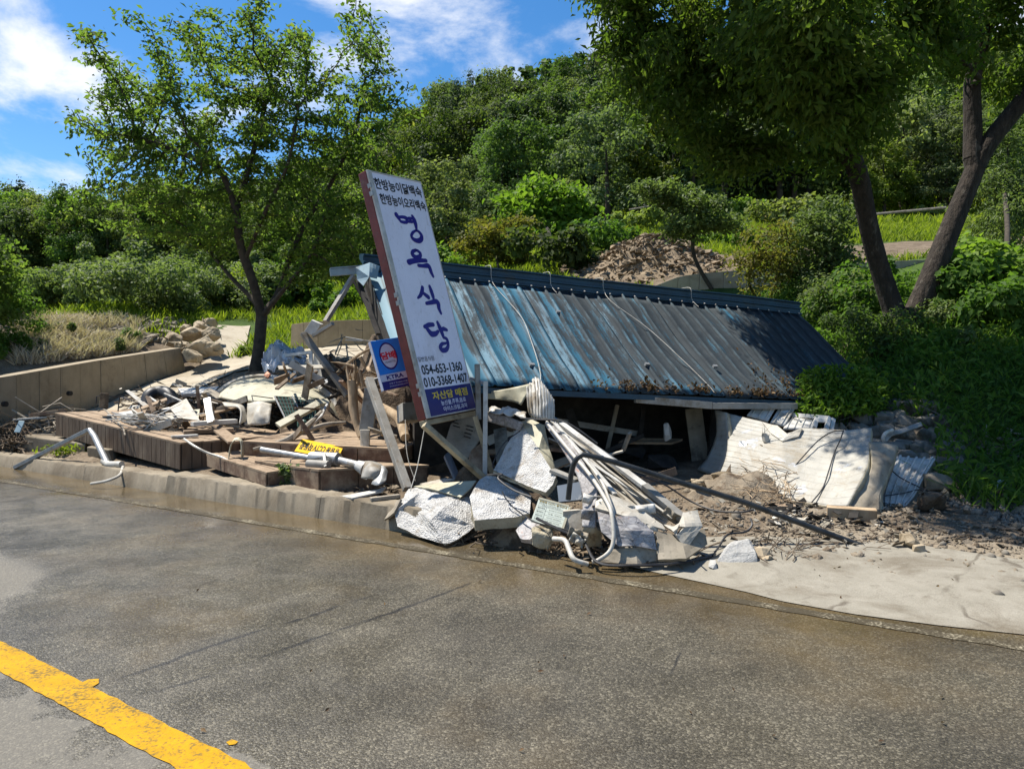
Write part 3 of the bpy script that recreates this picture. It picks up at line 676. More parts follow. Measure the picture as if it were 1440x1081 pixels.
# ------------------------------------------------------------------ kerb of cast blocks
kr = thing('kerb', 'long stained concrete kerb of cast blocks along the left of the road', 'kerb', ST(-9, 5.3))
sx, k = -24., 0
while sx < -4.35:
    L = 2.0 if sx < -12 else random.choice((1.9, 2.6, 1.5)); L = min(L, -4.3-sx)
    hgt = .165+.07*_ss(np.array((sx+13)/6.))+random.uniform(-.006, .006); j = .004
    prof = [(5.19, -.05), (5.245, hgt-.016), (5.262, hgt), (5.47, hgt+.004), (5.50, hgt-.02), (5.5, -.05)]
    n0 = 60; Vv = []
    for a in np.linspace(sx+j, sx+L-j, n0):
        for t_, z_ in prof: Vv.append(ST(a, t_, z_))
    Vv = np.array(Vv); nv = np.array([mnoise.fractal(Vector(p*6.), 1., 2., 4) for p in Vv])
    nv = nv + .45*np.array([mnoise.fractal(Vector(p*22.), 1., 2., 4) for p in Vv])
    Vv += nv[:, None]*np.array([.5, .9, .7])*.015*(Vv[:, 2:3] > -.02)
    npf = len(prof); Ff = [(i*npf+m_, i*npf+m_+1, (i+1)*npf+m_+1, (i+1)*npf+m_) for i in range(n0-1) for m_ in range(npf-1)]
    Ff = [f[::-1] for f in Ff]+[tuple(range(npf)), tuple(range(n0*npf-1, (n0-1)*npf-1, -1))]
    np_mesh('block', Vv, Ff, M_KERB, kr, smooth=True); shade_auto(bpy.data.objects[kr.children[-1].name], 35); sx += L
# broken raised cap piece on the kerb before the middle platform
ck_ = MB(); a_, b_ = G(262, 672, .2), G(352, 684, .2)
ck_.hexa([*(np.array(p) for p in (ST(-6.75, 5.27, .19), ST(-5.72, 5.29, .185), ST(-5.7, 5.62, .18), ST(-6.85, 5.62, .18), ST(-6.72, 5.29, .232), ST(-5.76, 5.31, .226), ST(-5.72, 5.6, .225), ST(-6.8, 5.6, .235)))])
tag(ck_.build('concrete_slab', M_KERB, bevel=.012), 'broken flat concrete cap lying on the kerb before the brown platforms', 'concrete slab')

# ------------------------------------------------------------------ retaining walls
def block_wall(name, label, base, tops, th, n, mat, lean=.0, holes=()):
    """cast concrete wall of bays; base and tops are matching 3-D points"""
    base, tops = np.array(base, float), np.array(tops, float)
    w = thing(name, label, 'wall', base[0])
    s = np.linspace(0, len(base)-1, n+1)
    def at(A, q): i = min(int(q), len(A)-2); f = q-i; return A[i]*(1-f)+A[i+1]*f
    for k in range(n):
        q0, q1 = s[k]+.0015, s[k+1]-.0015
        b0, b1, t0, t1 = at(base, q0), at(base, q1), at(tops, q0), at(tops, q1)
        d = nrm((b1-b0)*[1, 1, 0]); g = d*.002; b0, t0, b1, t1 = b0+g, t0+g, b1-g, t1-g
        back = np.array([-d[1], d[0], 0])*th
        if back[1] < 0: back = -back
        pr = np.array([-back[1], back[0], 0])*0
        mb = MB(); dz = np.array([0, 0, .25]); o_ = nrm(back)*random.uniform(-.004, .004)
        mb.hexa([b0-dz+o_, b1-dz+o_, b1-dz+back, b0-dz+back, t0+o_, t1+o_, t1+back, t0+back]); mb.build('bay', mat, w, bevel=.005)
    for (u, v, D) in holes:
        p = W(u, v, D); d = nrm((tops[-1]-tops[0])*[1, 1, 0]); nb = np.array([-d[1], d[0], 0]); nb = nb if nb[1] > 0 else -nb
        MB().tube([p-nb*.012, p+nb*.05], .045, 10).build('drain_hole', M_DARK, w)
    return w
wb = [W(-260, 720, 10.4), W(0, 632, 11.9), W(130, 577, 14.2), W(265, 524, 17.5)]
wtp = [W(-260, 566, 10.5), W(0, 531, 11.95), W(130, 508, 14.25), W(254, 489, 17.5)]
block_wall('retaining_wall', 'low brown concrete wall rising beside the drive at the left edge', wb, wtp, .25, 13, M_WALL, holes=((8, 568, 11.95), (99, 553, 13.4), (185, 538, 15.5)))
wb = [W(408, 483, 18.6), W(440, 487, 18.1), W(490, 487, 17.7), W(560, 485, 17.3), W(640, 484, 17)]
wtp = [W(410, 456, 18.6), W(440, 452, 18.1), W(490, 450, 17.7), W(560, 449, 17.3), W(640, 449, 17)]
block_wall('retaining_wall', 'short tan concrete wall behind the tree, left of the blue roof', wb, wtp, .3, 7, M_WALL)
wb = [W(905, 412, 19), W(960, 408, 18.7), W(1040, 412, 18.2), W(1130, 412, 18), W(1230, 405, 18.4), W(1330, 402, 19), W(1480, 398, 19.6)]
wtp = [W(905, 408, 19), W(962, 386, 18.7), W(1040, 380, 18.2), W(1130, 376, 18), W(1230, 368, 18.4), W(1330, 364, 19), W(1480, 366, 19.6)]
block_wall('retaining_wall', 'pale concrete wall on the slope behind the far end of the blue roof', wb, wtp, .25, 14, M_PATH)

# ------------------------------------------------------------------ trees
def colonize(limbs, att, step=.22, di=1.6, dk=.38, iters=90, up=.08, seed=0):
    """grow branches from hand laid limbs towards the crown's points"""
    r = np.random.default_rng(seed); N, P = [], []
    rmin = {}
    for lb, par, *rr_ in limbs:
        pts = catmull(lb, 8) if len(lb) > 2 else np.array(lb, float)
        L = np.concatenate([[0], np.cumsum(np.linalg.norm(np.diff(pts, axis=0), axis=1))]); q = np.linspace(0, L[-1], max(2, int(L[-1]/step)+1))
        pts = np.stack([np.interp(q, L, pts[:, i]) for i in range(3)], 1)
        if par is None: N.append(pts[0]); P.append(-1)
        p = int(np.argmin(np.linalg.norm(np.array(N)-pts[0], axis=1)))
        for q_, c in enumerate(pts[1:]):
            N.append(c); P.append(p); p = len(N)-1
            if rr_: rmin[p] = rr_[0]+(rr_[1]-rr_[0])*(q_+1)/len(pts)
        if rr_ and par is None: rmin[0] = rr_[0]
    N = [np.asarray(n) for n in N]; att = np.asarray(att); alive = np.ones(len(att), bool)
    bd = np.full(len(att), 1e9); bi = np.zeros(len(att), int); done = 0
    for _ in range(iters):
        new = np.array(N[done:])
        if len(new):
            d = np.linalg.norm(att[:, None]-new[None], axis=2); k = d.argmin(1); dm = d[np.arange(len(att)), k]
            b = dm < bd; bd[b] = dm[b]; bi[b] = k[b]+done
        done = len(N); alive &= bd > dk
        a = np.where(alive & (bd < di))[0]
        if len(a) == 0: break
        acc = {}
        for i in a:
            v = att[i]-N[bi[i]]; acc.setdefault(int(bi[i]), []).append(v/np.linalg.norm(v))
        for k, vs_ in acc.items():
            v = np.mean(vs_, 0)+r.normal(size=3)*.16+np.array([0, 0, up]); n = np.linalg.norm(v)
            if n < .15: continue
            N.append(N[k]+v/n*step); P.append(k)
        if len(N) > 5200: break
    return np.array(N), np.array(P), rmin
def branch_mesh(N, P, r_root, r_tip=.007, n=8, flare=1.25, rmin={}):
    tips = np.zeros(len(N)); ch = np.zeros(len(N), int)
    for i in range(len(N)-1, 0, -1):
        if ch[i] == 0: tips[i] = 1
        tips[P[i]] += tips[i]; ch[P[i]] += 1
    e = max(1.6, math.log(max(tips[0], 2))/math.log(r_root/r_tip)); rad = r_tip*np.maximum(tips, 1)**(1/e)
    rad[0] *= flare
    for k, v in rmin.items(): rad[k] = max(rad[k], v)
    i = np.arange(1, len(N)); a, b = N[P[i]], N[i]; d = b-a; L = np.linalg.norm(d, axis=1)[:, None]; d = d/np.maximum(L, 1e-6)
    ref = np.where(np.abs(d[:, 2:3]) < .9, [[0, 0, 1.]], [[1., 0, 0]]); x = np.cross(d, ref); x /= np.linalg.norm(x, axis=1)[:, None]; y = np.cross(d, x)
    ra = np.minimum(rad[P[i]], rad[i]*1.35+.004); rb = rad[i]
    th = np.arange(n)*2*math.pi/n
    ring = x[:, None]*np.cos(th)[None, :, None]+y[:, None]*np.sin(th)[None, :, None]
    V = np.concatenate([a[:, None]-d[:, None]*ra[:, None, None]*.3+ring*ra[:, None, None], b[:, None]+ring*rb[:, None, None]], 1)
    m = len(i); base = (np.arange(m)*2*n)[:, None]; k = np.arange(n)[None]; k2 = (np.arange(n)+1)[None] % n
    F = np.stack([base+k, base+k2, base+n+k2, base+n+k], 2).reshape(-1, 4)
    return V.reshape(-1, 3), F, rad
def fill(blobs, n, seed=0):
    """points spread through ellipsoids (centre, half sizes, weight), denser to the outside"""
    r = np.random.default_rng(seed); w = np.array([b[2]*np.prod(b[1])**.8 for b in blobs]); w /= w.sum()
    k = r.choice(len(blobs), n, p=w); d = r.normal(size=(n, 3)); d /= np.linalg.norm(d, axis=1)[:, None]
    rr = r.random(n)**(1/2.4)
    return np.array([blobs[i][0] for i in k])+d*rr[:, None]*np.array([blobs[i][1] for i in k])
def grown_tree(name, label, base, limbs, blobs, natt, r_root, leaf_mat, bark, nleaf, lsize, aspect, seed, step=.22, di=1.8, dk=.36, spread=.28, droop=.3, up=.55, group=None, thr=.035, flat=.5, ragged=0.):
    t = thing(name, label, 'tree', base, group)
    N, P, rmin = colonize(limbs, fill(blobs, natt, seed), step, di, dk, seed=seed)
    V, F, rad = branch_mesh(N, P, r_root, rmin=rmin)
    np_mesh('trunk', V, F, bark, t, smooth=True)
    r = np.random.default_rng(seed+5); c = np.where(rad < thr)[0]; c = c[c > 0]
    k = r.choice(c, nleaf); f = r.random((nleaf, 1)); C = N[P[k]]*(1-f)+N[k]*f
    out = N[k]-N[P[k]]; out = out/np.maximum(np.linalg.norm(out, axis=1), 1e-6)[:, None]
    off = r.normal(size=(nleaf, 3))*spread*.5; off[:, 2] *= flat; C = C+off
    if ragged: C[:, 2] -= (r.random(nleaf) < .3)*np.abs(r.normal(size=nleaf))*ragged
    V, F, rn = leaf_mesh(C, lsize, aspect, up, out*1.2, droop, seed=seed)
    # each spray of leaves keeps a tone of its own
    tone = r.random(len(N)); tn = np.repeat(tone[k], 4)
    np_mesh('crown', V, F, leaf_mat, t, rnd=np.clip(rn*.55+tn*.5-.05, 0, 1))
    return t

def img_blobs(lst, D, dep, k=1.):
    s = D/1040
    return [(W(u, v, D+(o[0] if o else 0)), np.array([ru*s, (o[1] if len(o) > 1 else dep), rv*s]), w) for (u, v, ru, rv, w, *o) in lst]
# left tree, the vase shaped one beside the drive
TD = 14.4
lt = lambda u, v, d=0: W(u, v, TD+d)
limbs = [([lt(360, 520), lt(364, 490), lt(368, 445)], None, .128, .10),
         ([lt(368, 445), lt(357, 400, -.2), lt(338, 345, -.4), lt(330, 290, -.6), lt(305, 232, -.8), lt(262, 190, -1)], 0, .062, .016),
         ([lt(368, 445), lt(392, 410, .2), lt(408, 360, .4), lt(432, 310, .5), lt(470, 250, .5), lt(500, 180, .4), lt(514, 110, .3)], 0, .066, .012),
         ([lt(360, 425, 0), lt(325, 390, .3), lt(290, 350, .7), (lt(245, 320, 1.0))], 0, .05, .014),
         ([lt(330, 300, -.5), lt(352, 230, -.3), lt(372, 150, -.2), lt(385, 80, 0)], 0),
         ([lt(345, 365, -.3), lt(372, 300, -1.0), lt(405, 230, -1.3), lt(420, 150, -1.4)], 0, .04, .014),
         ([lt(300, 235, -.8), lt(230, 205, -.6), lt(180, 190, -.4)], 0),
         ([lt(408, 360, .4), lt(440, 350, 1.0), lt(480, 330, 1.4), lt(520, 300, 1.5)], 0),
         ([lt(372, 440), lt(405, 400, -.8), lt(440, 352, -1.2), lt(462, 290, -1.3)], 0, .05, .014)]
blobs = img_blobs([(230, 130, 95, 85, 1.1), (185, 205, 70, 50, 1), (320, 90, 90, 75, 1), (385, 60, 55, 55, .8), (410, 140, 95, 85, 1), (320, 190, 120, 70, 1), (250, 265, 110, 55, 1), (180, 300, 60, 45, .8),
                   (380, 240, 120, 70, 1), (470, 215, 80, 70, .8), (290, 325, 110, 40, .55), (440, 310, 90, 55, .8), (500, 330, 60, 55, 1.2), (550, 300, 45, 60, .9), (520, 385, 45, 25, .7), (515, 75, 38, 60, .45), (560, 130, 40, 40, .35), (535, 190, 50, 55, .4), (465, 375, 55, 32, .6), (160, 90, 30, 30, .5)], TD, 1.9)
grown_tree('broadleaf_tree', 'airy multi stemmed green tree standing beside the pale drive, left of the leaning sign', tuple(lt(360, 520)), limbs, blobs, 1900, .115, L_TREE, M_BARK2, 35000, .108, .48, 3, spread=.25, dk=.33, flat=.38)

# big forked tree on the right bank, crown hanging out over the roof and the bank
BD = 12.6
bt = lambda u, v, d=0: W(u, v, BD+d)
limbs = [([bt(1268, 488), bt(1266, 468), bt(1262, 450)], None, .31, .24),
         ([bt(1262, 452), bt(1238, 380), bt(1222, 320, -.2), bt(1205, 240, -.5), bt(1175, 185, -.9), bt(1168, 110, -1.2), bt(1190, 30, -1.5), bt(1230, -80, -1.6)], 0, .185, .06),
         ([bt(1272, 470), bt(1297, 420), bt(1325, 350, .1), bt(1358, 270, .2), bt(1385, 210, .2), bt(1440, 140, .1), bt(1510, 60, -.2)], 0, .215, .12),
         ([bt(1368, 240, .2), bt(1368, 180, .3), bt(1368, 110, .3), bt(1385, 40, .2), bt(1400, -60, 0)], 0, .16, .10),
         ([bt(1175, 185, -.9), bt(1120, 150, -.9), bt(1050, 110, -.9), bt(970, 70, -1.0), bt(900, 40, -1.1)], 0),
         ([bt(1200, 225, -.5), bt(1130, 215, -.6), bt(1060, 215, -.9), bt(1010, 240, -1.1)], 0),
         ([bt(1175, 150, -1.0), bt(1160, 100, -2.2), bt(1150, 60, -3.2), bt(1130, 30, -4.0)], 0),
         ([bt(1385, 120, .2), bt(1330, 60, -1.2), bt(1290, 20, -2.2)], 0),
         ([bt(1175, 150, -1.0), np.array([3.7, 10.7, 6.9]), np.array([2.4, 9.5, 7.6]), np.array([1.4, 8.8, 7.7]), np.array([.4, 8.4, 7.7])], 0, .05, .014)]
blobs = img_blobs([(905, 40, 75, 60, 1.1, -1.2, 1.5), (955, 110, 85, 80, 1.2, -1.0, 1.5), (1040, 90, 100, 100, 1.3, -.9, 1.5), (1000, 185, 62, 42, 1.0, -.8), (905, -40, 90, 50, 1.3, -.9, 1.5), (850, -50, 60, 45, 1.2, -.9), (980, 150, 50, 40, 1.1, -.5), (1130, 110, 85, 80, 1.0, -2.2, 1.6),
                   (1190, 150, 70, 60, 1, -2.0), (1140, 40, 110, 80, 1.1, -3.4, 1.4), (1240, 60, 100, 90, 1.2, -2.2, 1.4), (1240, 150, 40, 35, .6, -1.6), (1320, 20, 80, 55, .8, -1.0), (1400, 20, 70, 40, .6, -.2), (1450, 90, 40, 40, .5, .3),
                   (1180, -60, 150, 60, 1, -2.2), (1340, -70, 150, 60, 1, -1), (1030, -40, 150, 50, 1, -.6, 1.5), (1500, 40, 90, 90, .8, 0), (860, -110, 95, 55, 1.2, -2.6), (960, -110, 95, 60, 1.1, -2.0), (905, 125, 55, 35, .9, -1.0)], BD, 1.25)
grown_tree('forked_tree', 'big dark tree with two thick leaning trunks rising from the weedy bank at right', tuple(bt(1268, 488)), limbs, blobs+[(np.array([1.9, 10.2, 7.7]), np.array([1.2, 1.2, .6]), 1.3), (np.array([1.1, 8.6, 7.6]), np.array([1.3, .9, .5]), 1.6)], 2100, .30, L_NEAR, M_BARK, 74000, .13, .40, 11, step=.24, di=2.0, dk=.44, spread=.32, droop=.7, up=.35, thr=.03, flat=.7, ragged=.20)

def simple_tree(name, label, base, top, blobs, r_root, leaf, bark, nleaf, ls, asp, seed, natt=350, group=None, stems=1, lean=0., **k):
    base = np.asarray(base, float); limbs = []
    r = np.random.default_rng(seed)
    for s in range(stems):
        tp = np.asarray(top, float)+r.normal(size=3)*[.5, .3, .2]*(stems > 1)
        mid = base*.5+tp*.5+r.normal(size=3)*[.16, .16, 0]
        limbs.append(([base-[0, 0, .2], mid, tp], None if s == 0 else 0))
    return grown_tree(name, label, base, limbs, blobs, natt, r_root, leaf, bark, nleaf, ls, asp, seed, group=group, **k)
def bl(u, v, D, ru, rv, dep=None, w=1.):
    s = D/1040; return (W(u, v, D), np.array([ru*s, dep or ru*s, rv*s]), w)
D = 33.
simple_tree('broadleaf_tree', 'rounded bright green tree on the slope behind the blue roof ridge', on(765, 392, 20, 40), W(765, 310, D), [bl(770, 290, D, 62, 42), bl(735, 325, D, 45, 40), bl(800, 325, D, 40, 45), bl(760, 350, D, 60, 30), bl(715, 290, D, 25, 25)], .16, L_BRIGHT, M_BARK, 15000, .27, .62, 21, step=.4, di=3.5, dk=.6, spread=.7, thr=.06)
D = 24.5
simple_tree('broadleaf_tree', 'small brownish olive tree between the leaning sign and the rounded bright tree', on(705, 388, 18, 32), W(702, 340, D), [bl(690, 330, D, 40, 28), bl(725, 345, D, 38, 30), bl(660, 350, D, 24, 22), bl(745, 325, D, 22, 20)], .07, L_OLIVE, M_BARK2, 5200, .15, .5, 22, step=.25, di=2, dk=.42, spread=.4)
D = 18.5
simple_tree('young_tree', 'thin young tree with bare lower stem beside the gravel heap above the roof', on(1008, 408, 14, 24), W(985, 300, D), [bl(985, 290, D, 48, 24), bl(930, 270, D, 42, 26), bl(1020, 318, D, 36, 20), bl(960, 320, D, 40, 18), bl(905, 262, D, 22, 18)], .055, L_GREY, M_BARK2, 5200, .13, .5, 23, step=.22, di=1.8, dk=.36, spread=.35)
D = 16.
simple_tree('young_tree', 'leafy sapling clump against the pale wall above the far roof end', on(1150, 430, 12, 20), W(1150, 340, D), [bl(1140, 330, D, 45, 50), bl(1170, 380, D, 40, 30), bl(1110, 380, D, 40, 24), bl(1180, 300, D, 30, 35)], .06, L_GREY, M_BARK2, 7000, .11, .5, 24, stems=3, step=.2, di=1.6, dk=.34, spread=.34)
D = 15.5
simple_tree('young_tree', 'scraggly sapling with thin bare stems between gravel heap and forked tree', on(1075, 425, 12, 20), W(1065, 350, D), [bl(1060, 350, D, 40, 30), bl(1085, 380, D, 30, 22), bl(1040, 375, D, 24, 16)], .04, L_OLIVE, M_BARK2, 2400, .1, .5, 25, stems=3, step=.2, di=1.6, dk=.34, spread=.3)
D = 19.
simple_tree('conifer_tree', 'grey green bushy evergreen at the right edge behind the forked tree', on(1410, 410, 14, 26), W(1410, 250, D), [bl(1410, 330, D, 45, 45), bl(1405, 260, D, 38, 50), bl(1415, 200, D, 28, 40), bl(1380, 370, D, 24, 22), bl(1440, 300, D, 40, 60)], .10, L_GREY, M_BARK2, 9500, .12, .32, 26, step=.28, di=2.2, dk=.42, spread=.45)
D = 15.5
simple_tree('broadleaf_tree', 'dark shady tree filling the left edge above the dry bank', on(-50, 470, 12, 22), W(-40, 380, D), [bl(-35, 405, D, 62, 40), bl(-10, 440, D, 40, 26), bl(-70, 340, D, 60, 50), bl(10, 380, D, 26, 18)], .14, L_TREE, M_BARK, 9500, .12, .5, 27, step=.26, di=2, dk=.42, spread=.45)

# ------------------------------------------------------------------ shrubs (clumps of leaves on short stems)
def shrub_mesh(seed, n, ls, w=1., h=1., asp=.55, lobes=9):
    r = np.random.default_rng(seed); ct = r.normal(size=(lobes, 3))*[.34*w, .34*w, .2*h]+[0, 0, .5*h]; ct[:, 2] = np.clip(ct[:, 2], .18*h, .95*h)
    k = r.integers(0, lobes, n); d = r.normal(size=(n, 3)); d /= np.linalg.norm(d, axis=1)[:, None]
    rad = r.uniform(.22, .42, lobes)[k]*min(w, h)
    C = ct[k]+d*(rad*r.random(n)**.45)[:, None]; C[:, 2] = np.abs(C[:, 2])
    V, F, rn = leaf_mesh(C, ls, asp, .45, d*.8, .3, seed=seed, nbias=d*.6)
    tone = r.random(lobes)[k]
    return V, F, np.clip(rn*.6+np.repeat(tone, 4)*.45, 0, 1)
_shm = {}
def shrub(kindn, u, v, sc, mat, name='shrub', label='', group=None, D=None, seed=0, sq=1.):
    key = (kindn, mat.name, seed % 4)
    p = on(u, v, 6, 90) if D is None else np.array([*W(u, v, D)[:2], hz(*W(u, v, D)[:2])])
    if key not in _shm:
        n, ls, asp, w, h = {'broad': (2000, .13, .65, 1, 1), 'fine': (2200, .095, .5, 1, 1), 'low': (1500, .12, .55, 1.3, .6), 'tall': (2000, .11, .5, .7, 1.4)}[kindn]
        V, F, rn = shrub_mesh(hash((kindn, seed % 4)) % 1000 if False else len(_shm)*13+5, n, ls, w, h, asp)
        o = np_mesh(name, V, F, mat, rnd=rn); _shm[key] = o.data
    else:
        o = bpy.data.objects.new(name, _shm[key]); link(o)
    o.location = tuple(p-[0, 0, .08*sc]); o.scale = (sc, sc, sc*sq); o.rotation_euler = (0, 0, seed*1.7)
    tag(o, label, 'shrub', group); return o
i = 0
r_ = np.random.default_rng(31)
for row, (v0, n, sc) in enumerate(((436, 15, 1.25), (428, 15, 1.5), (418, 14, 1.9))):
    for k in range(n):
        u = 70+(k+.5+r_.uniform(-.25, .25))*330/n+row*9
        shrub(('fine', 'tall', 'fine')[k % 3], u, v0+r_.uniform(-5, 5), sc*r_.uniform(.6, 1.25), (L_GREY, L_FOREST2, L_GREY)[(k+row) % 3], 'orchard_bush', 'grey green bush in the orchard rows beyond the grass at left', 'orchard bushes beyond the grass at left', seed=int(k+row))
for k, (u, v, sc, mt, kd) in enumerate(((615, 392, 1.5, L_BRIGHT, 'broad'), (650, 390, 1.4, L_BRIGHT, 'low'), (585, 400, 1.5, L_BRIGHT, 'broad'), (560, 410, 1.4, L_VINE, 'broad'), (530, 425, 1.4, L_BRIGHT, 'broad'), (495, 432, 1.3, L_BRIGHT, 'low'), (468, 440, 1.1, L_VINE, 'low'), (440, 430, 1.4, L_BRIGHT, 'broad'), (415, 425, 1.5, L_VINE, 'broad'))):
    shrub(kd, u, v, sc, mt, 'shrub', 'bright green shrub on the grass slope behind the blue roof and leaning sign', 'bright shrubs on the slope behind the sign', seed=k)
for k, (u, v, sc, mt, kd) in enumerate(((800, 383, 1.6, L_FOREST, 'broad'), (830, 372, 1.4, L_VINE, 'broad'), (855, 352, 1.5, L_VINE, 'low'), (890, 325, 1.7, L_FOREST2, 'low'), (930, 312, 1.7, L_FOREST2, 'low'), (970, 312, 1.7, L_FOREST2, 'broad'), (1020, 318, 1.7, L_BRIGHT, 'low'), (1060, 318, 1.6, L_BRIGHT, 'broad'), (1100, 320, 1.6, L_FOREST2, 'broad'), (1010, 345, 1.3, L_BRIGHT, 'low'), (1050, 350, 1.3, L_BRIGHT, 'low'), (1095, 350, 1.2, L_FOREST2, 'low'), (1190, 310, 1.5, L_BRIGHT, 'low'), (1215, 290, 1.8, L_FOREST2, 'broad'), (1260, 300, 1.6, L_FOREST2, 'broad'), (1310, 310, 1.6, L_FOREST2, 'low'), (1350, 300, 1.7, L_FOREST2, 'low'))):
    shrub(kd, u, v, sc, mt, 'shrub', 'green shrub on the sunny slope above the gravel heap and behind the forked tree', 'shrubs on the sunny slope behind the forked tree', seed=k)
for k, (u, v, sc, mt, kd) in enumerate(((1150, 470, .8, L_VINE, 'fine'), (1185, 465, .9, L_FOREST, 'fine'), (1215, 470, .9, L_VINE, 'broad'), (1165, 440, 1., L_GREY, 'fine'), (1205, 440, 1., L_VINE, 'broad'), (1225, 500, .8, L_FOREST, 'fine'), (1130, 445, .8, L_VINE, 'fine'), (1330, 470, .7, L_GREY, 'fine'), (1365, 468, .8, L_VINE, 'broad'), (1385, 455, 1.1, L_VINE, 'broad'), (1420, 445, 1.2, L_BRIGHT, 'broad'), (1400, 425, 1.2, L_BRIGHT, 'broad'), (1445, 420, 1.3, L_BRIGHT, 'broad'), (1440, 480, 1., L_VINE, 'broad'), (1300, 490, .7, L_FOREST, 'low'), (1260, 500, .7, L_FOREST, 'low'))):
    shrub(kd, u, v, sc, mt, 'shrub', 'leafy creeper covered shrub around the foot of the forked tree', 'creeper covered shrubs around the forked tree', seed=k)
for k, (u, v, sc, mt, kd) in enumerate(((10, 455, 1.0, L_VINE, 'fine'), (40, 445, 1., L_FOREST2, 'fine'), (5, 500, .8, L_VINE, 'fine'), (35, 495, .7, L_VINE, 'low'), (60, 470, .7, L_FOREST2, 'low'), (150, 490, .5, L_FOREST2, 'low'), (175, 480, .5, L_VINE, 'low'), (20, 405, 1.6, L_BRIGHT, 'broad'), (55, 400, 1.5, L_FOREST2, 'broad'), (-30, 430, 1.6, L_FOREST, 'broad'))):
    shrub(kd, u, v, sc, mt, 'shrub', 'tangled green shrub on the bank above the low wall at the left edge', 'shrubs on the bank above the low wall', seed=k)
shrub('broad', 344, 500, .30, L_TREE, 'sprout', 'small dark leafy sprout at the foot of the multi stemmed tree', seed=2)

# ------------------------------------------------------------------ forest on the hills
def crown_mesh(seed, n, ls, shape='broad', h=8., w=5.):
    r = np.random.default_rng(seed)
    if shape == 'broad':
        lo = 60; a = r.uniform(0, 6.28, lo); zz_ = r.uniform(.25, .96, lo); rr = np.sqrt(np.clip(1-((zz_-.55)/.52)**2, .1, 1))*r.uniform(.35, 1.0, lo)
        ct = np.stack([np.cos(a)*rr*w*.5, np.sin(a)*rr*w*.5, zz_*h], 1); lr = r.uniform(.055, .135, lo)*w
    else:
        lo = 22; zz_ = np.linspace(.25, 1, lo); a = r.uniform(0, 6.28, lo); rr = (1.05-zz_)*r.uniform(.35, .9, lo)
        ct = np.stack([np.cos(a)*rr*w*.5, np.sin(a)*rr*w*.5, zz_*h], 1); lr = (1.15-zz_)*w*.26+.15
    k = r.choice(lo, n, p=lr**2/np.sum(lr**2)); d = r.normal(size=(n, 3)); d[:, 2] = d[:, 2]*.8+.35; d /= np.linalg.norm(d, axis=1)[:, None]
    C = ct[k]+d*(lr[k]*r.random(n)**.33)[:, None]*[1, 1, .75 if shape == 'broad' else .35]
    C = C+d*(np.abs(r.normal(size=n))*(r.random(n) < .35)*.32)[:, None]+[0, 0, .0]
    V, F, rn = leaf_mesh(C, ls, .75 if shape == 'broad' else .4, .3, d*.6, .2, seed=seed, nbias=d*1.1)
    tone = r.random(lo)[k]
    return V, F, np.clip(rn*.5+np.repeat(tone, 4)*.4+.05, 0, 1)
variants = []
for k in range(6): variants.append(('broad', crown_mesh(100+k, 7600, .21, 'broad', 6.8+.4*k, 4.7+.25*k), (L_FOREST, L_FOREST2, L_FOREST, L_FOREST, L_FOREST2, L_FOREST)[k]))
for k in range(2): variants.append(('pine', crown_mesh(120+k, 5600, .23, 'pine', 8.8, 3.8), L_PINE))
meshes = []
for sh, (V, F, rn), m in variants:
    i4 = np.arange(0)
    # a stem for each: short tapered trunk joined below the crown
    mb = MB(); mb.tube([(0, 0, -1), (.1, 0, 2), (0, .1, 5.5)], [.22, .16, .05], 6)
    tv = np.array(mb.v); tf = []
    for f in mb.f[:12]: tf += [(f[0], f[1], f[2]), (f[0], f[2], f[3])]
    VV = np.concatenate([V, tv]); FF = np.concatenate([F, np.array(tf)+len(V)])
    o = np_mesh('forest_tree', VV, FF, [m, M_BARK2], rnd=np.concatenate([rn, np.zeros(len(tv))]), midx=np.concatenate([np.zeros(len(F), int), np.ones(len(tf), int)]))
    meshes.append((sh, o.data, o))
r_ = np.random.default_rng(77); cand = []
for y in np.concatenate([np.arange(38, 90, 3.2), np.arange(90, 190, 4.6)]):
    hw = y*.80+6
    for x in np.arange(-hw, hw, 3.9 if y < 90 else 4.8):
        px, py = x+r_.uniform(-1.6, 1.6), y+r_.uniform(-1.6, 1.6)
        u = 720+1040*px/py; yb, yc = float(np.interp(u, _cu, _cyb)), float(np.interp(u, _cu, _cyc))
        if py < yb or py > yc+9: continue
        cand.append((px, py, (py-yb)/(yc-yb), u))
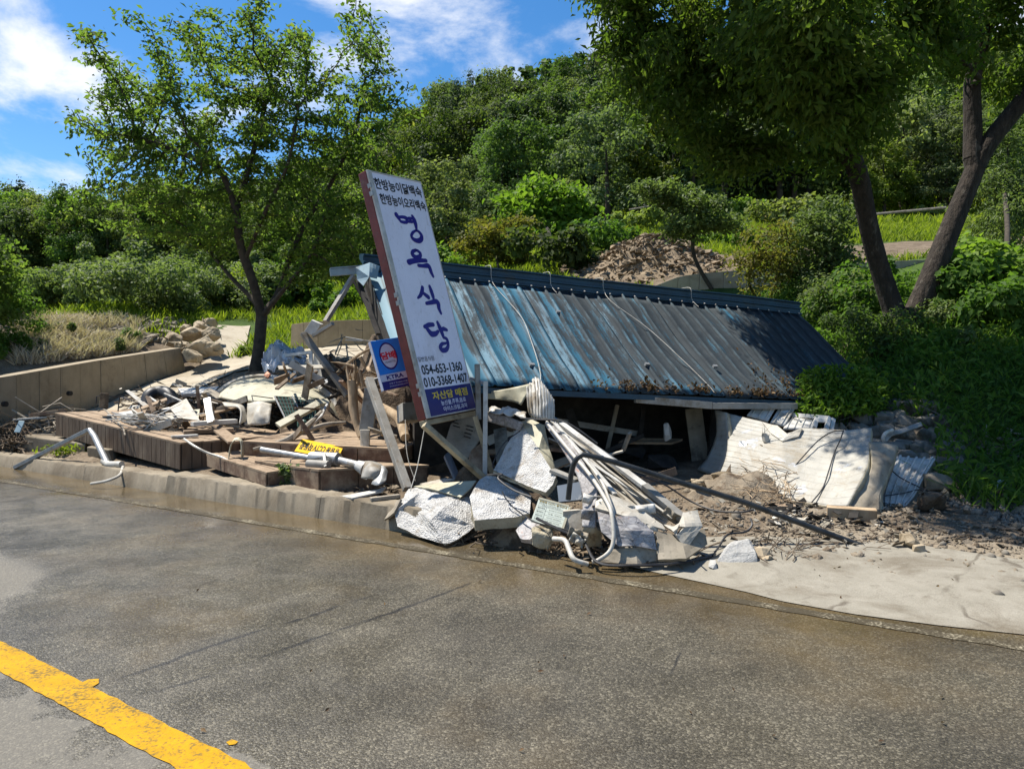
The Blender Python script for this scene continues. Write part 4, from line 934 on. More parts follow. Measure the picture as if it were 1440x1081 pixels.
# nearest and crest trees show largest: those are single objects, the rest one wood
Z = height([c[0] for c in cand], [c[1] for c in cand])
scr = []
for (px, py, q, u), z in zip(cand, Z):
    scr.append(1/py*(1.0 if -60 < u < 1500 else .3)*(1.35 if q > .86 else 1))
order = np.argsort(scr)[::-1]; first = set(order[:290].tolist())
rest_V, rest_F, rest_r, nv = [], [], [], 0
lowv = [crown_mesh(140+k, 1000, .62, 'broad', 7.6, 5.3) for k in range(4)]
used = set()
for i, ((px, py, q, u), z) in enumerate(zip(cand, Z)):
    pine = r_.random() < (.16 if q < .8 else .30); sc = r_.uniform(.6, 1.25)*(1.0 if q > .05 else .85); rot = r_.uniform(0, 6.28)
    if i in first:
        k = int(r_.integers(6, 8)) if pine else int(r_.integers(0, 6))
        sh, me, o0 = meshes[k]
        o = o0 if k not in used else bpy.data.objects.new('forest_tree', me)
        if k in used: link(o)
        used.add(k)
        o.location = (px, py, z-.4); o.rotation_euler = (0, 0, rot); o.scale = (sc*r_.uniform(.9, 1.15), sc*r_.uniform(.9, 1.15), sc)
        if pine: tag(o, 'dark pointed pine among the broadleaf trees on the wooded hill', 'tree', 'pines on the wooded hill')
        else: tag(o, 'rounded broadleaf tree in the dense wood covering the hill', 'tree', 'broadleaf trees on the wooded hill')
    else:
        V, F, rn = lowv[int(r_.integers(0, 4))]; c, s_ = math.cos(rot), math.sin(rot)
        Q = V@np.array([[c, s_, 0], [-s_, c, 0], [0, 0, 1]])*sc+[px, py, z-.4]
        rest_V.append(Q); rest_F.append(F+nv); rest_r.append(np.clip(rn*.8+r_.uniform(-.15, .3), 0, 1)); nv += len(V)
for k, (sh, me, o0) in enumerate(meshes):
    if k not in used: bpy.data.objects.remove(o0)
if rest_V: kind(np_mesh('forest', np.concatenate(rest_V), np.concatenate(rest_F), L_FOREST, rnd=np.concatenate(rest_r)), 'stuff')
# lone pine that stands above the crest
sh, me, o0 = meshes[6]
c_ = W(797, 112, 132); o = bpy.data.objects.new('pine_tree', me); link(o); o.location = (c_[0], c_[1], hz(c_[0], c_[1])-.3); o.scale = (1.0, 1.0, 1.25)
tag(o, 'lone pine poking above the crest of the wooded hill', 'tree')

# ------------------------------------------------------------------ grass, weeds, creepers, reeds
def scatter_on(n, test, box, seed, dz=0.):
    r = np.random.default_rng(seed); out = []
    x = r.uniform(box[0], box[1], n); y = r.uniform(box[2], box[3], n); m = test(x, y); x, y = x[m], y[m]
    return np.stack([x, y, height(x, y)+dz], 1)
def blades(name, P, h, w, mat, seed, lean=.35, seg=1):
    r = np.random.default_rng(seed); n = len(P); hh = h*r.uniform(.5, 1.35, n)
    a = r.uniform(0, 6.28, n); L = r.normal(size=(n, 2))*lean
    d = np.stack([np.cos(a), np.sin(a), 0*a], 1)*(w*.5)*r.uniform(.7, 1.3, n)[:, None]; top = P+np.stack([L[:, 0]*hh, L[:, 1]*hh, hh], 1)
    mid = P*.45+top*.55+np.stack([0*a, 0*a, hh*.12], 1)
    V = np.stack([P-d, P+d, mid+d*.8, mid-d*.8, top], 1).reshape(-1, 3); i = np.arange(n)*5
    F = np.concatenate([np.stack([i, i+1, i+2], 1), np.stack([i, i+2, i+3], 1), np.stack([i+3, i+2, i+4], 1)])
    return kind(np_mesh(name, V, F, mat, rnd=np.repeat(r.random(n), 5)), 'stuff')
pile = lambda x, y: np.hypot((x-4.3)/2.9, (y-22.5)/3.2) > 1
tline = lambda x, y: x*RN[0]+y*RN[1]
P = scatter_on(120000, lambda x, y: (y > 18.3-.16*(x+6)) & (np.abs(x) < y*.75+1) & pile(x, y) & ((x < 3) | (y > 19.3)) & ~((x > 8.3) & (y > 19.8) & (y < 25)) & ~((x > -8.6) & (x < -7.1) & (y < 23)), (-22, 20, 17, 36), 3)
blades('grass', P, .22, .035, L_GRASS, 3, .5)
P = scatter_on(26000, lambda x, y: (np.abs(x) < y*.75+1) & pile(x, y), (-36, 34, 34, 48), 4)
blades('grass', P, .42, .09, L_GRASS, 4, .5)
# dry straw bank above the low wall at left
def between(a, b, f): return a*(1-f)+b*f
r_ = np.random.default_rng(9); Q = []
for k in range(14000):
    u, v = r_.uniform(20, 195), 0; lo = 520-.12*(u-20)-4; v = r_.uniform(452, lo)
    if mnoise.noise(Vector((u*.03, v*.05, 0))) > -.28-.006*max(0, 60-u): Q.append((u, v))
Q = [on(u, v, 10, 26) for u, v in Q[::2]]
blades('dry_straw', np.array(Q), .26, .022, L_REED, 6, .7)
# creeper bank on the right
def bank(x, y):
    t = tline(x, y); return ((t > 10.65) | ((x/y > .575) & (t > 8.75+.25*np.sin(x*5)))) & (x > 4.4) & (y < 16.5) & (x < y*.74+.8)
P = scatter_on(26000, bank, (4.5, 12, 6.3, 17), 12, .06); r_ = np.random.default_rng(5)
nb = len(P); up_ = np.abs(r_.normal(size=nb))*.16
lift = np.array([mnoise.noise(Vector((p[0]*1.6, p[1]*1.6, 0))) for p in P]); P[:, 2] += up_+np.clip(lift, 0, 1)*.35
V, F, rn = leaf_mesh(P, .125, .34, .5, None, .35, seed=12)
ton = np.repeat(lift*.5+.2, 4); kind(np_mesh('creeper_cover', V, F, L_VINE, rnd=np.clip(rn*.6+ton, 0, 1)), 'stuff')
P = scatter_on(16000, bank, (4.5, 12, 6.3, 17), 15, .0); blades('bank_grass', P, .30, .020, L_VINE, 15, 1.1)
# sunny weeds growing over the stone wall top and the near corner of the roof
r_ = np.random.default_rng(4); P = []
for k in range(2600):
    u, v = r_.uniform(1120, 1250), r_.uniform(512, 584); w = 1-((u-1178)/66)**2-((v-552)/36)**2
    if w < -.1+.25*r_.normal(): continue
    P.append(W(u, v, 9.45+(566-v)*.010+r_.normal()*.10))
P = np.array(P); V, F, rn = leaf_mesh(P, .105, .34, .5, None, .35, seed=14); kind(np_mesh('weed_cover', V, F, L_BRIGHT, rnd=rn*.8), 'stuff')
mb = MB()
for p in P[::16]: mb.tube([[p[0], p[1]+.1, hz(p[0], p[1])-.05], p-[0, 0, .08], p], [.006, .004, .002], 4)
kind(mb.build('weed_stems', L_VINE), 'stuff')

# ------------------------------------------------------------------ small builders for the wreck
def recenter(o):
    V = np.empty(len(o.data.vertices)*3, np.float32); o.data.vertices.foreach_get('co', V); V = V.reshape(-1, 3)
    c = V.mean(0); c[2] = V[:, 2].min(); V -= c; o.data.vertices.foreach_set('co', V.ravel()); o.location = Vector(o.location)+Vector(map(float, c)); o.data.update(); return o
def one(o, label, cat, group=None):
    if not o.children: recenter(o)
    return tag(o, label, cat, group)
def beam(name, label, cat, p0, p1, w, h, mat, group=None, bevel=.004, up=(0, 0, 1)):
    return one(MB().beam(p0, p1, w, h, up).build(name, mat, bevel=bevel), label, cat, group)
def tube(name, label, cat, pts, r, mat, n=8, sm=6, group=None):
    return one(MB().tube(pts, r, n, smooth_path=sm if len(pts) > 2 else 0).build(name, mat, smooth=True), label, cat, group)
def mound(name, c, rx, ry, h, mat, rough=.12, seed=0, n=40, rot=0., k_='stuff', sink=.1):
    r = np.random.default_rng(seed); V = []; m_ = n//2
    for i in range(m_+1):
        for j in range(n):
            a = 2*math.pi*j/n; q = i/m_; x, y = math.cos(a)*q*rx, math.sin(a)*q*ry
            x, y = x*math.cos(rot)-y*math.sin(rot), x*math.sin(rot)+y*math.cos(rot)
            w = 1+.25*mnoise.noise(Vector((math.cos(a)*1.3, math.sin(a)*1.3, seed)))
            X, Y = c[0]+x*w, c[1]+y*w; z = h*(1-_ss(np.array(q)))
            V.append((X, Y, z))
    V = np.array(V); V[:, 2] += height(V[:, 0], V[:, 1])
    nz_ = np.array([mnoise.fractal(Vector(p)*3.2+Vector((seed, 0, 0)), .9, 2.1, 6) for p in V]); q = np.repeat(np.arange(m_+1)/m_, n)
    V[:, 2] += nz_*rough*(1-q**3)-sink*q**2
    F = [(i*n+j, i*n+(j+1) % n, (i+1)*n+(j+1) % n, (i+1)*n+j) for i in range(m_) for j in range(n)]
    o = np_mesh(name, V, np.array(F)[:, ::-1], mat, smooth=False)
    if k_: kind(o, k_)
    return o
def sticks(name, n, box, rad, L, mat, seed, lift=.25, pt=None, dirb=(0, 0, 0), kd='stuff'):
    r = np.random.default_rng(seed); mb = MB()
    for _ in range(n):
        if pt is not None: p = pt(r)
        else:
            u, v = r.uniform(box[0], box[2]), r.uniform(box[1], box[3]); p = on(u, v, 4.5, 20)+[0, 0, abs(r.normal())*lift]
        d = nrm(r.normal(size=3)*[1, 1, .35]+dirb); l = r.uniform(*L)
        m1 = p+r.normal(size=3)*l*.07; rr = r.uniform(*rad)
        mb.tube([p-d*l/2, m1, p+d*l/2], [rr, rr*.85, rr*.45], 5)
    return kind(mb.build(name, mat), kd)
def scraps(name, n, box, size, mat, seed, lift=.05, th=.006):
    r = np.random.default_rng(seed); mb = MB()
    for _ in range(n):
        u, v = r.uniform(box[0], box[2]), r.uniform(box[1], box[3]); p = on(u, v, 4.5, 20)+[0, 0, abs(r.normal())*lift+.01]
        a = nrm(r.normal(size=3)*[1, 1, .3]); b = nrm(np.cross(a, r.normal(size=3)*.4+[0, 0, 1])); c = np.cross(a, b)
        s = r.uniform(*size); mb.box(p-a*s/2, a*s, b*s*r.uniform(.2, .8), c*th)
    return kind(mb.build(name, mat), 'stuff')
def lettering(body, parent, mat, o, r, u, n, cx, cy, h, w=None, bold=.02, flip=False, rot=0.):
    """flat print laid on a sign: body centred at (cx, cy) metres on the plane o + x r + y u"""
    c = bpy.data.curves.new('lettering', 'FONT'); c.body = body; c.size = 1; c.offset = bold; c.resolution_u = 4
    t = bpy.data.objects.new('lettering', c); col.objects.link(t)
    dg = bpy.context.evaluated_depsgraph_get(); me = bpy.data.meshes.new_from_object(t.evaluated_get(dg))
    col.objects.unlink(t); bpy.data.objects.remove(t)
    V = np.empty(len(me.vertices)*3, np.float32); me.vertices.foreach_get('co', V); V = V.reshape(-1, 3).astype(float)
    F = [tuple(p.vertices) for p in me.polygons]; bpy.data.meshes.remove(me)
    lo, hi = V.min(0), V.max(0); V = V-(lo+hi)/2; sy = h/(hi-lo)[1]; sx = (w/(hi-lo)[0]) if w else sy
    x, y = V[:, 0]*sx, V[:, 1]*sy
    if flip: x, y = -x, -y
    P = np.asarray(o)+np.outer(cx+x, r)+np.outer(cy+y, u)+np.asarray(n)*.0025
    return np_mesh('lettering', P, F, mat, parent)
def panel(name, mat, parent, o, r, u, n, x0, x1, y0, y1, z0, z1, bevel=0.):
    o, r, u, n = map(np.asarray, (o, r, u, n))
    return MB().box(o+r*x0+u*y0+n*z0, r*(x1-x0), u*(y1-y0), n*(z1-z0)).build(name, mat, parent, bevel=bevel)

# ------------------------------------------------------------------ the collapsed building
TL, TR = np.array([-1.75, 9.08, 2.66]), np.array([4.6, 11.7, 2.28]); EL, ER = np.array([-1.085, 7.46, 1.36]), np.array([5.265, 10.08, .98])
bld = thing('collapsed_building', 'collapsed restaurant sunk under its long worn blue corrugated roof, tilted to the ground', 'building', (1.5, 10.5, .2))
along = nrm(TR-TL); down = nrm(EL-TL); rn_ = nrm(np.cross(down, along)); rn_ = rn_ if rn_[2] > 0 else -rn_
LEN, SLO = np.linalg.norm(TR-TL), np.linalg.norm(EL-TL)
prof = [(0, 0), (.148, 0), (.164, .026), (.178, .026), (.2, 0)]
nr, pan = int(LEN/.2), 5
for p0 in range(0, nr, pan):
    xs_ = []; hs_ = []
    for k in range(p0, min(p0+pan, nr)):
        for a, h in prof[:-1]: xs_.append(k*.2+a); hs_.append(h)
    xs_.append(min(p0+pan, nr)*.2+.02); hs_.append(.004)
    xs_, hs_ = np.array(xs_), np.array(hs_); ds = np.linspace(-.03, SLO, 15); V, S = [], []
    for d in ds:
        for x, h in zip(xs_, hs_):
            P = TL+along*x+down*d; dent = mnoise.fractal(Vector((x*.9, d*1.1, 2.)), 1., 2., 4)*.034 - .02*math.sin(math.pi*max(d, 0)/SLO)
            V.append(P+rn_*(h+dent+(.006 if p0 % 10 else 0))); S.append((x, d, 0))
    m = len(xs_); F = np.array([(i*m+j, (i+1)*m+j, (i+1)*m+j+1, i*m+j+1) for i in range(len(ds)-1) for j in range(m-1)])
    o = np_mesh('roof_sheet', V, F, M_ROOF, bld, st=S)
    s_ = o.modifiers.new('thickness', 'SOLIDIFY'); s_.thickness = .004; s_.offset = -1
    for x, d in ((1.55, 1.75), (3.15, 1.6), (4.2, 1.55), (2.35, .55)):
        if p0*.2 <= x < (p0+pan)*.2: p = TL+along*x+down*d; MB().box(p-along*.03, along*.06, down*.035, rn_*.035).build('roof_bracket', M_GALV, o)
back = nrm(np.array([-along[1], along[0], 0])); upz = np.array([0, 0, 1.])
pf = [(.075, -.07), (.075, .028), (.05, .036), (.05, .056), (.088, .066), (.088, .112), (.062, .120), (.062, .142), (.10, .152), (.10, .205), (.06, .212), (.06, .232), (.34, .262), (.34, .20), (.12, .1)]
V = []; ql = np.linspace(-.05, LEN+.02, 24)
for q_ in ql:
    w_ = mnoise.noise(Vector((q_*.8, 0, 5)))*.012
    for b_, z_ in pf: V.append(TL+along*q_+back*b_+upz*(z_+w_))
m = len(pf); F = [(i*m+j, (i+1)*m+j, (i+1)*m+(j+1) % m, i*m+(j+1) % m) for i in range(23) for j in range(m)]+[tuple(range(m))[::-1], tuple(range(23*m, 24*m))]
np_mesh('ridge_flashing', V, F, M_FLASH, bld)
mb = MB()
for k in range(nr): p = TL+along*(k*.2+.164)-down*.012+rn_*.036; mb.box(p-along*.008, along*.016, down*.016, rn_*.012)
kind(mb.build('roof_screws', M_WHITEMET, bld), 'stuff')
# rear slope, end walls, dark back wall and floor slab keep the inside dark as in a real wreck
rb0, rb1 = TL+back*.34+upz*.2, TR+back*.34+upz*.2
MB().slab([rb0+along*1.6, rb1+along*.1, rb1+along*.1+back*2.2-upz*1.75, rb0+along*1.6+back*2.2-upz*1.75], .03, n=np.array([0, 0, -1.])).build('rear_roof', M_FLASH, bld)
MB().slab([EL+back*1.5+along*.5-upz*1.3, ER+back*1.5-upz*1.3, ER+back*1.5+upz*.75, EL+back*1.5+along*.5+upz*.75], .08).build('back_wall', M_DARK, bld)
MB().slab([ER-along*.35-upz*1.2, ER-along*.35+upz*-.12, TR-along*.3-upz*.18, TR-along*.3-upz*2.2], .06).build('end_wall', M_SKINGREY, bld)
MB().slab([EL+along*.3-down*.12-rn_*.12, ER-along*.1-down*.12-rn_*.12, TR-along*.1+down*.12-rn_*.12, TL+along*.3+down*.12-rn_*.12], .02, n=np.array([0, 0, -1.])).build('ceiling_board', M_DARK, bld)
e0, e1, e2 = W(893, 561, 8.55), W(1000, 570, 8.85), W(1120, 571, 9.35)
mb = MB(); mb.beam(e0, e1, .05, .085); mb.beam(e1+[.003, 0, -.004], e2, .05, .075); mb.build('eave_board', M_GREYTUBE, bld, bevel=.004)
beamline = EL+along*.1-upz*.06-down*.03
MB().beam(beamline, beamline+along*(LEN-.4), .04, .06).build('eave_purlin', M_FLASH, bld)
# bent trim and truss at the near left end
MB().beam(W(464, 383.5, 8.85), W(511, 380, 8.95), .05, .085).build('end_trim', M_LBLUE, bld, bevel=.004)
MB().beam(W(464, 377.6, 8.86), W(522, 373, 8.98), .09, .012).build('end_trim', M_LBLUE, bld)
facets('end_trim', dict(a=(500, 376, 8.8), b=(520, 369, 8.95), c=(534, 374, 9.0), d=(530, 392, 8.9), e=(519, 389, 8.72), f=(511, 402, 8.7), g=(502, 393, 8.78)), ['abe', 'bcde', 'aeg', 'efg'], M_LBLUE, bld, .006, 2, .004, 9)
for a, b, w in (((497, 388, 8.9), (458, 452, 8.6), .07), ((503, 392, 9.0), (532, 470, 8.3), .05), ((512, 392, 9.1), (540, 478, 8.6), .03), ((497, 395, 9.2), (520, 440, 9.0), .025)):
    MB().beam(W(*a), W(*b), w, w*.6).build('truss_bar', M_GREYTUBE if w > .06 else M_DARK, bld)
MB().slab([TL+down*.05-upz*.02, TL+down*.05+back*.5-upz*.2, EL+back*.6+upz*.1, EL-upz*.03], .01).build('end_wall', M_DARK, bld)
# things lying in the dark under the eave
r_ = np.random.default_rng(17)
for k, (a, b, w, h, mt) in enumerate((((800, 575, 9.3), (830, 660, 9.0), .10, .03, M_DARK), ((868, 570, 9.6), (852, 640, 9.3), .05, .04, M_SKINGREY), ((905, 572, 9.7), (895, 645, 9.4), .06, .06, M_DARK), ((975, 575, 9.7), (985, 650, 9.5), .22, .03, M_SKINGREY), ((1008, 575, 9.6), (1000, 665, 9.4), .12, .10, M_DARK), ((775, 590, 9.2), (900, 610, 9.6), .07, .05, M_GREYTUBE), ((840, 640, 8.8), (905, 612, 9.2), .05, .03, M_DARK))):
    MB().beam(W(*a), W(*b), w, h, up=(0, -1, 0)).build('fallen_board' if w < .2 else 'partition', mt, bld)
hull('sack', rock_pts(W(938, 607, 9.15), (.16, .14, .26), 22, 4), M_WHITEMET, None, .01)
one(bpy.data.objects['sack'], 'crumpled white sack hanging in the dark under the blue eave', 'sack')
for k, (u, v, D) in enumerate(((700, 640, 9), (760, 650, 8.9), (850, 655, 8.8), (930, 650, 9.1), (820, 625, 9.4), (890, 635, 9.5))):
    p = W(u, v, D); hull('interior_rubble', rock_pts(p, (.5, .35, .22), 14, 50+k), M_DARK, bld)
MB().slab([W(880, 615, 9.3), W(960, 617, 9.5), W(945, 622, 9.3), W(870, 621, 9.2)], .03).build('fallen_board', M_WOODMUD, bld)
# cords lying over the roof
def roofcord(pts, label):
    P = [TL+along*pts[0][0]+back*.28+upz*.27, TL+along*pts[0][0]+back*.07+upz*.25, TL+along*pts[0][0]+back*.04+upz*.10]+[TL+along*x+down*d+rn_*h for x, d, h in pts]; tube('cord', label, 'cord', P, .0042, M_PVC, 5, 6)
roofcord([(1.62, .12, .035), (1.74, .8, .045), (1.68, 1.4, .045), (1.60, 1.85, .05), (1.52, 2.1, .05), (1.40, 2.2, .02)], 'white cord draped over the blue roof nearest the leaning sign')
roofcord([(3.30, .2, .035), (3.55, .8, .045), (3.72, 1.5, .045), (3.80, 2.0, .05), (3.82, 2.15, .04)], 'white cord running straight down the middle of the blue roof')
roofcord([(2.48, .02, .04), (2.5, .10, .035)], 'short white cord over the dark roof flashing between the two long cords')
roofcord([(4.78, .02, .04), (4.8, .10, .035)], 'short white cord over the flashing right of the long cords')
# fallen brown leaves caught along the eave
r_ = np.random.default_rng(23); C = []
for x0, n_ in ((2.3, 20), (2.62, 45), (2.95, 70), (3.25, 30), (3.65, 70), (4.15, 40), (4.55, 80), (4.8, 70), (5.1, 70), (5.4, 50), (5.6, 40), (5.9, 30)):
    for _ in range(n_): C.append(TL+along*(x0+r_.normal()*.07)+down*(SLO-.02-abs(r_.normal())*(.09 if x0 < 4.6 else .28))+rn_*(.02+abs(r_.normal())*.03))
V, F, rnn = leaf_mesh(np.array(C), .055, .5, .3, None, .1, seed=23); kind(np_mesh('dead_leaves', V, F, L_DEAD, rnd=rnn), 'stuff')

# ------------------------------------------------------------------ the leaning shop sign
so, sr, su, sn = np.array([-.806, 7.0, 1.037]), np.array([.5428, .838, .0563]), np.array([-.2433, .0928, .9655]), np.array([.8038, -.5378, .2543])
SW, SH, STK = .81, 2.48, .115
sg = thing('shop_sign', 'tall white restaurant sign with blue Korean lettering leaning in front of the blue roof', 'sign', so+su*0)
cab_ = panel('cabinet', M_REDWOOD, sg, so, sr, su, sn, -.004, SW-.004, 0, SH, -STK, -.014, .006)
face_ = panel('sign_face', M_SIGN, sg, so, sr, su, sn, .058, SW-.008, .012, SH-.012, -.013, 0)
panel('face_frame', M_WHITEMET, sg, so, sr, su, sn, 0, .055, 0, SH, -.013, .010, .003)
panel('face_frame', M_WHITEMET, sg, so, sr, su, sn, SW-.007, SW, 0, SH, -.013, .006, .002)
panel('face_frame', M_WHITEMET, sg, so, sr, su, sn, .055, SW-.007, 0, .011, -.013, .006)
panel('face_frame', M_WHITEMET, sg, so, sr, su, sn, .055, SW-.007, SH-.011, SH, -.013, .006)
for y in (.22, .30, 1.12, 1.20, 2.22, 2.30): panel('hinge', M_GALV, cab_, so, sr, su, sn, -.008, .006, y, y+.045, -.03, .013)
band_ = panel('blue_band', M_NAVY, sg, so, sr, su, sn, .06, SW-.008, .013, .278, .0, .0015)
fx = lambda f: .03+f*(SW-.03)
L = lambda s, mat, cx, fy, h, w, bold=.02: lettering(s, band_ if fy > .89 else face_, mat, so, sr, su, sn, cx*SW, (1-fy)*SH, h, w*SW, bold)
L('한방능이닭백숙', M_INK, .52, .050, .118, .88, .026)
L('한방능이오리백숙', M_INK, .545, .112, .112, .86, .026)
L('일반음식점', M_INK, .24, .768, .050, .30, .004)
L('054-653-1360', M_INK, .51, .811, .098, .80, .026)
L('010-3368-1407', M_INK, .53, .861, .098, .87, .026)
L('자산담 매점', M_YELINK, .54, .918, .082, .70, .026)
L('농산물,주류,음료', M_WHITEINK, .57, .951, .052, .50, .012)
L('아이스크림,과자', M_WHITEINK, .58, .976, .050, .48, .012)
def brush(strokes, cx, cy, w, h, name='brush_lettering'):
    V, F = [], []; o = so+sn*.002
    for si, (pts, wd) in enumerate(strokes):
        P = catmull(np.array(pts, float), 8); n_ = len(P); ww = np.interp(np.linspace(0, 1, n_), np.linspace(0, 1, len(wd)), wd)*.86
        P = (P-.5)*[w, h]+[cx, cy]; ww = ww*h; b = len(V); lift = sn*si*.0003
        d = np.gradient(P, axis=0); d /= np.maximum(np.linalg.norm(d, axis=1), 1e-9)[:, None]; nn = np.stack([-d[:, 1], d[:, 0]], 1)
        for p, q, k in zip(P, nn, ww): V += [o+sr*(p+q*k)[0]+su*(p+q*k)[1]+lift, o+sr*(p-q*k)[0]+su*(p-q*k)[1]+lift]
        F += [(b+2*i, b+2*i+1, b+2*i+3, b+2*i+2) for i in range(n_-1)]
        for e, sgn in ((0, -1), (n_-1, 1)):
            c0 = len(V); k = ww[e]; a0 = math.atan2(*(d[e]*sgn)[::-1])
            for j in range(7): a = a0-math.pi/2+math.pi*j/6; q = P[e]+np.array([math.cos(a), math.sin(a)])*k; V.append(o+sr*q[0]+su*q[1]+lift)
            F.append(tuple(range(c0, c0+7)))
    V = np.array(V); out = []
    for f in F:
        a = np.cross(V[f[1]]-V[f[0]], V[f[2]]-V[f[0]]); out.append(f if a@sn > 0 else f[::-1])
    np_mesh(name, V, out, M_INKBLUE, face_)
Y = lambda f: (1-f)*SH
brush([([(.02, .97), (.07, .86), (.14, .72)], (.13, .10, .07)), ([(.13, .90), (.30, .92), (.42, .88), (.40, .76), (.36, .70)], (.07, .08, .11, .09, .06)), ([(.13, .72), (.27, .71), (.38, .73)], (.07, .08, .07)),
       ([(.45, .89), (.56, .91), (.66, .92)], (.06, .08, .06)), ([(.47, .76), (.58, .78), (.68, .79)], (.06, .08, .06)), ([(.70, 1.02), (.74, .88), (.76, .70), (.74, .48)], (.08, .13, .12, .07)),
       ([(.72, .45), (.55, .34), (.44, .18), (.52, .05), (.70, .02), (.86, .12), (.90, .28), (.80, .42), (.70, .43)], (.05, .07, .08, .10, .12, .12, .10, .07, .05))], .56*SW, Y(.222), .36, .265)
brush([([(.46, 1.0), (.30, .92), (.26, .80), (.40, .72), (.56, .76), (.62, .88), (.52, .98), (.42, .98)], (.07, .09, .11, .10, .10, .09, .07, .05)), ([(.42, .72), (.44, .64), (.46, .58)], (.08, .08, .08)),
       ([(.02, .50), (.22, .56), (.50, .60), (.80, .62)], (.13, .12, .10, .09)), ([(.40, .40), (.62, .40), (.82, .42), (.88, .34), (.90, .18), (.94, .02)], (.08, .09, .12, .12, .11, .08))], .575*SW, Y(.370), .36, .275)
brush([([(.36, .98), (.30, .84), (.18, .68), (.04, .58)], (.10, .11, .09, .05)), ([(.30, .80), (.42, .70), (.52, .62)], (.07, .10, .11)), ([(.70, 1.04), (.72, .86), (.74, .66), (.73, .52)], (.08, .12, .11, .06)),
       ([(.36, .38), (.60, .42), (.82, .46), (.90, .38), (.88, .20), (.92, .0)], (.08, .10, .12, .13, .11, .07))], .565*SW, Y(.528), .35, .275)
brush([([(.04, .90), (.24, .96), (.42, .97)], (.08, .10, .09)), ([(.10, .88), (.18, .74), (.26, .64), (.42, .64), (.56, .72)], (.09, .11, .13, .11, .07)), ([(.62, 1.04), (.66, .86), (.70, .66), (.72, .50)], (.08, .12, .11, .08)), ([(.70, .78), (.82, .80), (.94, .76)], (.07, .10, .07)),
       ([(.72, .50), (.84, .42), (.84, .22), (.72, .06), (.54, .04), (.48, .14), (.58, .26), (.72, .28), (.84, .30)], (.06, .08, .08, .10, .11, .10, .08, .06, .05))], .575*SW, Y(.685), .38, .29)
# the stand: bottom tube, slanted leg, two uprights
bl_ = so-su*.035-sn*.06
MB().beam(bl_-sr*.02, bl_+sr*(SW+.02), .06, .05, up=tuple(su)).build('frame_tube', M_TANTUBE, sg, bevel=.003)
MB().beam(W(596, 597, 6.98), W(680, 672, 7.25), .055, .055, up=tuple(sn)).build('leg', M_TANTUBE, sg, bevel=.003)
MB().beam(W(671, 512, 7.62), W(673, 590, 7.55), .05, .05).build('upright', M_GREYTUBE, sg, bevel=.003)
MB().beam(W(683, 536, 7.45), W(682, 668, 7.3), .045, .045).build('upright', M_WHITEMET, sg, bevel=.003)
MB().beam(W(662, 532, 7.7), W(684, 540, 7.5), .03, .03).build('frame_tube', M_GALV, sg, bevel=.002)
MB().beam(W(668, 585, 7.5), W(692, 665, 7.5), .05, .05).build('leg', M_TANTUBE, sg, bevel=.003)

# the blue tobacco sign hung on its side
q = [W(521, 480, 7.16), W(563, 473.5, 7.40), W(540, 549, 7.06)]
kr_, ku_ = q[1]-q[0], q[0]-q[2]; KW, KH = np.linalg.norm(kr_), np.linalg.norm(ku_); kr_, ku_ = nrm(kr_), nrm(ku_); kn_ = nrm(np.cross(kr_, ku_)); ko = q[2]
ts = thing('tobacco_sign', 'small blue and white tobacco sign with red lettering hung beside the tall sign', 'sign', ko)
tb_ = panel('sign_board', M_BLUE, ts, ko, kr_, ku_, kn_, 0, KW, KH*.30, KH, -.035, 0, .004)
panel('white_band', M_PALE, ts, ko, kr_, ku_, kn_, 0, KW, KH*.165, KH*.30, -.035, .0005)
panel('navy_band', M_NAVY, ts, ko, kr_, ku_, kn_, 0, KW, 0, KH*.165, -.035, 0, .004)
panel('rim', M_PALE, ts, ko, kr_, ku_, kn_, -.007, -.001, 0, KH, -.037, .003)
panel('bracket', M_GALV, ts, ko, kr_, ku_, kn_, KW*.9, KW*1.3, KH*.55, KH*.6, -.06, -.04)
def disc(rad, mat, z, name, squash=1.):
    c0 = ko+kr_*KW*.44+ku_*KH*.655+kn_*z; P = [c0+kr_*math.cos(a)*rad*squash+ku_*math.sin(a)*rad for a in np.linspace(0, 2*math.pi, 40, endpoint=False)]
    np_mesh(name, P, [tuple(range(40))], mat, tb_)
disc(KH*.28, M_NAVY, .001, 'ring', .72); disc(KH*.243, M_PALE, .002, 'disc', .72)
K = lambda s, mat, cx, cy, h, w, b=.02: lettering(s, tb_, mat, ko, kr_, ku_, kn_+0, cx*KW, cy*KH, h*KH, w*KW, b)
K('담배', M_REDINK, .44, .665, .16, .50, .045); K('CIGARETTES', M_INK, .44, .535, .04, .36, .005); K('KTRA', M_NAVY, .47, .232, .085, .56, .035)
K('신문고 및 0644-1708', M_PALE, .52, .105, .035, .6, .0); K('www.aiosweet.co.kr', M_PALE, .52, .055, .03, .62, .0)

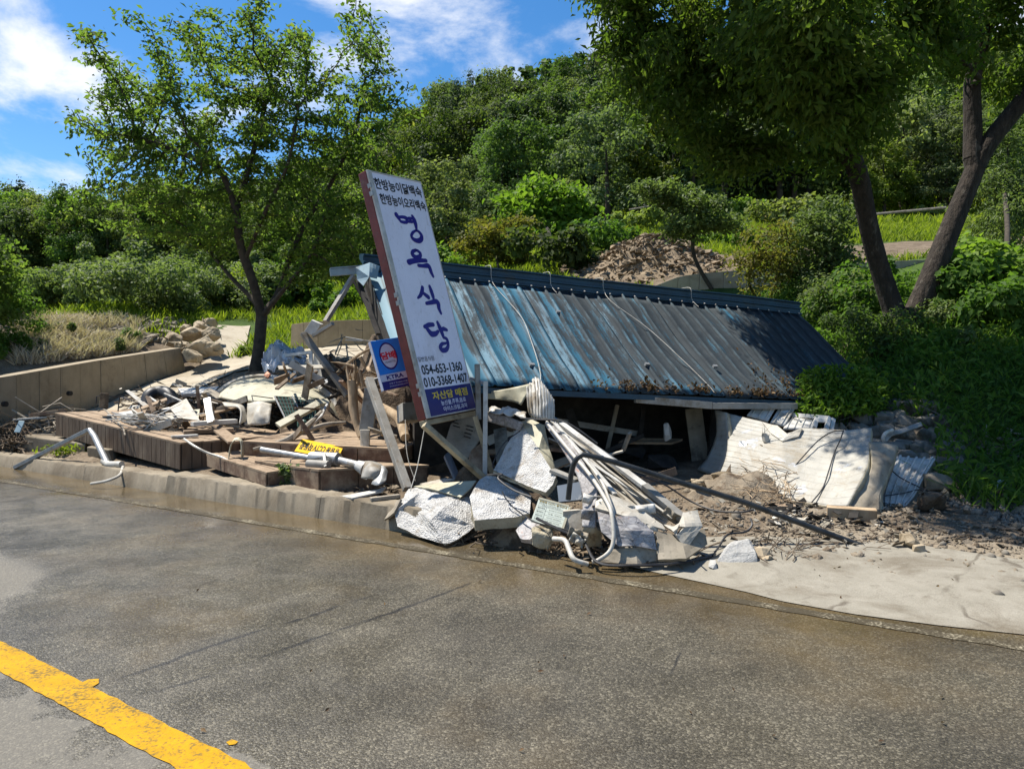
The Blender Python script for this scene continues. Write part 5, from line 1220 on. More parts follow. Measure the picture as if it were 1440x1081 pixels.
# ------------------------------------------------------------------ wooden platforms at the left
def platform(name, label, F0, F1, dep, hgt, slats, planks, mat_side, mat_top, seed=0, over=.02):
    """F0 to F1: lower front edge; dep and hgt vectors; slatted front, planked top"""
    F0, F1, dep, hgt = (np.asarray(a, float) for a in (F0, F1, dep, hgt))
    t = thing(name, label, 'platform', F0); e = F1-F0; ed, dd, hd = nrm(e), nrm(dep), nrm(hgt); r = np.random.default_rng(seed)
    def side(o, x, k):
        n = -nrm(np.cross(x, hgt)); w = x/k
        c = o+x/2-(F0+e/2+dep/2);
        if n@c < 0: n = -n
        for i in range(k):
            dz = r.uniform(0, .004)
            MB().box(o+w*i+nrm(x)*.005, w-nrm(x)*.010, hgt*.985, n*(.016+dz)).build('slat', mat_side, t)
    side(F0, e, slats); side(F1, dep, max(2, int(slats*np.linalg.norm(dep)/np.linalg.norm(e)))); side(F0, dep, 3)
    MB().box(F0+hgt*.05+ed*.01+dd*.01, e-ed*.02, dep-dd*.02, hgt*.85).build('frame', M_DARK, t)
    w = dep/planks
    for i in range(planks):
        z = hd*r.uniform(-.003, .004)
        MB().box(F0+hgt*.985-dd*.02*(i == 0)-ed*over+w*i+dd*.002+z, e+ed*2*over, w-dd*.004, hd*.022).build('plank', mat_top, t)
    return t
f0, f1 = W(80, 611, 11.5), W(255, 660, 9.3); t1 = W(255, 624, 9.3)
platform('wooden_platform', 'long brown slatted wooden platform tipped over the kerb at left, debris on top', f0, f1, np.array([1.08, 1.05, .0]), t1-f1+np.array([-.0, 0, 0]), 31, 11, M_WOODBROWN, M_WOODMUD, 1)
A_, B_, C_ = W(377, 684, 8.25), W(450, 692, 7.72), W(600, 683, 8.45)
platform('wooden_platform', 'small brown boxed platform behind the kerb with the fallen lamp pole on its muddy top', B_, C_, A_-B_+np.array([-.25, .35, .0]), np.array([0, 0, .222]), 3, 8, M_WOODRED, M_WOODMUD, 2)
platform('wooden_platform', 'low muddy wooden step between the long platform and the small boxed platform', W(376, 683, 7.95), W(293, 655, 9.25), np.array([.55, .75, .0]), np.array([0, 0, .13]), 3, 6, M_WOODRED, M_WOODMUD, 3)
platform('wooden_platform', 'wide mud covered deck behind the lamp pole, roots and stump on its back edge', W(344, 640, 9.2), W(560, 652, 8.7), np.array([.5, 2.0, .02]), np.array([0, 0, .16]), 4, 12, M_WOODRED, M_WOODMUD, 4)
one(MB().hexa([*(W(*c) for c in ((30, 634, 11.6), (118, 647, 10.9), (150, 640, 11.6), (60, 626, 12.2), (32, 612, 11.6), (120, 624, 10.9), (150, 616, 11.6), (62, 604, 12.2)))]).build('concrete_block', M_KERB, bevel=.02), 'long concrete block behind the kerb, under the end of the tipped platform', 'concrete block')
one(MB().hexa([*(W(*c) for c in ((124, 650, 10.6), (160, 656, 10.2), (172, 650, 10.6), (140, 643, 11), (122, 628, 10.6), (152, 632, 10.2), (168, 630, 10.6), (138, 624, 11)))]).build('concrete_block', M_KERB, bevel=.015), 'squat concrete block under the middle of the tipped platform', 'concrete block')

# ------------------------------------------------------------------ left hand debris
# bent downpipe over the kerb
bp = thing('bent_downpipe', 'bent grey metal pipe with a sharp elbow lying across the kerb at left', 'pipe', W(24, 656, 10.6))
MB().beam(W(22, 657, 10.75), W(126, 604, 10.2), .075, .055).build('pipe', M_GALV, bp, bevel=.006)
MB().tube([W(126, 604, 10.2), W(133, 614, 10.1), W(150, 650, 9.75)], [.034, .04, .042], 12).build('pipe', M_GALV, bp, smooth=True)
MB().tube([W(146, 648, 9.8), W(152, 653, 9.7), W(171, 653, 9.6)], .045, 12).build('elbow', M_PVC, bp, smooth=True)
tube('hose', 'cream hose end drooping from the kerb beside the bent pipe', 'hose', [W(173, 656, 9.55), W(168, 668, 9.25), W(150, 676, 9.1), W(128, 680, 9.15)], .018, M_PVC)
# rusty grate and twig tangle at the very left
gr = thing('metal_grate', 'rusty metal grate of thin bars leaning at the left edge', 'grate', W(5, 620, 11.6))
for k in range(9): MB().tube([W(-22+k*6.5, 588+k*.2, 11.9), W(-2+k*6.5, 622, 11.5)], .008, 6).build('bar', M_SOIL, gr)
MB().tube([W(-25, 603, 11.7), W(42, 601, 11.6)], .01, 6).build('crossbar', M_SOIL, gr)
sticks('twig_tangle', 260, (-30, 608, 30, 640), (.006, .016), (.3, .9), M_TWIG, 41, .22)
sticks('twig_tangle', 170, (25, 596, 88, 628), (.006, .018), (.4, 1.1), M_STICK, 42, .18, dirb=(1.5, -.6, 0))
beam('trim_strip', 'pale grey metal strip lying by the tipped platform at far left', 'metal strip', W(22, 590, 11.9), W(70, 586, 11.9), .16, .03, M_GALV)
beam('board', 'flat brown board edge sticking out left of the tipped platform', 'board', W(46, 584, 12.0), W(88, 578, 11.7), .14, .06, M_WOODRED)
beam('board', 'short teal board standing among the twigs at far left', 'board', W(24, 608, 11.3), W(31, 592, 11.4), .09, .02, M_LBLUE, up=(0, -1, 0))
# jerrycan and wire rack on the platform
jc = thing('jerrycan', 'dark brown jerrycan with side handle standing on the far end of the tipped platform', 'jerrycan', W(146, 575, 11.2))
hull('body', [W(u, v, D) for u, v, D in ((139, 573, 11.15), (152, 575, 11.15), (153, 553, 11.15), (141, 552, 11.15), (139, 573, 11.4), (152, 575, 11.4), (153, 553, 11.4), (141, 552, 11.4))], M_SOIL, jc, .012)
MB().tube([W(140, 556, 11.2), W(136, 557, 11.2), W(135, 567, 11.2), W(139, 568, 11.2)], .008, 6).build('handle', M_BLACK, jc)
wr = thing('wire_rack', 'thin black wire rack lying behind the dark jerrycan', 'rack', W(170, 572, 11.3))
for p, q in (((153, 557, 11.4), (171, 558, 11.5)), ((171, 558, 11.5), (196, 567, 11.3)), ((168, 558, 11.5), (166, 578, 11.4)), ((196, 567, 11.3), (200, 580, 11.2))): MB().tube([W(*p), W(*q)], .009, 6).build('wire', M_BLACK, wr)
def flat(label, pts, mat, th=.012, cat='panel', name='broken_panel', bevel=0.):
    return one(MB().slab([W(*p) for p in pts], th).build(name, mat, bevel=bevel), label, cat)
flat('white cupboard door with a slot lying on the tipped platform', [(166, 580, 10.9), (184, 577, 11.1), (200, 584, 10.7), (182, 587, 10.5)], M_WHITEMET, .02)
flat('square dusty white panel propped up in the middle of the tipped platform', [(238, 573, 10.45), (262, 560, 10.6), (281, 591, 10.1), (250, 587, 10.1)], M_SKIN, .012)
flat('yellow board standing behind the propped square panel', [(270, 576, 10.7), (281, 575, 10.7), (279, 589, 10.5), (272, 582, 10.6)], M_CREAM, .01)
flat('grey green metal sheet sticking up behind the litter at the platform back', [(176, 549, 11.8), (181, 548, 11.8), (211, 571, 11.3), (206, 575, 11.2)], M_GREYTUBE, .015)
flat('white sheet lying flat behind the propped square panel', [(208, 579, 10.9), (238, 572, 11.1), (246, 578, 10.8), (222, 582, 10.6)], M_WHITEMET, .01)
flat('crumpled white sheet in front of the flat sheet on the tipped platform', [(216, 584, 10.6), (240, 578, 10.7), (250, 588, 10.3), (226, 589, 10.3)], M_SKIN, .015)
flat('long white board among the litter behind the tipped platform', [(250, 546, 12.4), (308, 543, 12.2), (300, 551, 11.8), (256, 554, 11.9)], M_WHITEMET, .05)
flat('pale grey slab standing behind the white debris board', [(285, 563, 11.2), (300, 556, 11.4), (318, 560, 11.2), (306, 567, 11.0)], M_SKIN, .02)
beam('aluminium_channel', 'bright aluminium channel standing on end in the litter', 'metal strip', W(297, 594, 10.0), W(291, 560, 10.35), .10, .03, M_GALV, up=(.3, -1, 0))
beam('aluminium_channel', 'thin white strip beside the standing aluminium channel', 'metal strip', W(301, 592, 10.0), W(294, 563, 10.3), .03, .03, M_WHITEMET, up=(.3, -1, 0))
beam('board', 'white board end lying at the front corner of the tipped platform', 'board', W(241, 614, 9.55), W(278, 612, 9.75), .08, .03, M_WHITEMET)
beam('board', 'muddy board behind the white board at the platform corner', 'board', W(258, 608, 9.9), W(328, 604, 10.2), .13, .05, M_WOODMUD)
beam('board', 'tan board leaning over the right end of the tipped platform', 'board', W(309, 605, 9.9), W(330, 622, 9.3), .16, .03, M_WOODMUD)
beam('trim_strip', 'long pale sill strip lying in front of the concave grey tray', 'metal strip', W(270, 596, 10.0), W(332, 592, 10.4), .12, .06, M_WHITEMET)
beam('trim_strip', 'narrow white rod slanting over the black tyre', 'metal strip', W(231, 553, 11.4), W(258, 565, 11.0), .022, .022, M_WHITEMET)
beam('trim_strip', 'short white rod lying beneath the slanting white rod', 'metal strip', W(210, 558, 11.3), W(226, 569, 11.0), .03, .02, M_WHITEMET)
sticks('slat_litter', 26, (196, 586, 250, 596), (.006, .014), (.3, .8), M_WHITEMET, 44, .08, dirb=(2.5, .2, 0), pt=lambda r: W(r.uniform(180, 262), r.uniform(583, 596), 10.25))
scraps('paper_scraps', 110, (170, 570, 330, 600), (.05, .22), M_SKIN, 45, .2)
flat('orange plastic lid beside the white cupboard door', [(189, 590, 10.45), (206, 587, 10.5), (204, 590, 10.3), (193, 593, 10.3)], M_ORANGE, .01, 'lid', 'plastic_disc')
# tyre like dark arc
tube('tyre', 'half buried black tyre in the litter behind the square panel', 'tyre', [W(206, 571, 11.5), W(210, 556, 11.6), (W(224, 551, 11.7)), W(238, 555, 11.6), W(244, 570, 11.5)], .10, M_BLACK, 10)
sheet('curved_gutter', [[(306, 561, 11.0), (290, 551, 11.2), (283, 562, 11.0)], [(316, 556, 11.2), (292, 546, 11.4), (280, 560, 11.2)]], M_SKINGREY, None, 12, 4, .01)
one(bpy.data.objects['curved_gutter'], 'curved grey strip arching up beside the long white debris board', 'metal strip')
tube('rope', 'white rope hanging from the platform corner to the low step', 'rope', [W(259, 617, 9.25), W(275, 628, 9.0), W(293, 637, 8.95), W(312, 643, 8.9), W(322, 648, 8.8)], .014, M_PVC)
sheet('rag', [[(322, 640, 8.9), (328, 617, 9.1), (341, 618, 9.1), (343, 640, 9.0)], [(320, 650, 8.8), (324, 625, 8.9), (338, 620, 8.9), (340, 644, 8.8)]], M_CREAM, None, 14, 6, .008, .02, 8)
one(bpy.data.objects['rag'], 'pale green rag draped over the edge of the low step', 'rag')
tube('rope', 'frayed cord lying across the top of the tipped platform', 'rope', [W(138, 578, 11.2), W(147, 576, 11.1), W(160, 588, 10.7), W(172, 600, 10.2), W(176, 612, 9.95)], .012, M_STICK)

# bent cream awning sheet with its underside towards us
sheet('awning_sheet', [[(303, 556, 11.6), (330, 537, 12.0), (362, 531, 12.2), (400, 534, 12.2), (440, 543, 12.0), (465, 560, 11.6), (482, 592, 11.2)],
                       [(302, 558, 11.2), (326, 544, 11.3), (360, 540, 11.3), (398, 546, 11.2), (434, 556, 11.0), (458, 574, 10.7), (476, 598, 10.6)],
                       [(312, 556, 11.0), (332, 563, 10.9), (360, 566, 10.8), (395, 562, 10.8), (430, 562, 10.8), (452, 578, 10.6), (470, 602, 10.5)]], M_CREAM, None, 44, 18, .03, .03, 2.2)
one(bpy.data.objects['awning_sheet'], 'big bent cream awning sheet arching over the green mesh crate', 'awning')
tube('metal_strip', 'thick grey edging curved along the top of the cream awning sheet', 'metal strip', [W(301, 558, 11.5), W(328, 538, 11.9), W(362, 530, 12.1), W(402, 533, 12.1), W(440, 542, 11.9), W(466, 560, 11.5), W(484, 596, 11.1)], .05, M_SKIN, 8)
# concave tray and crate beneath
sheet('grey_tray', [[(312, 566, 10.8), (335, 567, 10.7), (345, 574, 10.6), (350, 590, 10.5)], [(316, 570, 10.5), (336, 572, 10.4), (340, 582, 10.3), (338, 596, 10.2)]], M_SKIN, None, 14, 6, .02, .015)
one(bpy.data.objects['grey_tray'], 'pale bent tray lying under the left end of the cream awning', 'tray')
sheet('plastic_tub', [[(348, 567, 10.6), (362, 564, 10.5), (380, 566, 10.5)], [(346, 582, 10.5), (360, 580, 10.3), (380, 582, 10.3)], [(344, 598, 10.4), (360, 597, 10.2), (378, 594, 10.2)]], M_SKIN, None, 14, 12, .02, .05, 4)
one(bpy.data.objects['plastic_tub'], 'crumpled pale plastic tub wedged under the cream awning sheet', 'tub')
gc = thing('mesh_crate', 'dark green mesh crate lying under the cream awning sheet', 'crate', W(415, 590, 10.4))
c0, c1, c2, c3 = W(386, 557, 10.8), W(448, 560, 10.9), W(442, 588, 10.5), W(402, 590, 10.4)
MB().slab([c0+[0, .02, 0], c1+[0, .02, 0], c2+[0, .02, 0], c3+[0, .02, 0]], .02).build('back_panel', M_DARK, gc)
for k in range(13):
    f = k/12; MB().tube([c0*(1-f)+c1*f, c3*(1-f)+c2*f], .006, 5).build('bar', M_GREEN, gc)
for k in range(7):
    f = k/6; MB().tube([c0*(1-f)+c3*f, c1*(1-f)+c2*f], .006, 5).build('bar', M_GREEN, gc)
MB().tube([c0, W(402, 590, 10.38)], .012, 6).build('rail', M_GALV, gc); MB().tube([W(411, 557, 10.85), W(425, 584, 10.5)], .010, 6).build('rail', M_GALV, gc)
tube('bent_wire', 'thin black wire frame left of the green mesh crate', 'wire', [W(362, 588, 10.3), W(354, 556, 10.7), W(384, 560, 10.8)], .008, M_BLACK, 6, 0)
# bent cream gutter piece
gb = thing('bent_gutter', 'bent cream gutter piece with a rod lying in front of the green crate', 'gutter', W(395, 605, 9.9))
MB().beam(W(391, 599, 9.9), W(447, 568, 10.3), .12, .05, up=(.2, -.5, 1)).build('channel', M_CREAM, gb, bevel=.004)
MB().beam(W(445, 567, 10.3), W(462, 565, 10.4), .12, .05, up=(.2, -.5, 1)).build('channel', M_CREAM, gb, bevel=.004)
MB().tube([W(461, 567, 10.35), W(452, 585, 10.1), W(446, 590, 10.0), W(436, 600, 9.8)], [.02, .022, .03, .018], 8).build('rod', M_WHITEMET, gb, smooth=True)
hull('green_ball', rock_pts(W(425, 597, 10.0), (.16, .16, .16), 40, 6), M_GREEN, None); one(bpy.data.objects['green_ball'], 'small round green plastic ball in the sticks by the gutter piece', 'ball')
# clear plastic sheeting and window frame behind
sheet('plastic_sheeting', [[(372, 495, 12.6), (392, 478, 13.0), (412, 492, 13.0), (432, 498, 12.8)], [(368, 512, 12.4), (388, 500, 12.5), (408, 500, 12.5), (430, 504, 12.5)], [(372, 524, 12.2), (388, 522, 12.1), (402, 516, 12.2), (424, 514, 12.3)]], M_PLASTIC, None, 40, 30, .006, .17, 6)
one(bpy.data.objects['plastic_sheeting'], 'crumpled clear plastic sheeting heaped beside the tree trunk', 'plastic sheeting')
sheet('pale_sheet', [[(384, 484, 12.8), (396, 480, 13), (410, 490, 13), (426, 498, 12.8)], [(398, 492, 12.5), (406, 494, 12.6), (416, 499, 12.6), (430, 504, 12.5)]], M_LBLUE, None, 12, 5, .006, .02)
one(bpy.data.objects['pale_sheet'], 'pale blue ribbed sheet on top of the clear plastic sheeting', 'sheet')
wf = thing('window_frame', 'broken white window frame standing behind the cream awning sheet', 'window frame', W(425, 532, 12))
for p, q, w in (((402, 500, 12.3), (446, 494, 12.0), .05), ((437, 497, 12.0), (438, 531, 11.8), .06), ((412, 500, 12.3), (416, 535, 12.0), .04), ((396, 513, 12.2), (416, 533, 12.0), .05)): MB().beam(W(*p), W(*q), w, .04, up=(0, -1, .2)).build('rail', M_WHITEMET, wf, bevel=.003)
MB().slab([W(441, 499, 11.95), W(447, 498, 11.95), W(453, 530, 11.75), W(440, 531, 11.8)], .02).build('pane', M_SKIN, wf)
flat('white ironing board shaped panel lying behind the awning crest', [(436, 541, 11.6), (446, 536, 11.7), (460, 533, 11.8), (461, 537, 11.6), (450, 543, 11.4)], M_WHITEMET, .02)
flat('orange brown tile standing by the plastic sheeting', [(370, 528, 12.1), (376, 522, 12.2), (398, 536, 11.9), (384, 538, 11.9)], M_WHITEMET, .02)
flat('rust coloured board by the plastic sheeting', [(371, 527, 12.05), (376, 522, 12.15), (381, 526, 12.05), (376, 531, 11.95)], M_ORANGE, .015)
# leaning grey post from the fallen frame
lp = thing('leaning_post', 'brown grey square post leaning behind the splintered stump with a white box at its top', 'post', W(488, 556, 11))
MB().beam(W(426, 468, 10.9), W(489, 556, 10.7), .09, .06, up=(.6, -.6, .4)).build('post', M_GREYTUBE, lp, bevel=.004)
hull('box', [W(*c) for c in ((428, 466, 10.8), (438, 450, 10.8), (452, 456, 10.8), (440, 472, 10.8), (430, 464, 11.0), (440, 449, 11.0), (455, 456, 11.0), (442, 471, 11.0))], M_WHITEMET, lp, .006)
MB().beam(W(441, 472, 10.8), W(468, 455, 10.6), .06, .05).build('arm', M_GREYTUBE, lp, bevel=.003)
for a, b in (((486, 478, 11.5), (532, 480, 11.4)), ((486, 474, 11.5), (530, 482, 11.4))): beam('trim_strip', 'thin white strip pair sticking out left of the blue tobacco sign', 'metal strip', W(*a), W(*b), .025, .02, M_WHITEMET, 'white strips left of the tobacco sign')
# root plate and dark soil mound with roots
mound('root_mass', (-1.95, 11.6), 1.35, 1.2, 1.35, M_SOIL, .30, 3)
mound('root_mass', (-3.0, 12.9), 1.3, .8, .75, M_SOIL, .25, 4)
mound('debris_mound', (-2.8, 10.6), 1.7, 1.0, .42, M_SOIL, .16, 5)
mound('debris_mound', (-5.3, 11.8), 1.5, .9, .42, M_SOIL, .2, 6)
mound('debris_mound', (-1.4, 9.6), 1.0, .9, .5, M_SOIL, .2, 7)
r_ = np.random.default_rng(61)
for k in range(9):
    a = W(*((470+r_.uniform(-20, 60)), (500+r_.uniform(-4, 70)), 10.6+r_.uniform(-.3, .4))); d = r_.normal(size=3)*[.5, .2, .35]
    pts = [a, a+d*.5+r_.normal(size=3)*.08, a+d+r_.normal(size=3)*.12, a+d*1.4+[0, 0, -.15]]
    tube('tree_root', 'twisted brown root sticking out of the dark root mass under the tobacco sign', 'root', pts, [.03, .022, .012, .004], M_DRIFT if k % 3 else M_BARK, 7, 6, 'roots of the dark root mass')
sticks('driftwood_litter', 420, (480, 560, 590, 612), (.006, .022), (.25, .8), M_DRIFT, 46, .22)
sticks('driftwood_litter', 380, (300, 560, 500, 606), (.006, .02), (.3, .9), M_TWIG, 47, .2)
sticks('driftwood_litter', 200, (190, 566, 330, 594), (.006, .018), (.3, .9), M_TWIG, 48, .15)
sticks('driftwood_litter', 120, (470, 520, 560, 560), (.006, .016), (.3, .8), M_STICK, 49, .35)
# splintered stump
ss_ = thing('splintered_stump', 'pale splintered tree stem standing upright behind the lamp pole', 'stump', W(505, 612, 9.6))
MB().tube([W(508, 614, 9.5), W(500, 590, 9.6), W(496, 560, 9.7), W(494, 535, 9.75)], [.045, .052, .062, .064], 9, smooth_path=4).build('stem', M_DRIFT, ss_, smooth=True); roughen(ss_.children[-1] if False else bpy.data.objects['stem.001'] if 'stem.001' in bpy.data.objects else bpy.data.objects['stem'], .02, 9, (1, 1, .15))
for pts, rr in ((((492, 538, 9.75), (488, 520, 9.8), (487, 512, 9.8)), [.03, .02, .003]), (((497, 538, 9.75), (500, 520, 9.75), (500, 507, 9.7)), [.036, .026, .003]), (((500, 520, 9.75), (497, 512, 9.8), (497, 506, 9.8)), [.016, .010, .002]), (((494, 535, 9.75), (492, 527, 9.7), (494, 519, 9.7)), [.018, .012, .002]), (((501, 524, 9.75), (504, 519, 9.7), (503, 514, 9.7)), [.012, .008, .002])):
    MB().tube([W(*p) for p in pts], rr, 6).build('splinter', M_DRIFT, ss_)
# bleached branch sweeping across in front
tube('branch', 'long bleached branch sweeping from the low step up to the bent gutter', 'branch', [W(356, 632, 9.1), W(395, 622, 9.2), W(415, 612, 9.3), W(434, 597, 9.5), W(452, 578, 9.9)], [.02, .04, .045, .04, .02], M_STICK, 8)
tube('branch', 'second grey branch curving behind the long bleached branch', 'branch', [W(380, 630, 9.2), W(420, 610, 9.4), (W(455, 598, 9.6)), W(486, 594, 9.8)], [.02, .03, .034, .02], M_STICK, 8)
tube('branch', 'dark branch curving right of the splintered stump', 'branch', [W(505, 548, 9.9), W(520, 572, 9.6), W(535, 592, 9.5), W(538, 612, 9.2)], [.02, .03, .03, .015], M_DRIFT, 8)
tube('log', 'brown log lying behind the leaning grey beam below the tobacco sign', 'log', [W(528, 568, 9.6), W(560, 588, 9.2), W(570, 615, 8.9)], [.055, .065, .06], M_DRIFT, 10)
# lamp post standing upside down with its box, leaning grey beam, cabinet
up_ = thing('meter_post', 'grey post with a beige box at its foot standing before the root mass', 'post', W(515, 634, 8.9))
MB().beam(W(523, 546, 9.05), W(515, 606, 8.95), .17, .06, up=(0, -1, 0)).build('post', M_GREYTUBE, up_, bevel=.004)
hull('box', [W(*c) for c in ((506, 604, 8.9), (520, 604, 8.85), (519, 631, 8.85), (512, 636, 8.85), (507, 632, 8.9), (506, 603, 9.05), (521, 603, 9.0), (520, 631, 9.0), (507, 632, 9.05))], M_SKIN, up_, .006)
beam('leaning_beam', 'long grey square beam leaning across from the tobacco sign to the stucco lump', 'beam', W(519, 533, 8.3), W(573, 688, 7.35), .085, .075, M_GREYTUBE)
beam('metal_bracket', 'pale strip joining the top of the leaning grey beam', 'metal strip', W(519, 536, 8.3), W(548, 528, 8.5), .05, .03, M_GALV)
flat('small beige cabinet door standing behind the foot of the tall sign', [(566, 566, 8.3), (594, 564, 8.5), (594, 590, 8.4), (567, 591, 8.2)], M_GREYTUBE, .12, 'cabinet', 'cabinet_door', .006)
tube('cable', 'thin grey wire hanging below the tall sign to the stucco lump', 'cable', [W(600, 585, 7.4), W(592, 630, 7.3), W(586, 660, 7.2), W(577, 690, 7.1)], .005, M_PVC, 5)
tube('cable', 'thin wire hanging left of the wire below the tall sign', 'cable', [W(570, 590, 7.9), W(571, 625, 7.7), W(575, 650, 7.6), W(584, 676, 7.5)], .004, M_PVC, 5)
# yellow notice, upside down on the deck
q = [W(414, 634, 8.6), W(425, 617, 8.95), W(483, 628, 8.9), W(474, 642, 8.55)]
yr_, yu_ = nrm(q[2]-q[1]), nrm(q[1]-q[0]); yn_ = nrm(np.cross(yr_, yu_)); YW, YH = np.linalg.norm(q[2]-q[1]), np.linalg.norm(q[1]-q[0])
ys_ = thing('yellow_notice', 'yellow sheet with black upside down lettering lying on the muddy deck', 'sign', q[0])
sht_ = panel('sheet', M_YELSIGN, ys_, q[0], yr_, yu_, yn_, 0, YW, 0, YH, -.006, 0)
lettering('방범용', sht_, M_INK, q[0], yr_, yu_, yn_, YW*.81, YH*.5, YH*.5, YW*.30, .03, True)
lettering('CCTV', sht_, M_INK, q[0], yr_, yu_, yn_, YW*.50, YH*.5, YH*.5, YW*.27, .03, True)
lettering('작동중', sht_, M_INK, q[0], yr_, yu_, yn_, YW*.20, YH*.5, YH*.62, YW*.30, .03, True)
# fallen lamp pole with clamp box and broken lamp head
fl = thing('fallen_lamp', 'fallen steel lamp pole with clamp box and broken grey lamp head on the small platform', 'lamp', W(450, 655, 8.2))
MB().tube([W(368, 632, 8.6), W(438, 644, 8.2)], .033, 12).build('pole', M_GALV, fl, smooth=True)
MB().tube([W(438, 644, 8.2), W(476, 646, 8.05)], .075, 14).build('clamp_box', M_GALV, fl, smooth=True)
MB().tube([W(433, 652, 8.0), W(462, 654, 7.9)], .05, 10).build('clamp_box', M_GREYTUBE, fl, smooth=True)
MB().beam(W(456, 638, 8.05), W(458, 656, 7.85), .03, .02, up=(0, -1, 0)).build('strap', M_WHITEMET, fl)
MB().tube([W(476, 647, 8.05), W(505, 655, 7.85)], [.042, .048], 12).build('pole', M_GALV, fl, smooth=True)
MB().tube([W(503, 654, 7.85), W(514, 659, 7.8)], [.055, .08], 12).build('collar', M_WHITEMET, fl, smooth=True)
sheet('lamp_shade', [[(513, 648, 7.75), (524, 648, 7.7), (536, 652, 7.7), (541, 660, 7.75)], [(510, 660, 7.6), (521, 658, 7.5), (533, 662, 7.5), (540, 672, 7.6)], [(508, 670, 7.55), (516, 672, 7.45), (526, 674, 7.45), (536, 680, 7.5)]], M_GREYTUBE, fl, 14, 10, .006, .02)
sheet('lamp_shade', [[(533, 655, 7.65), (541, 656, 7.6), (546, 664, 7.6)], [(522, 680, 7.4), (532, 682, 7.3), (543, 676, 7.4)]], M_GALV, fl, 12, 6, .006, .01)
sheet('reflector', [[(509, 672, 7.6), (516, 651, 7.7)], [(515, 674, 7.5), (523, 653, 7.6)]], M_WHITEMET, fl, 4, 6, .006)
tube('cable', 'thin black wire looping over the fallen lamp pole', 'cable', [W(408, 650, 8.2), W(412, 645, 8.3), W(440, 645, 8.05), W(460, 642, 8.0), W(468, 650, 7.9), W(444, 662, 7.8)], .006, M_BLACK, 5)
# sprig of leaves in front of the boxed platform
sp0 = on(404, 690, 6, 9); r_ = np.random.default_rng(66); C = sp0+np.stack([r_.normal(size=150)*.06, r_.normal(size=150)*.03, .03+r_.random(150)*.26], 1)
sgp = thing('sprout', 'small green leafy sprout growing behind the kerb against the boxed platform', 'plant', sp0)
V, F, rn = leaf_mesh(C, .075, .6, .5, None, .3, seed=66); np_mesh('leaves', V, F, L_GREY, sgp, rnd=rn); MB().tube([sp0-[0, 0, .03], sp0+[.01, 0, .15], sp0+[.0, 0, .27]], [.008, .006, .003], 5).build('stem', M_STICK, sgp)
kp = on(84, 640, 8, 14); C = kp+np.stack([r_.normal(size=160)*.16, r_.normal(size=160)*.07, .01+r_.random(160)*.16], 1)
V, F, rn = leaf_mesh(C, .07, .5, .5, None, .3, seed=67); tag(np_mesh('weed', V, F, L_GRASS, rnd=rn), 'green weed growing between the kerb and the long concrete block', 'plant')
flat('white broken strip lying under the lamp head behind the kerb', [(478, 697, 7.35), (530, 688, 7.5), (543, 684, 7.6), (538, 690, 7.4), (495, 700, 7.2)], M_WHITEMET, .015)
beam('board', 'grey wooden stick lying on the kerb before the stucco lump', 'board', W(521, 702, 7.1), W(562, 697, 7.25), .05, .035, M_STICK)
scraps('mud_scraps', 160, (455, 684, 560, 704), (.03, .12), M_MUDSOIL, 68, .02)

# ------------------------------------------------------------------ centre: stucco lumps and torn siding
Z3 = lambda x, y, D: (540+x/3.86, 520+y/3.86, D)
lump = thing('stucco_lump', 'big crumpled lump of white stucco panel at the road edge under the tall sign', 'wall panel', W(610, 763, 6.4))
facets('shell', dict(A=Z3(55, 770, 6.85), B=Z3(135, 645, 7.25), C=Z3(230, 640, 7.15), D=Z3(415, 690, 6.85), E=Z3(470, 688, 6.9), F=Z3(492, 850, 6.5), G_=Z3(400, 922, 6.3), H=Z3(330, 946, 6.22), I=Z3(190, 905, 6.5), J=Z3(75, 850, 6.7), K=Z3(300, 765, 6.48), L=Z3(165, 755, 6.86), M=Z3(255, 815, 6.42), N=Z3(160, 690, 6.86)),
       ['ABN', 'BCN', 'NCKL', 'ANL', 'CDK', 'DEFK', 'KFM', ('M', 'F', 'G_'), ('M', 'G_', 'H'), 'LKM', 'LMHI', 'ALIJ'], [M_STUCCO, M_SKINGREY], lump, .02, 7, .012, 14, crumple=.012)
facets('inner_skin', dict(a=Z3(160, 630, 7.25), b=Z3(300, 612, 7.2), c=Z3(500, 600, 7.1), d=Z3(472, 640, 6.95), e=Z3(415, 688, 6.78), f=Z3(235, 640, 7.05)), ['abf', 'bcdef'], M_CREAM, lump, .012, 4, .006, 6)
facets('torn_edge', dict(a=Z3(0, 812, 6.9), b=Z3(70, 705, 7.0), c=Z3(90, 700, 6.9), d=Z3(55, 775, 6.8), e=Z3(20, 800, 6.85)), ['abcde'], M_SKINGREY, lump, .02, 2, .004)
blk = thing('stucco_block', 'white stucco faced block beside the tall sign foot, right of the crumpled lump', 'wall panel', W(705, 735, 6.4))
facets('face', dict(a=Z3(465, 690, 6.55), b=Z3(520, 592, 6.9), c=Z3(560, 576, 6.95), d=Z3(600, 578, 6.94), e=Z3(800, 682, 6.6), f=Z3(790, 782, 6.24), g=Z3(740, 795, 6.2), h=Z3(490, 816, 6.16), i=Z3(640, 690, 6.52)), ['abcdi', 'dei', 'efi', 'fghi', 'hai'], [M_STUCCO, M_FOAM], blk, .10, 6, .010, 14, crumple=.015)
tri = thing('stucco_block', 'pointed white stucco block with a greenish shaded side standing above the other block', 'wall panel', W(738, 690, 6.6))
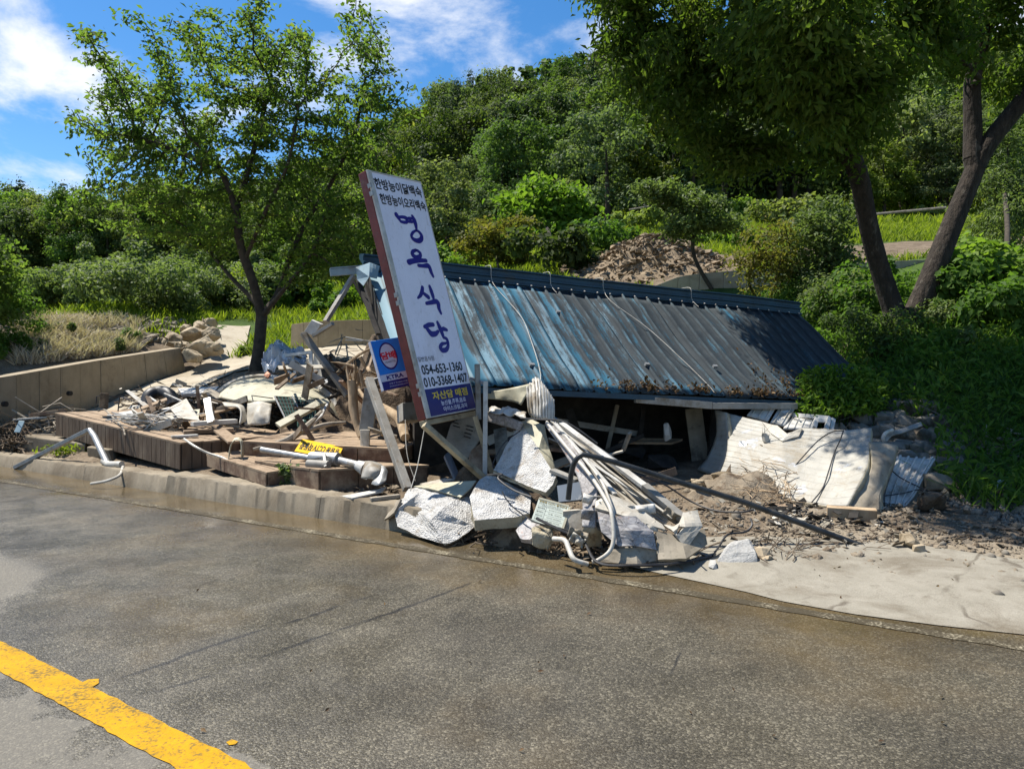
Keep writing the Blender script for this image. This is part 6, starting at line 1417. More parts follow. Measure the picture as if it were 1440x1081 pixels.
facets('face', dict(a=Z3(745, 285, 7.25), b=Z3(660, 420, 7.1), c=Z3(595, 545, 6.95), d=Z3(730, 610, 6.6), e=Z3(880, 668, 6.3), f=Z3(915, 620, 6.36), g=Z3(935, 585, 6.42), h=Z3(840, 430, 6.85)), ['abch', 'chgfed'], [M_STUCCO, M_FOAM], tri, .05, 6, .010, 15, crumple=.012)
facets('side', dict(a=Z3(745, 285, 7.25), b=Z3(800, 268, 7.3), c=Z3(872, 300, 7.12), d=Z3(900, 430, 6.95), e=Z3(940, 560, 6.7), f=Z3(933, 585, 6.43), g=Z3(840, 430, 6.85)), ['abcdg', 'defg'], M_CREAM, tri, .03, 4, .006, 8)
facets('face', dict(a=Z3(595, 548, 6.9), b=Z3(730, 613, 6.63), c=Z3(880, 670, 6.38), d=Z3(900, 640, 6.9), e=Z3(700, 560, 7.2)), ['abcde'], M_FOAM, tri, .02, 2, .01)
# notice sheet
q = [W(*Z3(797, 822, 6.05)), W(*Z3(962, 868, 5.98)), W(*Z3(972, 705, 6.12)), W(*Z3(802, 690, 6.18))]
nr_, nu_ = nrm(q[1]-q[0]), nrm(q[3]-q[0]); nu_ = nrm(nu_-nr_*(nu_@nr_)); nn_ = nrm(np.cross(nr_, nu_)); NW, NH = np.linalg.norm(q[1]-q[0]), np.linalg.norm(q[3]-q[0])
nt = thing('notice_board', 'dirty pale notice board with small print propped before the stucco block', 'notice', q[0])
brd_ = panel('board', M_PAPER, nt, q[0], nr_, nu_, nn_, 0, NW, 0, NH, -.012, 0, .002)
panel('edge_strip', M_CREAM, nt, q[0], nr_, nu_, nn_, NW, NW+.018, -.005, NH*.99, -.014, .004)
panel('edge_strip', M_CREAM, nt, q[0], nr_, nu_, nn_, 0, NW, NH*.965, NH+.008, -.013, .003)
T_ = lambda s, x, y, h, w, m=M_INK, b=.0: lettering(s, brd_, m, q[0], nr_, nu_, nn_, x*NW, y*NH, h*NH, w*NW, b)
T_('방범용 CCTV 설치안내', .5, .90, .085, .9, mk('brown print', (.20, .14, .03), (.26, .19, .05)), .03)
T_('범죄예방 및 시설안전을 위하여', .42, .81, .04, .72); T_('아래와 같이 설치 운영합니다', .52, .755, .04, .72)
for i_, (a, b) in enumerate((('설치목적', '범죄예방 및 화재예방'), ('설치장소', '건물 내외부'), ('촬영시간', '24시간 연속촬영'), ('관리책임자', '명옥식당'))):
    T_(a, .17, .64-.155*i_, .05, .24, M_INK, .02); T_(b, .66, .64-.155*i_, .045, .46)
for i_ in range(5): panel('rule', M_GREYTUBE, brd_, q[0], nr_, nu_, nn_, NW*.03, NW*.97, NH*(.715-.155*i_), NH*(.72-.155*i_), 0, .001)
panel('rule', M_GREYTUBE, brd_, q[0], nr_, nu_, nn_, NW*.33, NW*.335, NH*.095, NH*.715, 0, .0015)
# torn white siding: crumpled curtain of ribs, printed fascia, cladding strips, long trim
Z4 = lambda x, y, D: (740+x/4.156, 560+y/4.156, D)
sd = thing('torn_siding', 'long torn white ribbed siding with printed fascia spilling from the eave to the road', 'siding', W(860, 790, 6.0))
sheet('ribbed_curtain', [[Z3(770, 88, 7.3), Z3(822, 40, 7.3), Z3(872, 82, 7.2), Z3(925, 165, 7.1)], [Z3(775, 150, 7.25), Z3(830, 130, 7.05), Z3(880, 170, 6.95), Z3(925, 215, 7.0)], [Z3(785, 240, 7.2), Z3(830, 255, 6.95), Z3(880, 262, 6.9), Z3(925, 270, 6.95)]], M_WHITEMET, sd, 40, 16, .006, .03, 5, corr=(9, -.03))
sheet('inner_sheet', [[Z3(545, 122, 7.9), Z3(680, 100, 7.6), Z3(800, 72, 7.35)], [Z3(545, 155, 7.9), Z3(680, 170, 7.6), Z3(745, 190, 7.4)]], M_CREAM, sd, 18, 8, .01, .02, 5)
sheet('inner_sheet', [[Z3(545, 195, 7.8), Z3(640, 200, 7.5), Z3(770, 225, 7.2)], [Z3(545, 222, 7.7), Z3(650, 245, 7.3), Z3(770, 262, 7.05)]], M_WHITEMET, sd, 24, 10, .008, .05, 7)
sheet('printed_fascia', [[Z3(545, 225, 7.72), Z3(650, 250, 7.4), Z3(748, 285, 7.1)], [Z3(545, 275, 7.72), Z3(650, 305, 7.4), Z3(735, 330, 7.15)]], M_NEWS, sd, 20, 6, .02, .01, 6)
sheet('printed_fascia', [[Z4(105, 150, 6.95), Z4(165, 130, 6.9)], [Z4(210, 300, 6.6), Z4(280, 290, 6.5)], [Z4(285, 430, 6.35), Z4(355, 420, 6.25)], [Z4(325, 540, 6.15), Z4(405, 520, 6.05)], [Z4(328, 640, 6.0), Z4(402, 640, 5.9)], [Z4(328, 750, 5.9), Z4(402, 755, 5.82)]], M_NEWS, sd, 8, 34, .02, .012, 7)
hull('foam_end', [W(*Z4(*c)) for c in ((328, 752, 5.9), (402, 757, 5.82), (440, 775, 5.9), (438, 868, 5.95), (345, 866, 5.95), (330, 845, 5.95), (335, 752, 6.2), (440, 775, 6.2), (430, 860, 6.2), (335, 845, 6.2))], M_FOAM, sd, .012, .012, 3)
MB().beam(W(*Z4(205, 150, 6.95)), W(*Z4(690, 512, 6.15)), .065, .035, up=(.3, -.6, .8)).build('trim', M_WHITEMET, sd, bevel=.003)
MB().beam(W(*Z4(690, 512, 6.15)), W(*Z4(955, 735, 5.85)), .07, .05, up=(.3, -.6, .8)).build('trim', M_GREYTUBE, sd, bevel=.003)
MB().beam(W(*Z4(150, 110, 7.1)), W(*Z4(600, 420, 6.5)), .03, .03).build('trim', M_GALV, sd, bevel=.002)
MB().beam(W(*Z4(170, 150, 6.85)), W(*Z4(520, 560, 6.0)), .04, .02, up=(.3, -.6, .8)).build('trim', M_WHITEMET, sd, bevel=.002)
sheet('ribbed_sheet', [[Z4(330, 340, 6.55), Z4(520, 455, 6.35), Z4(700, 545, 6.2), Z4(850, 690, 6.0)], [Z4(370, 420, 6.6), Z4(520, 520, 6.42), Z4(640, 600, 6.28), Z4(820, 720, 6.02)], [Z4(410, 520, 6.7), Z4(500, 600, 6.5), Z4(610, 660, 6.35), Z4(800, 750, 6.05)]], M_SKIN, sd, 24, 16, .008, .012, 5)
for k in range(5):
    f = k/4; a = W(*Z4(335+75*f, 350+165*f, 6.5+.16*f)); b = W(*Z4(850-45*f, 690+55*f, 5.97+.04*f)); MB().beam(a, b, .022, .02, up=(.2, -.8, .5)).build('rib', M_WHITEMET, sd)
r_ = np.random.default_rng(808)
for k in range(10):
    f = k/9; a = Z4(150+170*f+r_.uniform(-8, 8), 130+190*f+r_.uniform(-10, 10), 6.88-.30*f+r_.uniform(-.05, .05)); b = Z4(920-330*f+r_.uniform(-110, 40), 730-60*f+r_.uniform(-60, 40), 5.92+.12*f+r_.uniform(-.08, .06)); mm = [(a[i]+b[i])/2+(r_.uniform(-6, 6), r_.uniform(-5, 8), r_.uniform(-.03, .05))[i] for i in range(3)]
    P_ = [W(*a), W(*mm), W(*b)]; w_ = r_.uniform(.014, .035); q_ = nrm(np.cross(P_[2]-P_[0], [.3, -.7, .6]))*w_
    mb = MB()
    for i in range(2): mb.hexa([P_[i], P_[i]+q_, P_[i]+q_+[0, .012, -.012], P_[i]+[0, .012, -.012], P_[i+1], P_[i+1]+q_, P_[i+1]+q_+[0, .012, -.012], P_[i+1]+[0, .012, -.012]])
    mb.build('slat', [M_SKIN, M_WHITEMET, M_SKINGREY, M_CREAM][k % 4], sd)
for k in range(9):
    u0, v0 = r_.uniform(790, 960), r_.uniform(690, 770); D0 = 6.0-.4*(v0-690)/80; n0 = 5; ang = r_.uniform(-.3, 1.2); l0 = r_.uniform(18, 46)
    rows = [[(u0+l0*math.cos(ang)*i/4-6*j*math.sin(ang), v0+l0*math.sin(ang)*i/4+7*j*math.cos(ang), D0+r_.uniform(-.05, .05)) for i in range(5)] for j in range(3)]
    sheet('torn_strip', rows, [M_SKIN, M_NEWS, M_WHITEMET, M_SKINGREY][k % 4], sd, 14, 6, .006, .02, 9, seed=k)
facets('cladding_strip', dict(a=Z4(405, 600, 5.95), b=Z4(480, 555, 5.95), c=Z4(610, 665, 5.8), d=Z4(810, 768, 5.72), e=Z4(795, 735, 5.78), f=Z4(590, 690, 5.75), g=Z4(405, 640, 5.85), h=Z4(600, 600, 5.95)), ['abcfg', 'cdf', 'bhc', 'hedc'], M_SKIN, sd, .02, 3, .006, 8)
facets('crumpled_sheet', dict(a=Z4(415, 660, 5.8), b=Z4(530, 690, 5.68), c=Z4(640, 690, 5.72), d=Z4(745, 775, 5.66), e=Z4(765, 885, 5.6), f=Z4(640, 860, 5.55), g=Z4(540, 862, 5.58), h=Z4(440, 780, 5.7), i=Z4(600, 770, 5.58)), ['abih', 'bcdi', 'defi', 'fghi'], M_NEWS, sd, .03, 4, .012, 9)
facets('crumpled_sheet', dict(a=Z4(500, 880, 5.62), b=Z4(640, 868, 5.58), c=Z4(765, 890, 5.62), d=Z4(768, 945, 5.6), e=Z4(650, 970, 5.5), f=Z4(420, 955, 5.6)), ['abef', 'bcde'], M_SKINGREY, sd, .03, 4, .012, 9)
facets('crumpled_sheet', dict(a=Z4(915, 665, 5.85), b=Z4(1000, 650, 5.82), c=Z4(1030, 745, 5.75), d=Z4(935, 885, 5.62), e=Z4(805, 745, 5.8), f=Z4(880, 800, 5.66), g=Z4(930, 750, 5.7)), ['abcg', 'cdfg', 'fega'], M_SKIN, sd, .02, 4, .014, 9)
facets('backing_board', dict(a=Z4(760, 775, 5.72), b=Z4(900, 800, 5.72), c=Z4(1040, 760, 5.85), d=Z4(1060, 850, 5.75), e=Z4(935, 935, 5.5), f=Z4(770, 940, 5.56)), ['abef', 'bcde'], M_SKINGREY, sd, .03, 3, .006)
facets('white_box', dict(a=Z4(215, 660, 6.05), b=Z4(328, 650, 6.0), c=Z4(328, 785, 5.95), d=Z4(110, 770, 6.1), e=Z4(215, 700, 6.05)), ['abcde'], M_SKIN, sd, .05, 2, .004)
facets('dark_panel', dict(a=Z4(180, 510, 6.35), b=Z4(320, 485, 6.3), c=Z4(325, 590, 6.2), d=Z4(190, 605, 6.25)), ['abcd'], M_GLASS, sd, .03, 0, 0)
beam('trim_strip', 'grey metal strip sticking out beside the black pole bend', 'metal strip', W(*Z4(150, 420, 6.5)), W(*Z4(300, 480, 6.35)), .09, .03, M_GREYTUBE)
# pipes
tube('conduit', 'white plastic conduit bowing down over the torn siding to the road', 'pipe', [W(*Z4(120, 140, 6.85)), W(*Z4(240, 290, 6.5)), W(*Z4(375, 450, 6.1)), W(*Z4(470, 600, 5.8)), W(*Z4(500, 680, 5.68)), W(*Z4(512, 800, 5.6)), W(*Z4(490, 890, 5.55)), W(*Z4(420, 945, 5.55)), W(*Z4(385, 955, 5.55))], .0165, M_PVC, 10)
tube('conduit', 'second white conduit running close above the bowed conduit', 'pipe', [W(*Z4(190, 170, 6.8)), W(*Z4(320, 330, 6.4)), W(*Z4(430, 470, 6.05)), W(*Z4(480, 580, 5.85)), W(*Z4(520, 720, 5.7)), W(*Z4(528, 840, 5.62))], .012, M_PVC, 8)
tube('conduit', 'thick cream pipe end curling on the road edge under the notice board', 'pipe', [W(*Z4(160, 820, 5.75)), W(*Z4(225, 830, 5.65)), W(*Z4(250, 880, 5.58)), W(*Z4(280, 940, 5.5)), W(*Z4(360, 970, 5.5))], .020, M_PVC, 10)
bpole = thing('black_pole', 'long black steel pole with a hooked top lying from the siding down to the concrete', 'pole', G(1235, 775, .03))
MB().tube([W(799, 702, 6.15), W(803, 668, 6.12), W(808, 650, 6.1), W(816, 641, 6.1), W(826, 640, 6.1), W(866, 650, 6.1)], .023, 12, smooth_path=6).build('hook', M_BLACKPIPE, bpole, smooth=True)
MB().tube([W(864, 649.5, 6.1), W(1050, 707, 6.1), W(1232, 775, 6.02)], .024, 12).build('shaft', M_BLACKPIPE, bpole, smooth=True)
MB().tube([W(1222, 772, 6.03), W(1241, 777, 6.0)], [.036, .032], 10).build('foot', M_GALV, bpole, smooth=True)
for lab, pts, rr in (('black cable looping from the siding along the road edge to the rock', [Z4(60, 700, 6.0), Z4(200, 770, 5.85), Z4(330, 830, 5.75), Z4(420, 960, 5.5), Z4(640, 975, 5.42), Z4(860, 965, 5.5), Z4(1080, 925, 5.7)], .012),
                     ('black cable curving up beside the granite rock', [Z4(1090, 920, 5.7), Z4(1130, 860, 5.85), Z4(1180, 795, 6.0), Z4(1280, 780, 6.1), Z4(1320, 740, 6.15), Z4(1310, 700, 6.2)], .009),
                     ('black wire drooping over the pointed stucco block', [Z3(740, 262, 6.95), Z3(860, 270, 6.85), Z3(960, 275, 6.7), Z3(1050, 320, 6.6), Z3(1158, 400, 6.5)], .008),
                     ('black wire hanging across the stucco block to the notice board', [Z3(560, 570, 6.55), Z3(640, 565, 6.5), Z3(620, 590, 6.45), Z3(700, 650, 6.32), Z3(800, 690, 6.2)], .009),
                     ('thin wire sagging over the front of the stucco block', [Z3(640, 660, 6.38), Z3(670, 710, 6.3), Z3(720, 760, 6.22), Z3(820, 825, 6.02), Z3(960, 860, 5.95), Z3(1060, 890, 5.85)], .006),
                     ('black cable lying on the soil under the black pole', [Z4(600, 430, 6.9), Z4(800, 500, 7.0), Z4(960, 600, 6.9), Z4(1100, 655, 6.7), Z4(1250, 665, 6.5), Z4(1330, 650, 6.5)], .009),
                     ('black rope running over the left face of the pointed stucco block', [Z3(740, 330, 7.1), Z3(650, 400, 7.1), Z3(595, 500, 7.0), Z3(592, 530, 6.95)], .006)):
    tube('cable', lab, 'cable', [W(*p) for p in pts], rr, M_BLACK, 6)
tube('cable', 'bundle of thin wires trailing right from the foot of the black pole', 'cable', [W(1241, 777, 6.0), W(1290, 783, 5.95), W(1340, 790, 5.9), W(1388, 795, 5.88)], .007, M_BLACK, 5)
# stray sheet and board behind the sign leg
pb = thing('printed_panel', 'tilted beige panel with barred vents behind the leg of the tall sign', 'panel', W(660, 640, 7.6))
facets('board', dict(a=(634, 596, 8.0), b=(652, 583, 8.1), c=(668, 583, 8.0), d=(674, 618, 7.8), e=(655, 648, 7.6), f=(626, 622, 7.8)), ['abcdef'], M_SKINGREY, pb, .02, 2, .004)
for (u, v) in ((638, 590), (640, 595), (642, 600), (661, 600), (660, 605), (658, 610), (657, 615)): MB().beam(W(u-5, v-2, 7.75), W(u+5, v+1, 7.75), .012, .02, up=(0, -1, 0)).build('vent', M_DARK, pb)
flat('dark brown board leaning behind the white upright of the tall sign', [(663, 632, 7.5), (678, 622, 7.6), (680, 668, 7.4), (658, 655, 7.4)], M_WOODRED, .03)
flat('grey glazed panel lying behind the leaning beam', [(625, 640, 7.9), (632, 634, 8.0), (648, 672, 7.6), (641, 676, 7.5)], M_GLASS, .03)
flat('pale flat board on the ground behind the stucco lump', [(590, 680, 7.4), (625, 672, 7.6), (640, 673, 7.5), (606, 684, 7.3)], M_SKIN, .02)
flat('crumpled brown sack panel in the dark behind the pointed stucco block', [(694, 604, 8), (712, 600, 8), (716, 640, 7.6), (698, 650, 7.5)], M_SKINGREY, .05)
mound('debris_mound', (-.3, 7.7), .9, .7, .35, M_SOIL, .15, 8)
mound('debris_mound', (.25, 6.5), .75, .55, .26, M_SOIL, .12, 9)
sticks('road_litter', 210, (640, 752, 800, 790), (.004, .011), (.08, .4), M_TWIG, 51, .03)
scraps('road_litter', 240, (640, 756, 860, 792), (.02, .09), M_MUDSOIL, 52, .02)
scraps('road_litter', 60, (640, 756, 860, 792), (.02, .07), M_SKIN, 53, .02)
sticks('road_litter', 60, (820, 770, 1000, 800), (.004, .009), (.08, .5), M_TWIG, 54, .02)
# scalloped grey slab under the notice
facets('tile_stack', dict(a=Z3(715, 870, 6.15), b=Z3(760, 800, 6.25), c=Z3(830, 815, 6.15), d=Z3(880, 850, 6.05), e=Z3(790, 920, 5.98), f=Z3(740, 915, 6.05)), ['abcdef'], M_NEWS, None, .05, 3, .01)
one(bpy.data.objects['tile_stack'], 'rounded grey layered slab under the notice board', 'slab')
hull('foam_lump', rock_pts(W(*Z3(850, 910, 6.0)), (.22, .2, .2), 18, 8), M_FOAM, None, .01, .015, 2); one(bpy.data.objects['foam_lump'], 'yellowish crumbling foam lump under the notice board', 'foam')

# ------------------------------------------------------------------ right: rock, panels, stone wall
Z5 = lambda x, y, D: (960+x/3, 530+y/3, D)
one(hull('granite_rock', [W(*Z5(*c)) for c in ((143, 775, 5.62), (150, 800, 5.58), (205, 818, 5.55), (315, 822, 5.55), (312, 740, 5.62), (275, 678, 5.75), (262, 676, 5.8), (205, 697, 5.75), (160, 745, 5.65), (145, 790, 5.85), (310, 800, 6.0), (285, 690, 5.95), (180, 730, 5.95))], M_GRANITE, None, .012, .012, 4), 'pale angular granite rock sitting on the concrete near the road', 'rock')
one(hull('pebble', rock_pts(G(1003, 796, .03), (.13, .1, .09), 12, 3), M_GRANITE), 'small pale stone touching the left side of the granite rock', 'stone')
for k, (u, v, s, lab) in enumerate(((1070, 785, .16, 'brown stone close behind the right side of the granite rock'), (1078, 790, .10, 'little dark stone right of the granite rock'), (1277, 770, .22, 'tan stone beside the foot of the black pole'), (1291, 777, .14, 'smaller tan stone right of the stone by the pole foot'))):
    p = on(u, v, 4, 9); one(hull('stone', rock_pts(p+[0, 0, s*.25], (s, s*.8, s*.6), 14, 80+k), M_BOULDER), lab, 'stone')
# the wide curved wall panel
cp = thing('curved_wall_panel', 'wide dirty white insulated wall panel curled like a wave on the right', 'wall panel', W(1110, 705, 7.9))
sheet('skin', [[Z5(186, 152, 9.05), Z5(260, 170, 8.90), Z5(340, 190, 8.70), Z5(420, 250, 8.40), Z5(500, 215, 8.40), Z5(590, 218, 8.25), Z5(690, 224, 8.05), Z5(796, 214, 7.90)],
               [Z5(190, 230, 8.82), Z5(262, 245, 8.65), Z5(345, 262, 8.45), Z5(425, 280, 8.25), Z5(505, 285, 8.18), Z5(590, 300, 8.02), Z5(690, 310, 7.80), Z5(788, 296, 7.65)],
               [Z5(184, 330, 8.47), Z5(265, 345, 8.27), Z5(350, 365, 8.07), Z5(425, 385, 7.87), Z5(505, 400, 7.74), Z5(590, 415, 7.57), Z5(680, 425, 7.37), Z5(772, 392, 7.27)],
               [Z5(150, 420, 8.35), Z5(215, 425, 8.20), Z5(300, 450, 7.95), Z5(390, 498, 7.65), Z5(460, 520, 7.45), Z5(540, 533, 7.25), Z5(620, 545, 7.05), Z5(692, 552, 6.95)]], [M_PANEL, M_FOAM], cp, 64, 34, .07, .006, 7, seed=4, curve='rows')
sheet('flap', [[Z5(138, 140, 9.10), Z5(186, 150, 8.91)], [Z5(140, 240, 9.05), Z5(192, 232, 8.75)], [Z5(115, 320, 9.00), Z5(184, 330, 8.61)], [Z5(58, 388, 8.95), Z5(150, 420, 8.51)]], [M_PANEL, M_FOAM], cp, 8, 18, .05, .015, 4, seed=5)
facets('fold', dict(a=Z5(335, 188, 8.68), b=Z5(400, 205, 8.52), c=Z5(440, 240, 8.33), d=Z5(505, 215, 8.36), e=Z5(490, 250, 8.28), f=Z5(420, 268, 8.27), g=Z5(370, 235, 8.48)), ['abg', 'bcfg', 'cdef'], M_SKIN, cp, .03, 4, .015, 10)
facets('patch', dict(a=Z5(238, 268, 8.56), b=Z5(270, 276, 8.48), c=Z5(262, 302, 8.43), d=Z5(236, 296, 8.50)), ['abcd'], M_GLASS, cp, .01, 1, .002)
hull('bolt_cap', rock_pts(W(*Z5(351, 256, 8.40)), (.09, .09, .13), 18, 9), M_SKIN, cp, .008)
hull('tear', [W(*Z5(*c)) for c in ((165, 425, 8.2), (203, 365, 8.2), (204, 430, 8.1), (185, 440, 8.1), (190, 400, 8.35))], M_SOIL, cp)
tube('cable', 'thin black cable lying left to right over the curved white panel', 'cable', [W(*Z5(*c)) for c in ((372, 500, 7.62), (440, 415, 7.82), (500, 345, 7.90), (570, 270, 8.07), (630, 232, 8.02), (680, 226, 7.95))], .007, M_BLACK, 5)
tube('cable', 'thin black cable hanging steeply over the right part of the curved panel', 'cable', [W(*Z5(*c)) for c in ((545, 528, 7.18), (590, 470, 7.35), (615, 400, 7.52), (640, 320, 7.82), (665, 265, 7.87), (678, 226, 7.93))], .007, M_BLACK, 5)
bpn = thing('bent_wall_panel', 'muddy grey brown bent wall panel standing beside the curved white panel', 'wall panel', W(1225, 720, 7.2))
sheet('skin', [[Z5(788, 272, 7.7), Z5(850, 276, 7.7), Z5(905, 290, 7.65)], [Z5(800, 325, 7.5), Z5(848, 340, 7.45), Z5(890, 350, 7.5)], [Z5(790, 400, 7.3), Z5(825, 430, 7.25), Z5(862, 420, 7.35)], [Z5(730, 480, 7.15), Z5(780, 510, 7.05), Z5(836, 490, 7.15)], [Z5(690, 552, 7.0), Z5(760, 565, 6.95), Z5(832, 568, 6.98)]], [M_SKINGREY, M_FOAM], bpn, 18, 30, .05, .02, 5)
sheet('edge', [[Z5(905, 290, 7.65), Z5(910, 300, 7.8)], [Z5(890, 350, 7.5), Z5(897, 360, 7.7)], [Z5(862, 420, 7.35), Z5(872, 430, 7.5)], [Z5(836, 490, 7.15), Z5(848, 500, 7.3)], [Z5(832, 568, 6.98), Z5(850, 572, 7.1)]], M_FOAM, bpn, 4, 24, .02, .01)
cr = thing('ribbed_panel', 'white ribbed metal panel lying in dappled sun right of the bent brown panel', 'wall panel', W(1290, 720, 7.4))
sheet('skin', [[Z5(900, 333, 8.1), Z5(985, 342, 8.1), Z5(1068, 342, 8.1)], [Z5(862, 430, 7.75), Z5(940, 430, 7.75), Z5(1020, 420, 7.8)], [Z5(842, 500, 7.5), Z5(910, 500, 7.5), Z5(985, 488, 7.55)], [Z5(848, 565, 7.25), Z5(890, 572, 7.25), Z5(935, 545, 7.3)]], M_WHITEMET, cr, 51, 20, .03, .004, 6, corr=(5, .022))
facets('core', dict(a=Z5(1068, 345, 8.12), b=Z5(1066, 395, 8.1), c=Z5(985, 520, 7.6), d=Z5(935, 565, 7.35), e=Z5(938, 545, 7.32), f=Z5(988, 488, 7.57)), ['abcf', 'cdef'], M_SKINGREY, cr, .03, 2, .01)
tube('cable', 'thin cable trailing over the white ribbed panel to the stones', 'cable', [W(*Z5(*c)) for c in ((872, 385, 7.7), (920, 425, 7.72), (1000, 465, 7.6), (1060, 490, 7.5), (1140, 530, 7.4))], .007, M_BLACK, 5)
tube('cable', 'second thin cable crossing low on the white ribbed panel', 'cable', [W(*Z5(*c)) for c in ((855, 500, 7.45), (930, 490, 7.5), (1000, 475, 7.56), (1050, 500, 7.45), (1100, 520, 7.4))], .006, M_BLACK, 5)
# white panels behind
def ribflat(label, rows, n):
    o = sheet('white_panel', rows, M_WHITEMET, None, n*8+1, 6, .03, 0, corr=(n, .015), curve=False); one(o, label, 'panel'); return o
ribflat('upper left white ribbed panel standing behind the curved panel', [[Z5(330, 86, 9.4), Z5(406, 106, 9.35)], [Z5(272, 160, 9.1), Z5(360, 186, 9.05)]], 3)
ribflat('middle white ribbed panel standing behind the curved panel', [[Z5(412, 120, 9.35), Z5(472, 136, 9.3)], [Z5(370, 190, 9.05), Z5(430, 205, 9.0)]], 2)
ribflat('right low white ribbed panel behind the curved panel', [[Z5(452, 168, 9.25), Z5(562, 180, 9.1)], [Z5(425, 215, 8.95), Z5(548, 216, 8.85)]], 4)
wf = thing('window_frame', 'empty white window frame behind the right end of the curved panel', 'window frame', W(*Z5(600, 215, 9)))
for p, q in (((455, 160, 9.3), (620, 174, 9.0)), ((618, 172, 9.0), (605, 222, 8.8)), ((565, 172, 9.1), (555, 214, 8.9)), ((635, 178, 9.05), (625, 225, 8.85)), ((558, 182, 9.05), (612, 186, 8.98))): MB().beam(W(*Z5(*p)), W(*Z5(*q)), .05, .04, up=(0, -1, .3)).build('rail', M_WHITEMET, wf, bevel=.003)
# curled grey strip
sheet('curled_strip', [[Z5(852, 250, 8.3), Z5(872, 228, 8.35), Z5(920, 218, 8.5), Z5(1005, 188, 8.7)], [Z5(858, 275, 8.25), Z5(885, 248, 8.3), Z5(925, 235, 8.4), Z5(1012, 205, 8.6)]], M_GREYTUBE, None, 22, 5, .012, .004)
one(bpy.data.objects['curled_strip'], 'curled grey metal strip lying against the dry stone wall', 'metal strip')
tube('hose', 'white hose bend at the end of the curled grey strip', 'hose', [W(*Z5(848, 272, 8.2)), W(*Z5(845, 255, 8.2)), W(*Z5(858, 235, 8.25)), W(*Z5(885, 224, 8.3))], .02, M_PVC)
p = on(1310, 716, 6, 10); one(hull('concrete_lump', rock_pts(p+[0, 0, .07], (.32, .26, .2), 26, 33, .6), M_SOIL, None, .02, .01, 2), 'dark rounded concrete lump half sunk in gravel beside the ribbed white panel', 'concrete lump')
beam('timber', 'sawn pale timber under the right end of the curved white panel', 'timber', W(*Z5(608, 575, 6.9)), W(*Z5(818, 590, 6.75)), .13, .14, M_DRIFT)
beam('timber', 'low tan timber under the middle of the curved white panel', 'timber', W(*Z5(352, 556, 7.2)), W(*Z5(475, 556, 7.15)), .12, .08, M_WOODMUD)
scraps('panel_litter', 160, (1080, 712, 1240, 740), (.02, .11), M_DARK, 55, .02); scraps('panel_litter', 60, (1060, 712, 1240, 742), (.02, .09), M_SKIN, 56, .02)
# dry stone wall: one stone at a time, base to top
dw = thing('dry_stone_wall', 'dry stone wall of rough grey boulders under the weedy bank at right', 'wall', W(1250, 640, 8.9)); k = 0
for row in range(5):
    n_ = 12
    for i in range(n_):
        u = 1168+i*15.5+(row % 2)*7+random.uniform(-3, 3); v = 650-row*19+random.uniform(-3, 3)+(i-6)*1.0
        if u > 1352-row*9: continue
        s = random.uniform(.20, .30); p = on(u, v, 6, 12.5)+[0, -.06, .02]
        hull('stone', rock_pts(p, (s*1.25, s*1.1, s), 15, 300+k), M_DSTONE, dw, .012); k += 1
for k, (u, v, s, lab) in enumerate(((1318, 690, .42, 'grey flat boulder below the creepers above the dark concrete lump'), (1345, 676, .30, 'rough stone under the creepers right of the flat boulder'), (1225, 568, .22, 'pale stone on top of the dry stone wall under the weeds'), (1180, 572, .22, 'pale stone at the left end of the dry stone wall top'))):
    p = on(u, v, 6, 12); one(hull('boulder', rock_pts(p+[0, 0, s*.2], (s, s*.9, s*.6), 16, 90+k), M_STONE, None, .015), lab, 'boulder')
# gravel at the right
def gravel(name, n, test, sz, mat, seed, box=None, px=None):
    r = np.random.default_rng(seed); ico = np.array([(0, 0, 1), (.89, 0, .45), (.28, .85, .45), (-.72, .53, .45), (-.72, -.53, .45), (.28, -.85, .45), (.72, .53, -.45), (-.28, .85, -.45), (-.89, 0, -.45), (-.28, -.85, -.45), (.72, -.53, -.45), (0, 0, -1)])
    fc = np.array([(0,1,2),(0,2,3),(0,3,4),(0,4,5),(0,5,1),(1,6,2),(2,7,3),(3,8,4),(4,9,5),(5,10,1),(2,6,7),(3,7,8),(4,8,9),(5,9,10),(1,10,6),(11,7,6),(11,8,7),(11,9,8),(11,10,9),(11,6,10)])
    x = r.uniform(box[0], box[1], n); y = r.uniform(box[2], box[3], n); m = test(x, y); x, y = x[m], y[m]; z = height(x, y); V, F = [], []
    for i in range(len(x)):
        s = sz*r.lognormal(0, .45); V.append(ico*(1+r.normal(size=(12, 1))*.16)*s*r.uniform(.6, 1.2, 3)*.5+[x[i], y[i], z[i]+s*.1]); F.append(fc+i*12)
    return kind(np_mesh(name, np.concatenate(V), np.concatenate(F), mat), 'stuff')
gvt = lambda x, y: (x > 4.35+.25*(7.3-y)) & (tline(x, y) > 6.45) & (tline(x, y) < 9.3-.2*(x-4.5)) & (y > 5)
gravel('gravel', 15000, gvt, .030, M_PEBBLE, 71, (4.2, 8.5, 5, 9.2)); gravel('gravel', 420, gvt, .065, M_STONE, 72, (4.2, 8.5, 5, 9.2))
gravel('soil_crumbs', 5000, lambda x, y: (tline(x, y) > 5.9) & (tline(x, y) < 8.2), .022, M_MUDSOIL, 73, (.2, 5, 5.2, 8))
gravel('soil_crumbs', 400, lambda x, y: (tline(x, y) > 5.5) & (tline(x, y) < 8), .028, M_PEBBLE, 74, (1.2, 5, 4.8, 8))
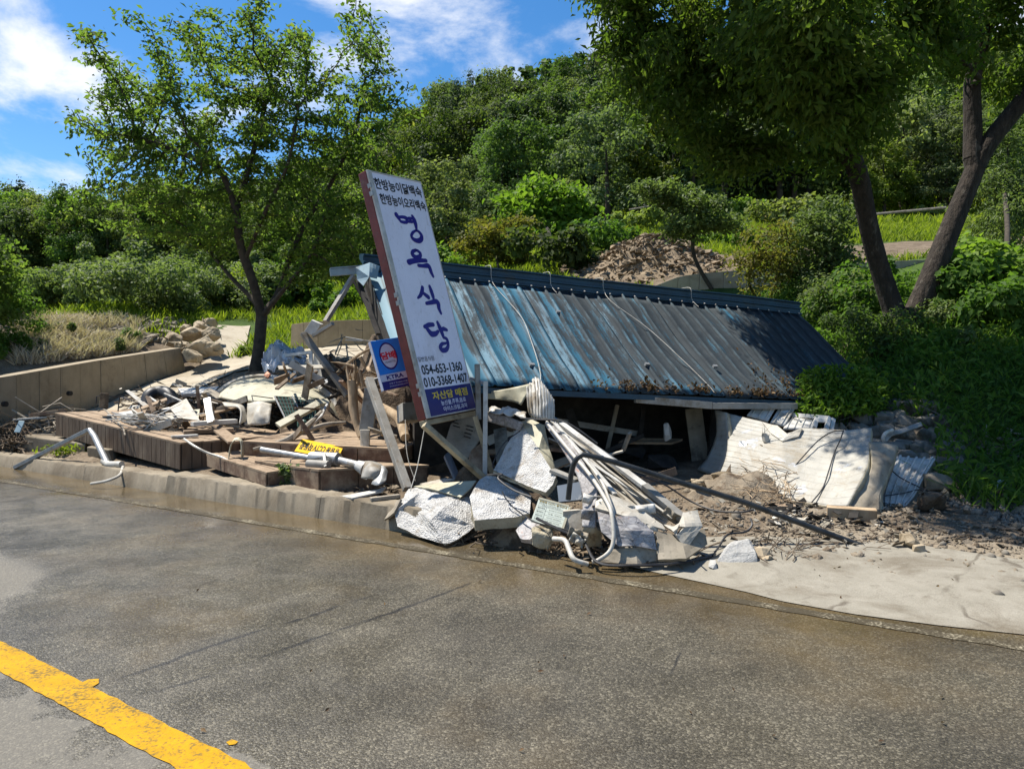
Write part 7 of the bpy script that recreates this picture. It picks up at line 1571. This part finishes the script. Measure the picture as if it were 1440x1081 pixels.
mound('soil_heap', tuple(on(1040, 695, 6, 10)[:2]), .8, .55, .22, M_MUDSOIL, .09, 21); mound('soil_heap', tuple(on(1000, 690, 6, 10)[:2]), .5, .4, .17, M_MUDSOIL, .08, 22); mound('soil_heap', tuple(on(1190, 722, 6, 10)[:2]), .9, .3, .06, M_MUDSOIL, .05, 23)
for k, (u, v, s, lab) in enumerate(((1020, 692, .34, 'flat pale stone slab in the soil heap under the black pole'), (985, 700, .2, 'tan stone in the soil heap beside the torn siding'))):
    p = on(u, v, 5, 10); one(hull('stone', rock_pts(p+[0, 0, .16], (s, s*.7, s*.35), 14, 120+k), M_BOULDER, None, .012), lab, 'stone')
sticks('root_threads', 120, (1040, 680, 1110, 715), (.003, .006), (.1, .5), M_DRIFT, 57, .12)
scraps('mud_flakes', 260, (960, 705, 1420, 775), (.03, .12), M_MUDSOIL, 561, .01)
scraps('mud_flakes', 120, (960, 700, 1300, 770), (.03, .10), M_PAD, 562, .01)
sticks('root_threads', 70, (1080, 740, 1230, 780), (.003, .007), (.1, .45), M_TWIG, 58, .02)
sticks('root_threads', 60, (1060, 765, 1130, 790), (.003, .006), (.08, .3), M_TWIG, 59, .04)
C = np.array([on(random.uniform(930, 1400), random.uniform(770, 830), 4, 8)+[0, 0, .025] for _ in range(22)]); V, F, rn = leaf_mesh(C, .03, .45, .8, None, 0, seed=77); kind(np_mesh('fallen_leaves', V, F, L_DEAD, rnd=rn), 'stuff')
C = np.array([G(random.uniform(100, 1400), random.uniform(800, 1060))+[0, 0, .012] for _ in range(26)]); V, F, rn = leaf_mesh(C, .03, .45, .9, None, 0, seed=78); kind(np_mesh('fallen_leaves', V, F, L_DEAD, rnd=rn), 'stuff')
one(facets('litter_bag', dict(a=(1398, 675, 7.7), b=(1412, 670, 7.7), c=(1418, 684, 7.6), d=(1402, 690, 7.55), e=(1408, 680, 7.5)), ['abe', 'bce', 'cde', 'dae'], M_PLASTIC, None, .01, 3, .015, 14), 'scrap of clear plastic lying under the creepers at right', 'plastic scrap')
sticks('dry_roots', 60, (1380, 620, 1420, 650), (.004, .009), (.2, .5), M_STICK, 60, .06)

# ------------------------------------------------------------------ far left: boulders, rubble bank, gravel heap behind
bo = [((270, 470), .85), ((243, 478), .75), ((257, 487), .55), ((283, 487), 1.05), ((297, 470), .8), ((296, 455), .6), ((282, 460), .7), ((300, 490), .7), ((262, 462), .45), ((270, 500), .8)]
for k, ((u, v), s) in enumerate(bo):
    p = W(u, v, 18.6-.05*(v-470)); one(hull('boulder', rock_pts(p, (s*.75, s*.7, s*.55), 20, 140+k, .9), M_BOULDER, None, .035, .02, 1, k), 'tan boulder in the heap at the end of the low wall beside the drive', 'boulder', 'tan boulders heaped at the end of the low wall')
r_ = np.random.default_rng(91); V, F = [], []
rb = thing('rubble_bank', 'bank of small pale field stones along the grass edge left of the boulder heap', 'stone bank', on(215, 465, 12, 30))
for k in range(120):
    u = r_.uniform(150, 262); v = r_.uniform(450, 480)+.03*(u-150); s = r_.uniform(.14, .42); p = on(u, v, 12, 30)
    hull('stone', rock_pts(p+[0, 0, s*.12], (s, s*.8, s*.55), 13, 500+k), M_STONE, rb)
gh = thing('gravel_heap', 'big heap of broken tan rubble on the slope behind the blue roof', 'rubble heap', (4.3, 22.5, hz(4.3, 22.5)))
mound('heap_core', (4.2, 22.3), 2.7, 2.2, .85, M_RUBBLE, .16, 31, 56, k_=None).parent = gh
bpy.data.objects['heap_core'].location = -gh.location
core = bpy.data.objects['heap_core']; hv = np.array([v.co[:] for v in core.data.vertices])
idx = r_.choice(len(hv), 290)
for k, i in enumerate(idx):
    s = r_.lognormal(-1.75, .4); hull('rubble_stone', rock_pts(hv[i]+r_.normal(size=3)*[.08, .08, .03]+[0, 0, s*.15], (s*1.2, s, s*.6), 12, 700+k), M_RUBBLE, gh)
s3 = []
hv2 = hv[r_.choice(len(hv), 6000)]+r_.normal(size=(6000, 3))*[.12, .12, .03]
mbg = MB(); 
for p in hv2:
    s = r_.lognormal(-2.25, .45); q_ = rock_pts(p, (s*1.3, s, s*.7), 4, int(r_.integers(1e6))); mbg.add(q_, [(0, 1, 2), (0, 2, 3), (0, 3, 1), (1, 3, 2)])
kind(mbg.build('rubble_chips', M_RUBBLE, gh), 'stuff')
# grey fallen poles on the slope
for lab, a, b, rr in (('long pale fallen pole lying across the slope between the forked trunks', (1180, 306, 27), (1330, 292, 27), .05), ('grey fallen pole among the bushes above the gravel heap', (885, 295, 31), (945, 285, 31), .04), ('shorter grey fallen pole crossing above the gravel heap', (905, 288, 31), (920, 296, 31), .03)):
    tube('fallen_pole', lab, 'pole', [W(*a), W(*b)], rr, M_STICK, 7)

# broken boards and sticks piled through the heap
r_ = np.random.default_rng(404)
for k in range(64):
    u, v = (r_.uniform(190, 330), r_.uniform(566, 602)) if k < 26 else ((r_.uniform(380, 600), r_.uniform(500, 612)) if k < 52 else (r_.uniform(690, 960), r_.uniform(600, 690)))
    D = {0: 11.2-.02*(v-552), 1: 11.3-.022*(v-500), 2: 8.6-.01*(v-600)}[0 if k < 26 else 1 if k < 52 else 2]; p = W(u, v, D); p[2] = max(p[2], hz(p[0], p[1])+.03); d = nrm(r_.normal(size=3)*[1, .7, .4]); l = r_.uniform(.2, .7)
    o = MB().beam(p-d*l/2, p+d*l/2, r_.uniform(.03, .11), r_.uniform(.012, .03), up=tuple(nrm(r_.normal(size=3)+[0, 0, .8]))).build('board', [M_WOODMUD, M_STICK, M_TWIG, M_WOODRED, M_SKIN, M_WOODBROWN][k % 6])
    one(o, ['broken board in the debris heap behind the wooden platforms', 'broken board among the roots and mud below the tobacco sign', 'broken board in the shadow under the blue eave'][0 if k < 26 else 1 if k < 52 else 2], 'board', ['boards in the heap behind the platforms', 'boards among the roots', 'boards under the eave'][0 if k < 26 else 1 if k < 52 else 2])
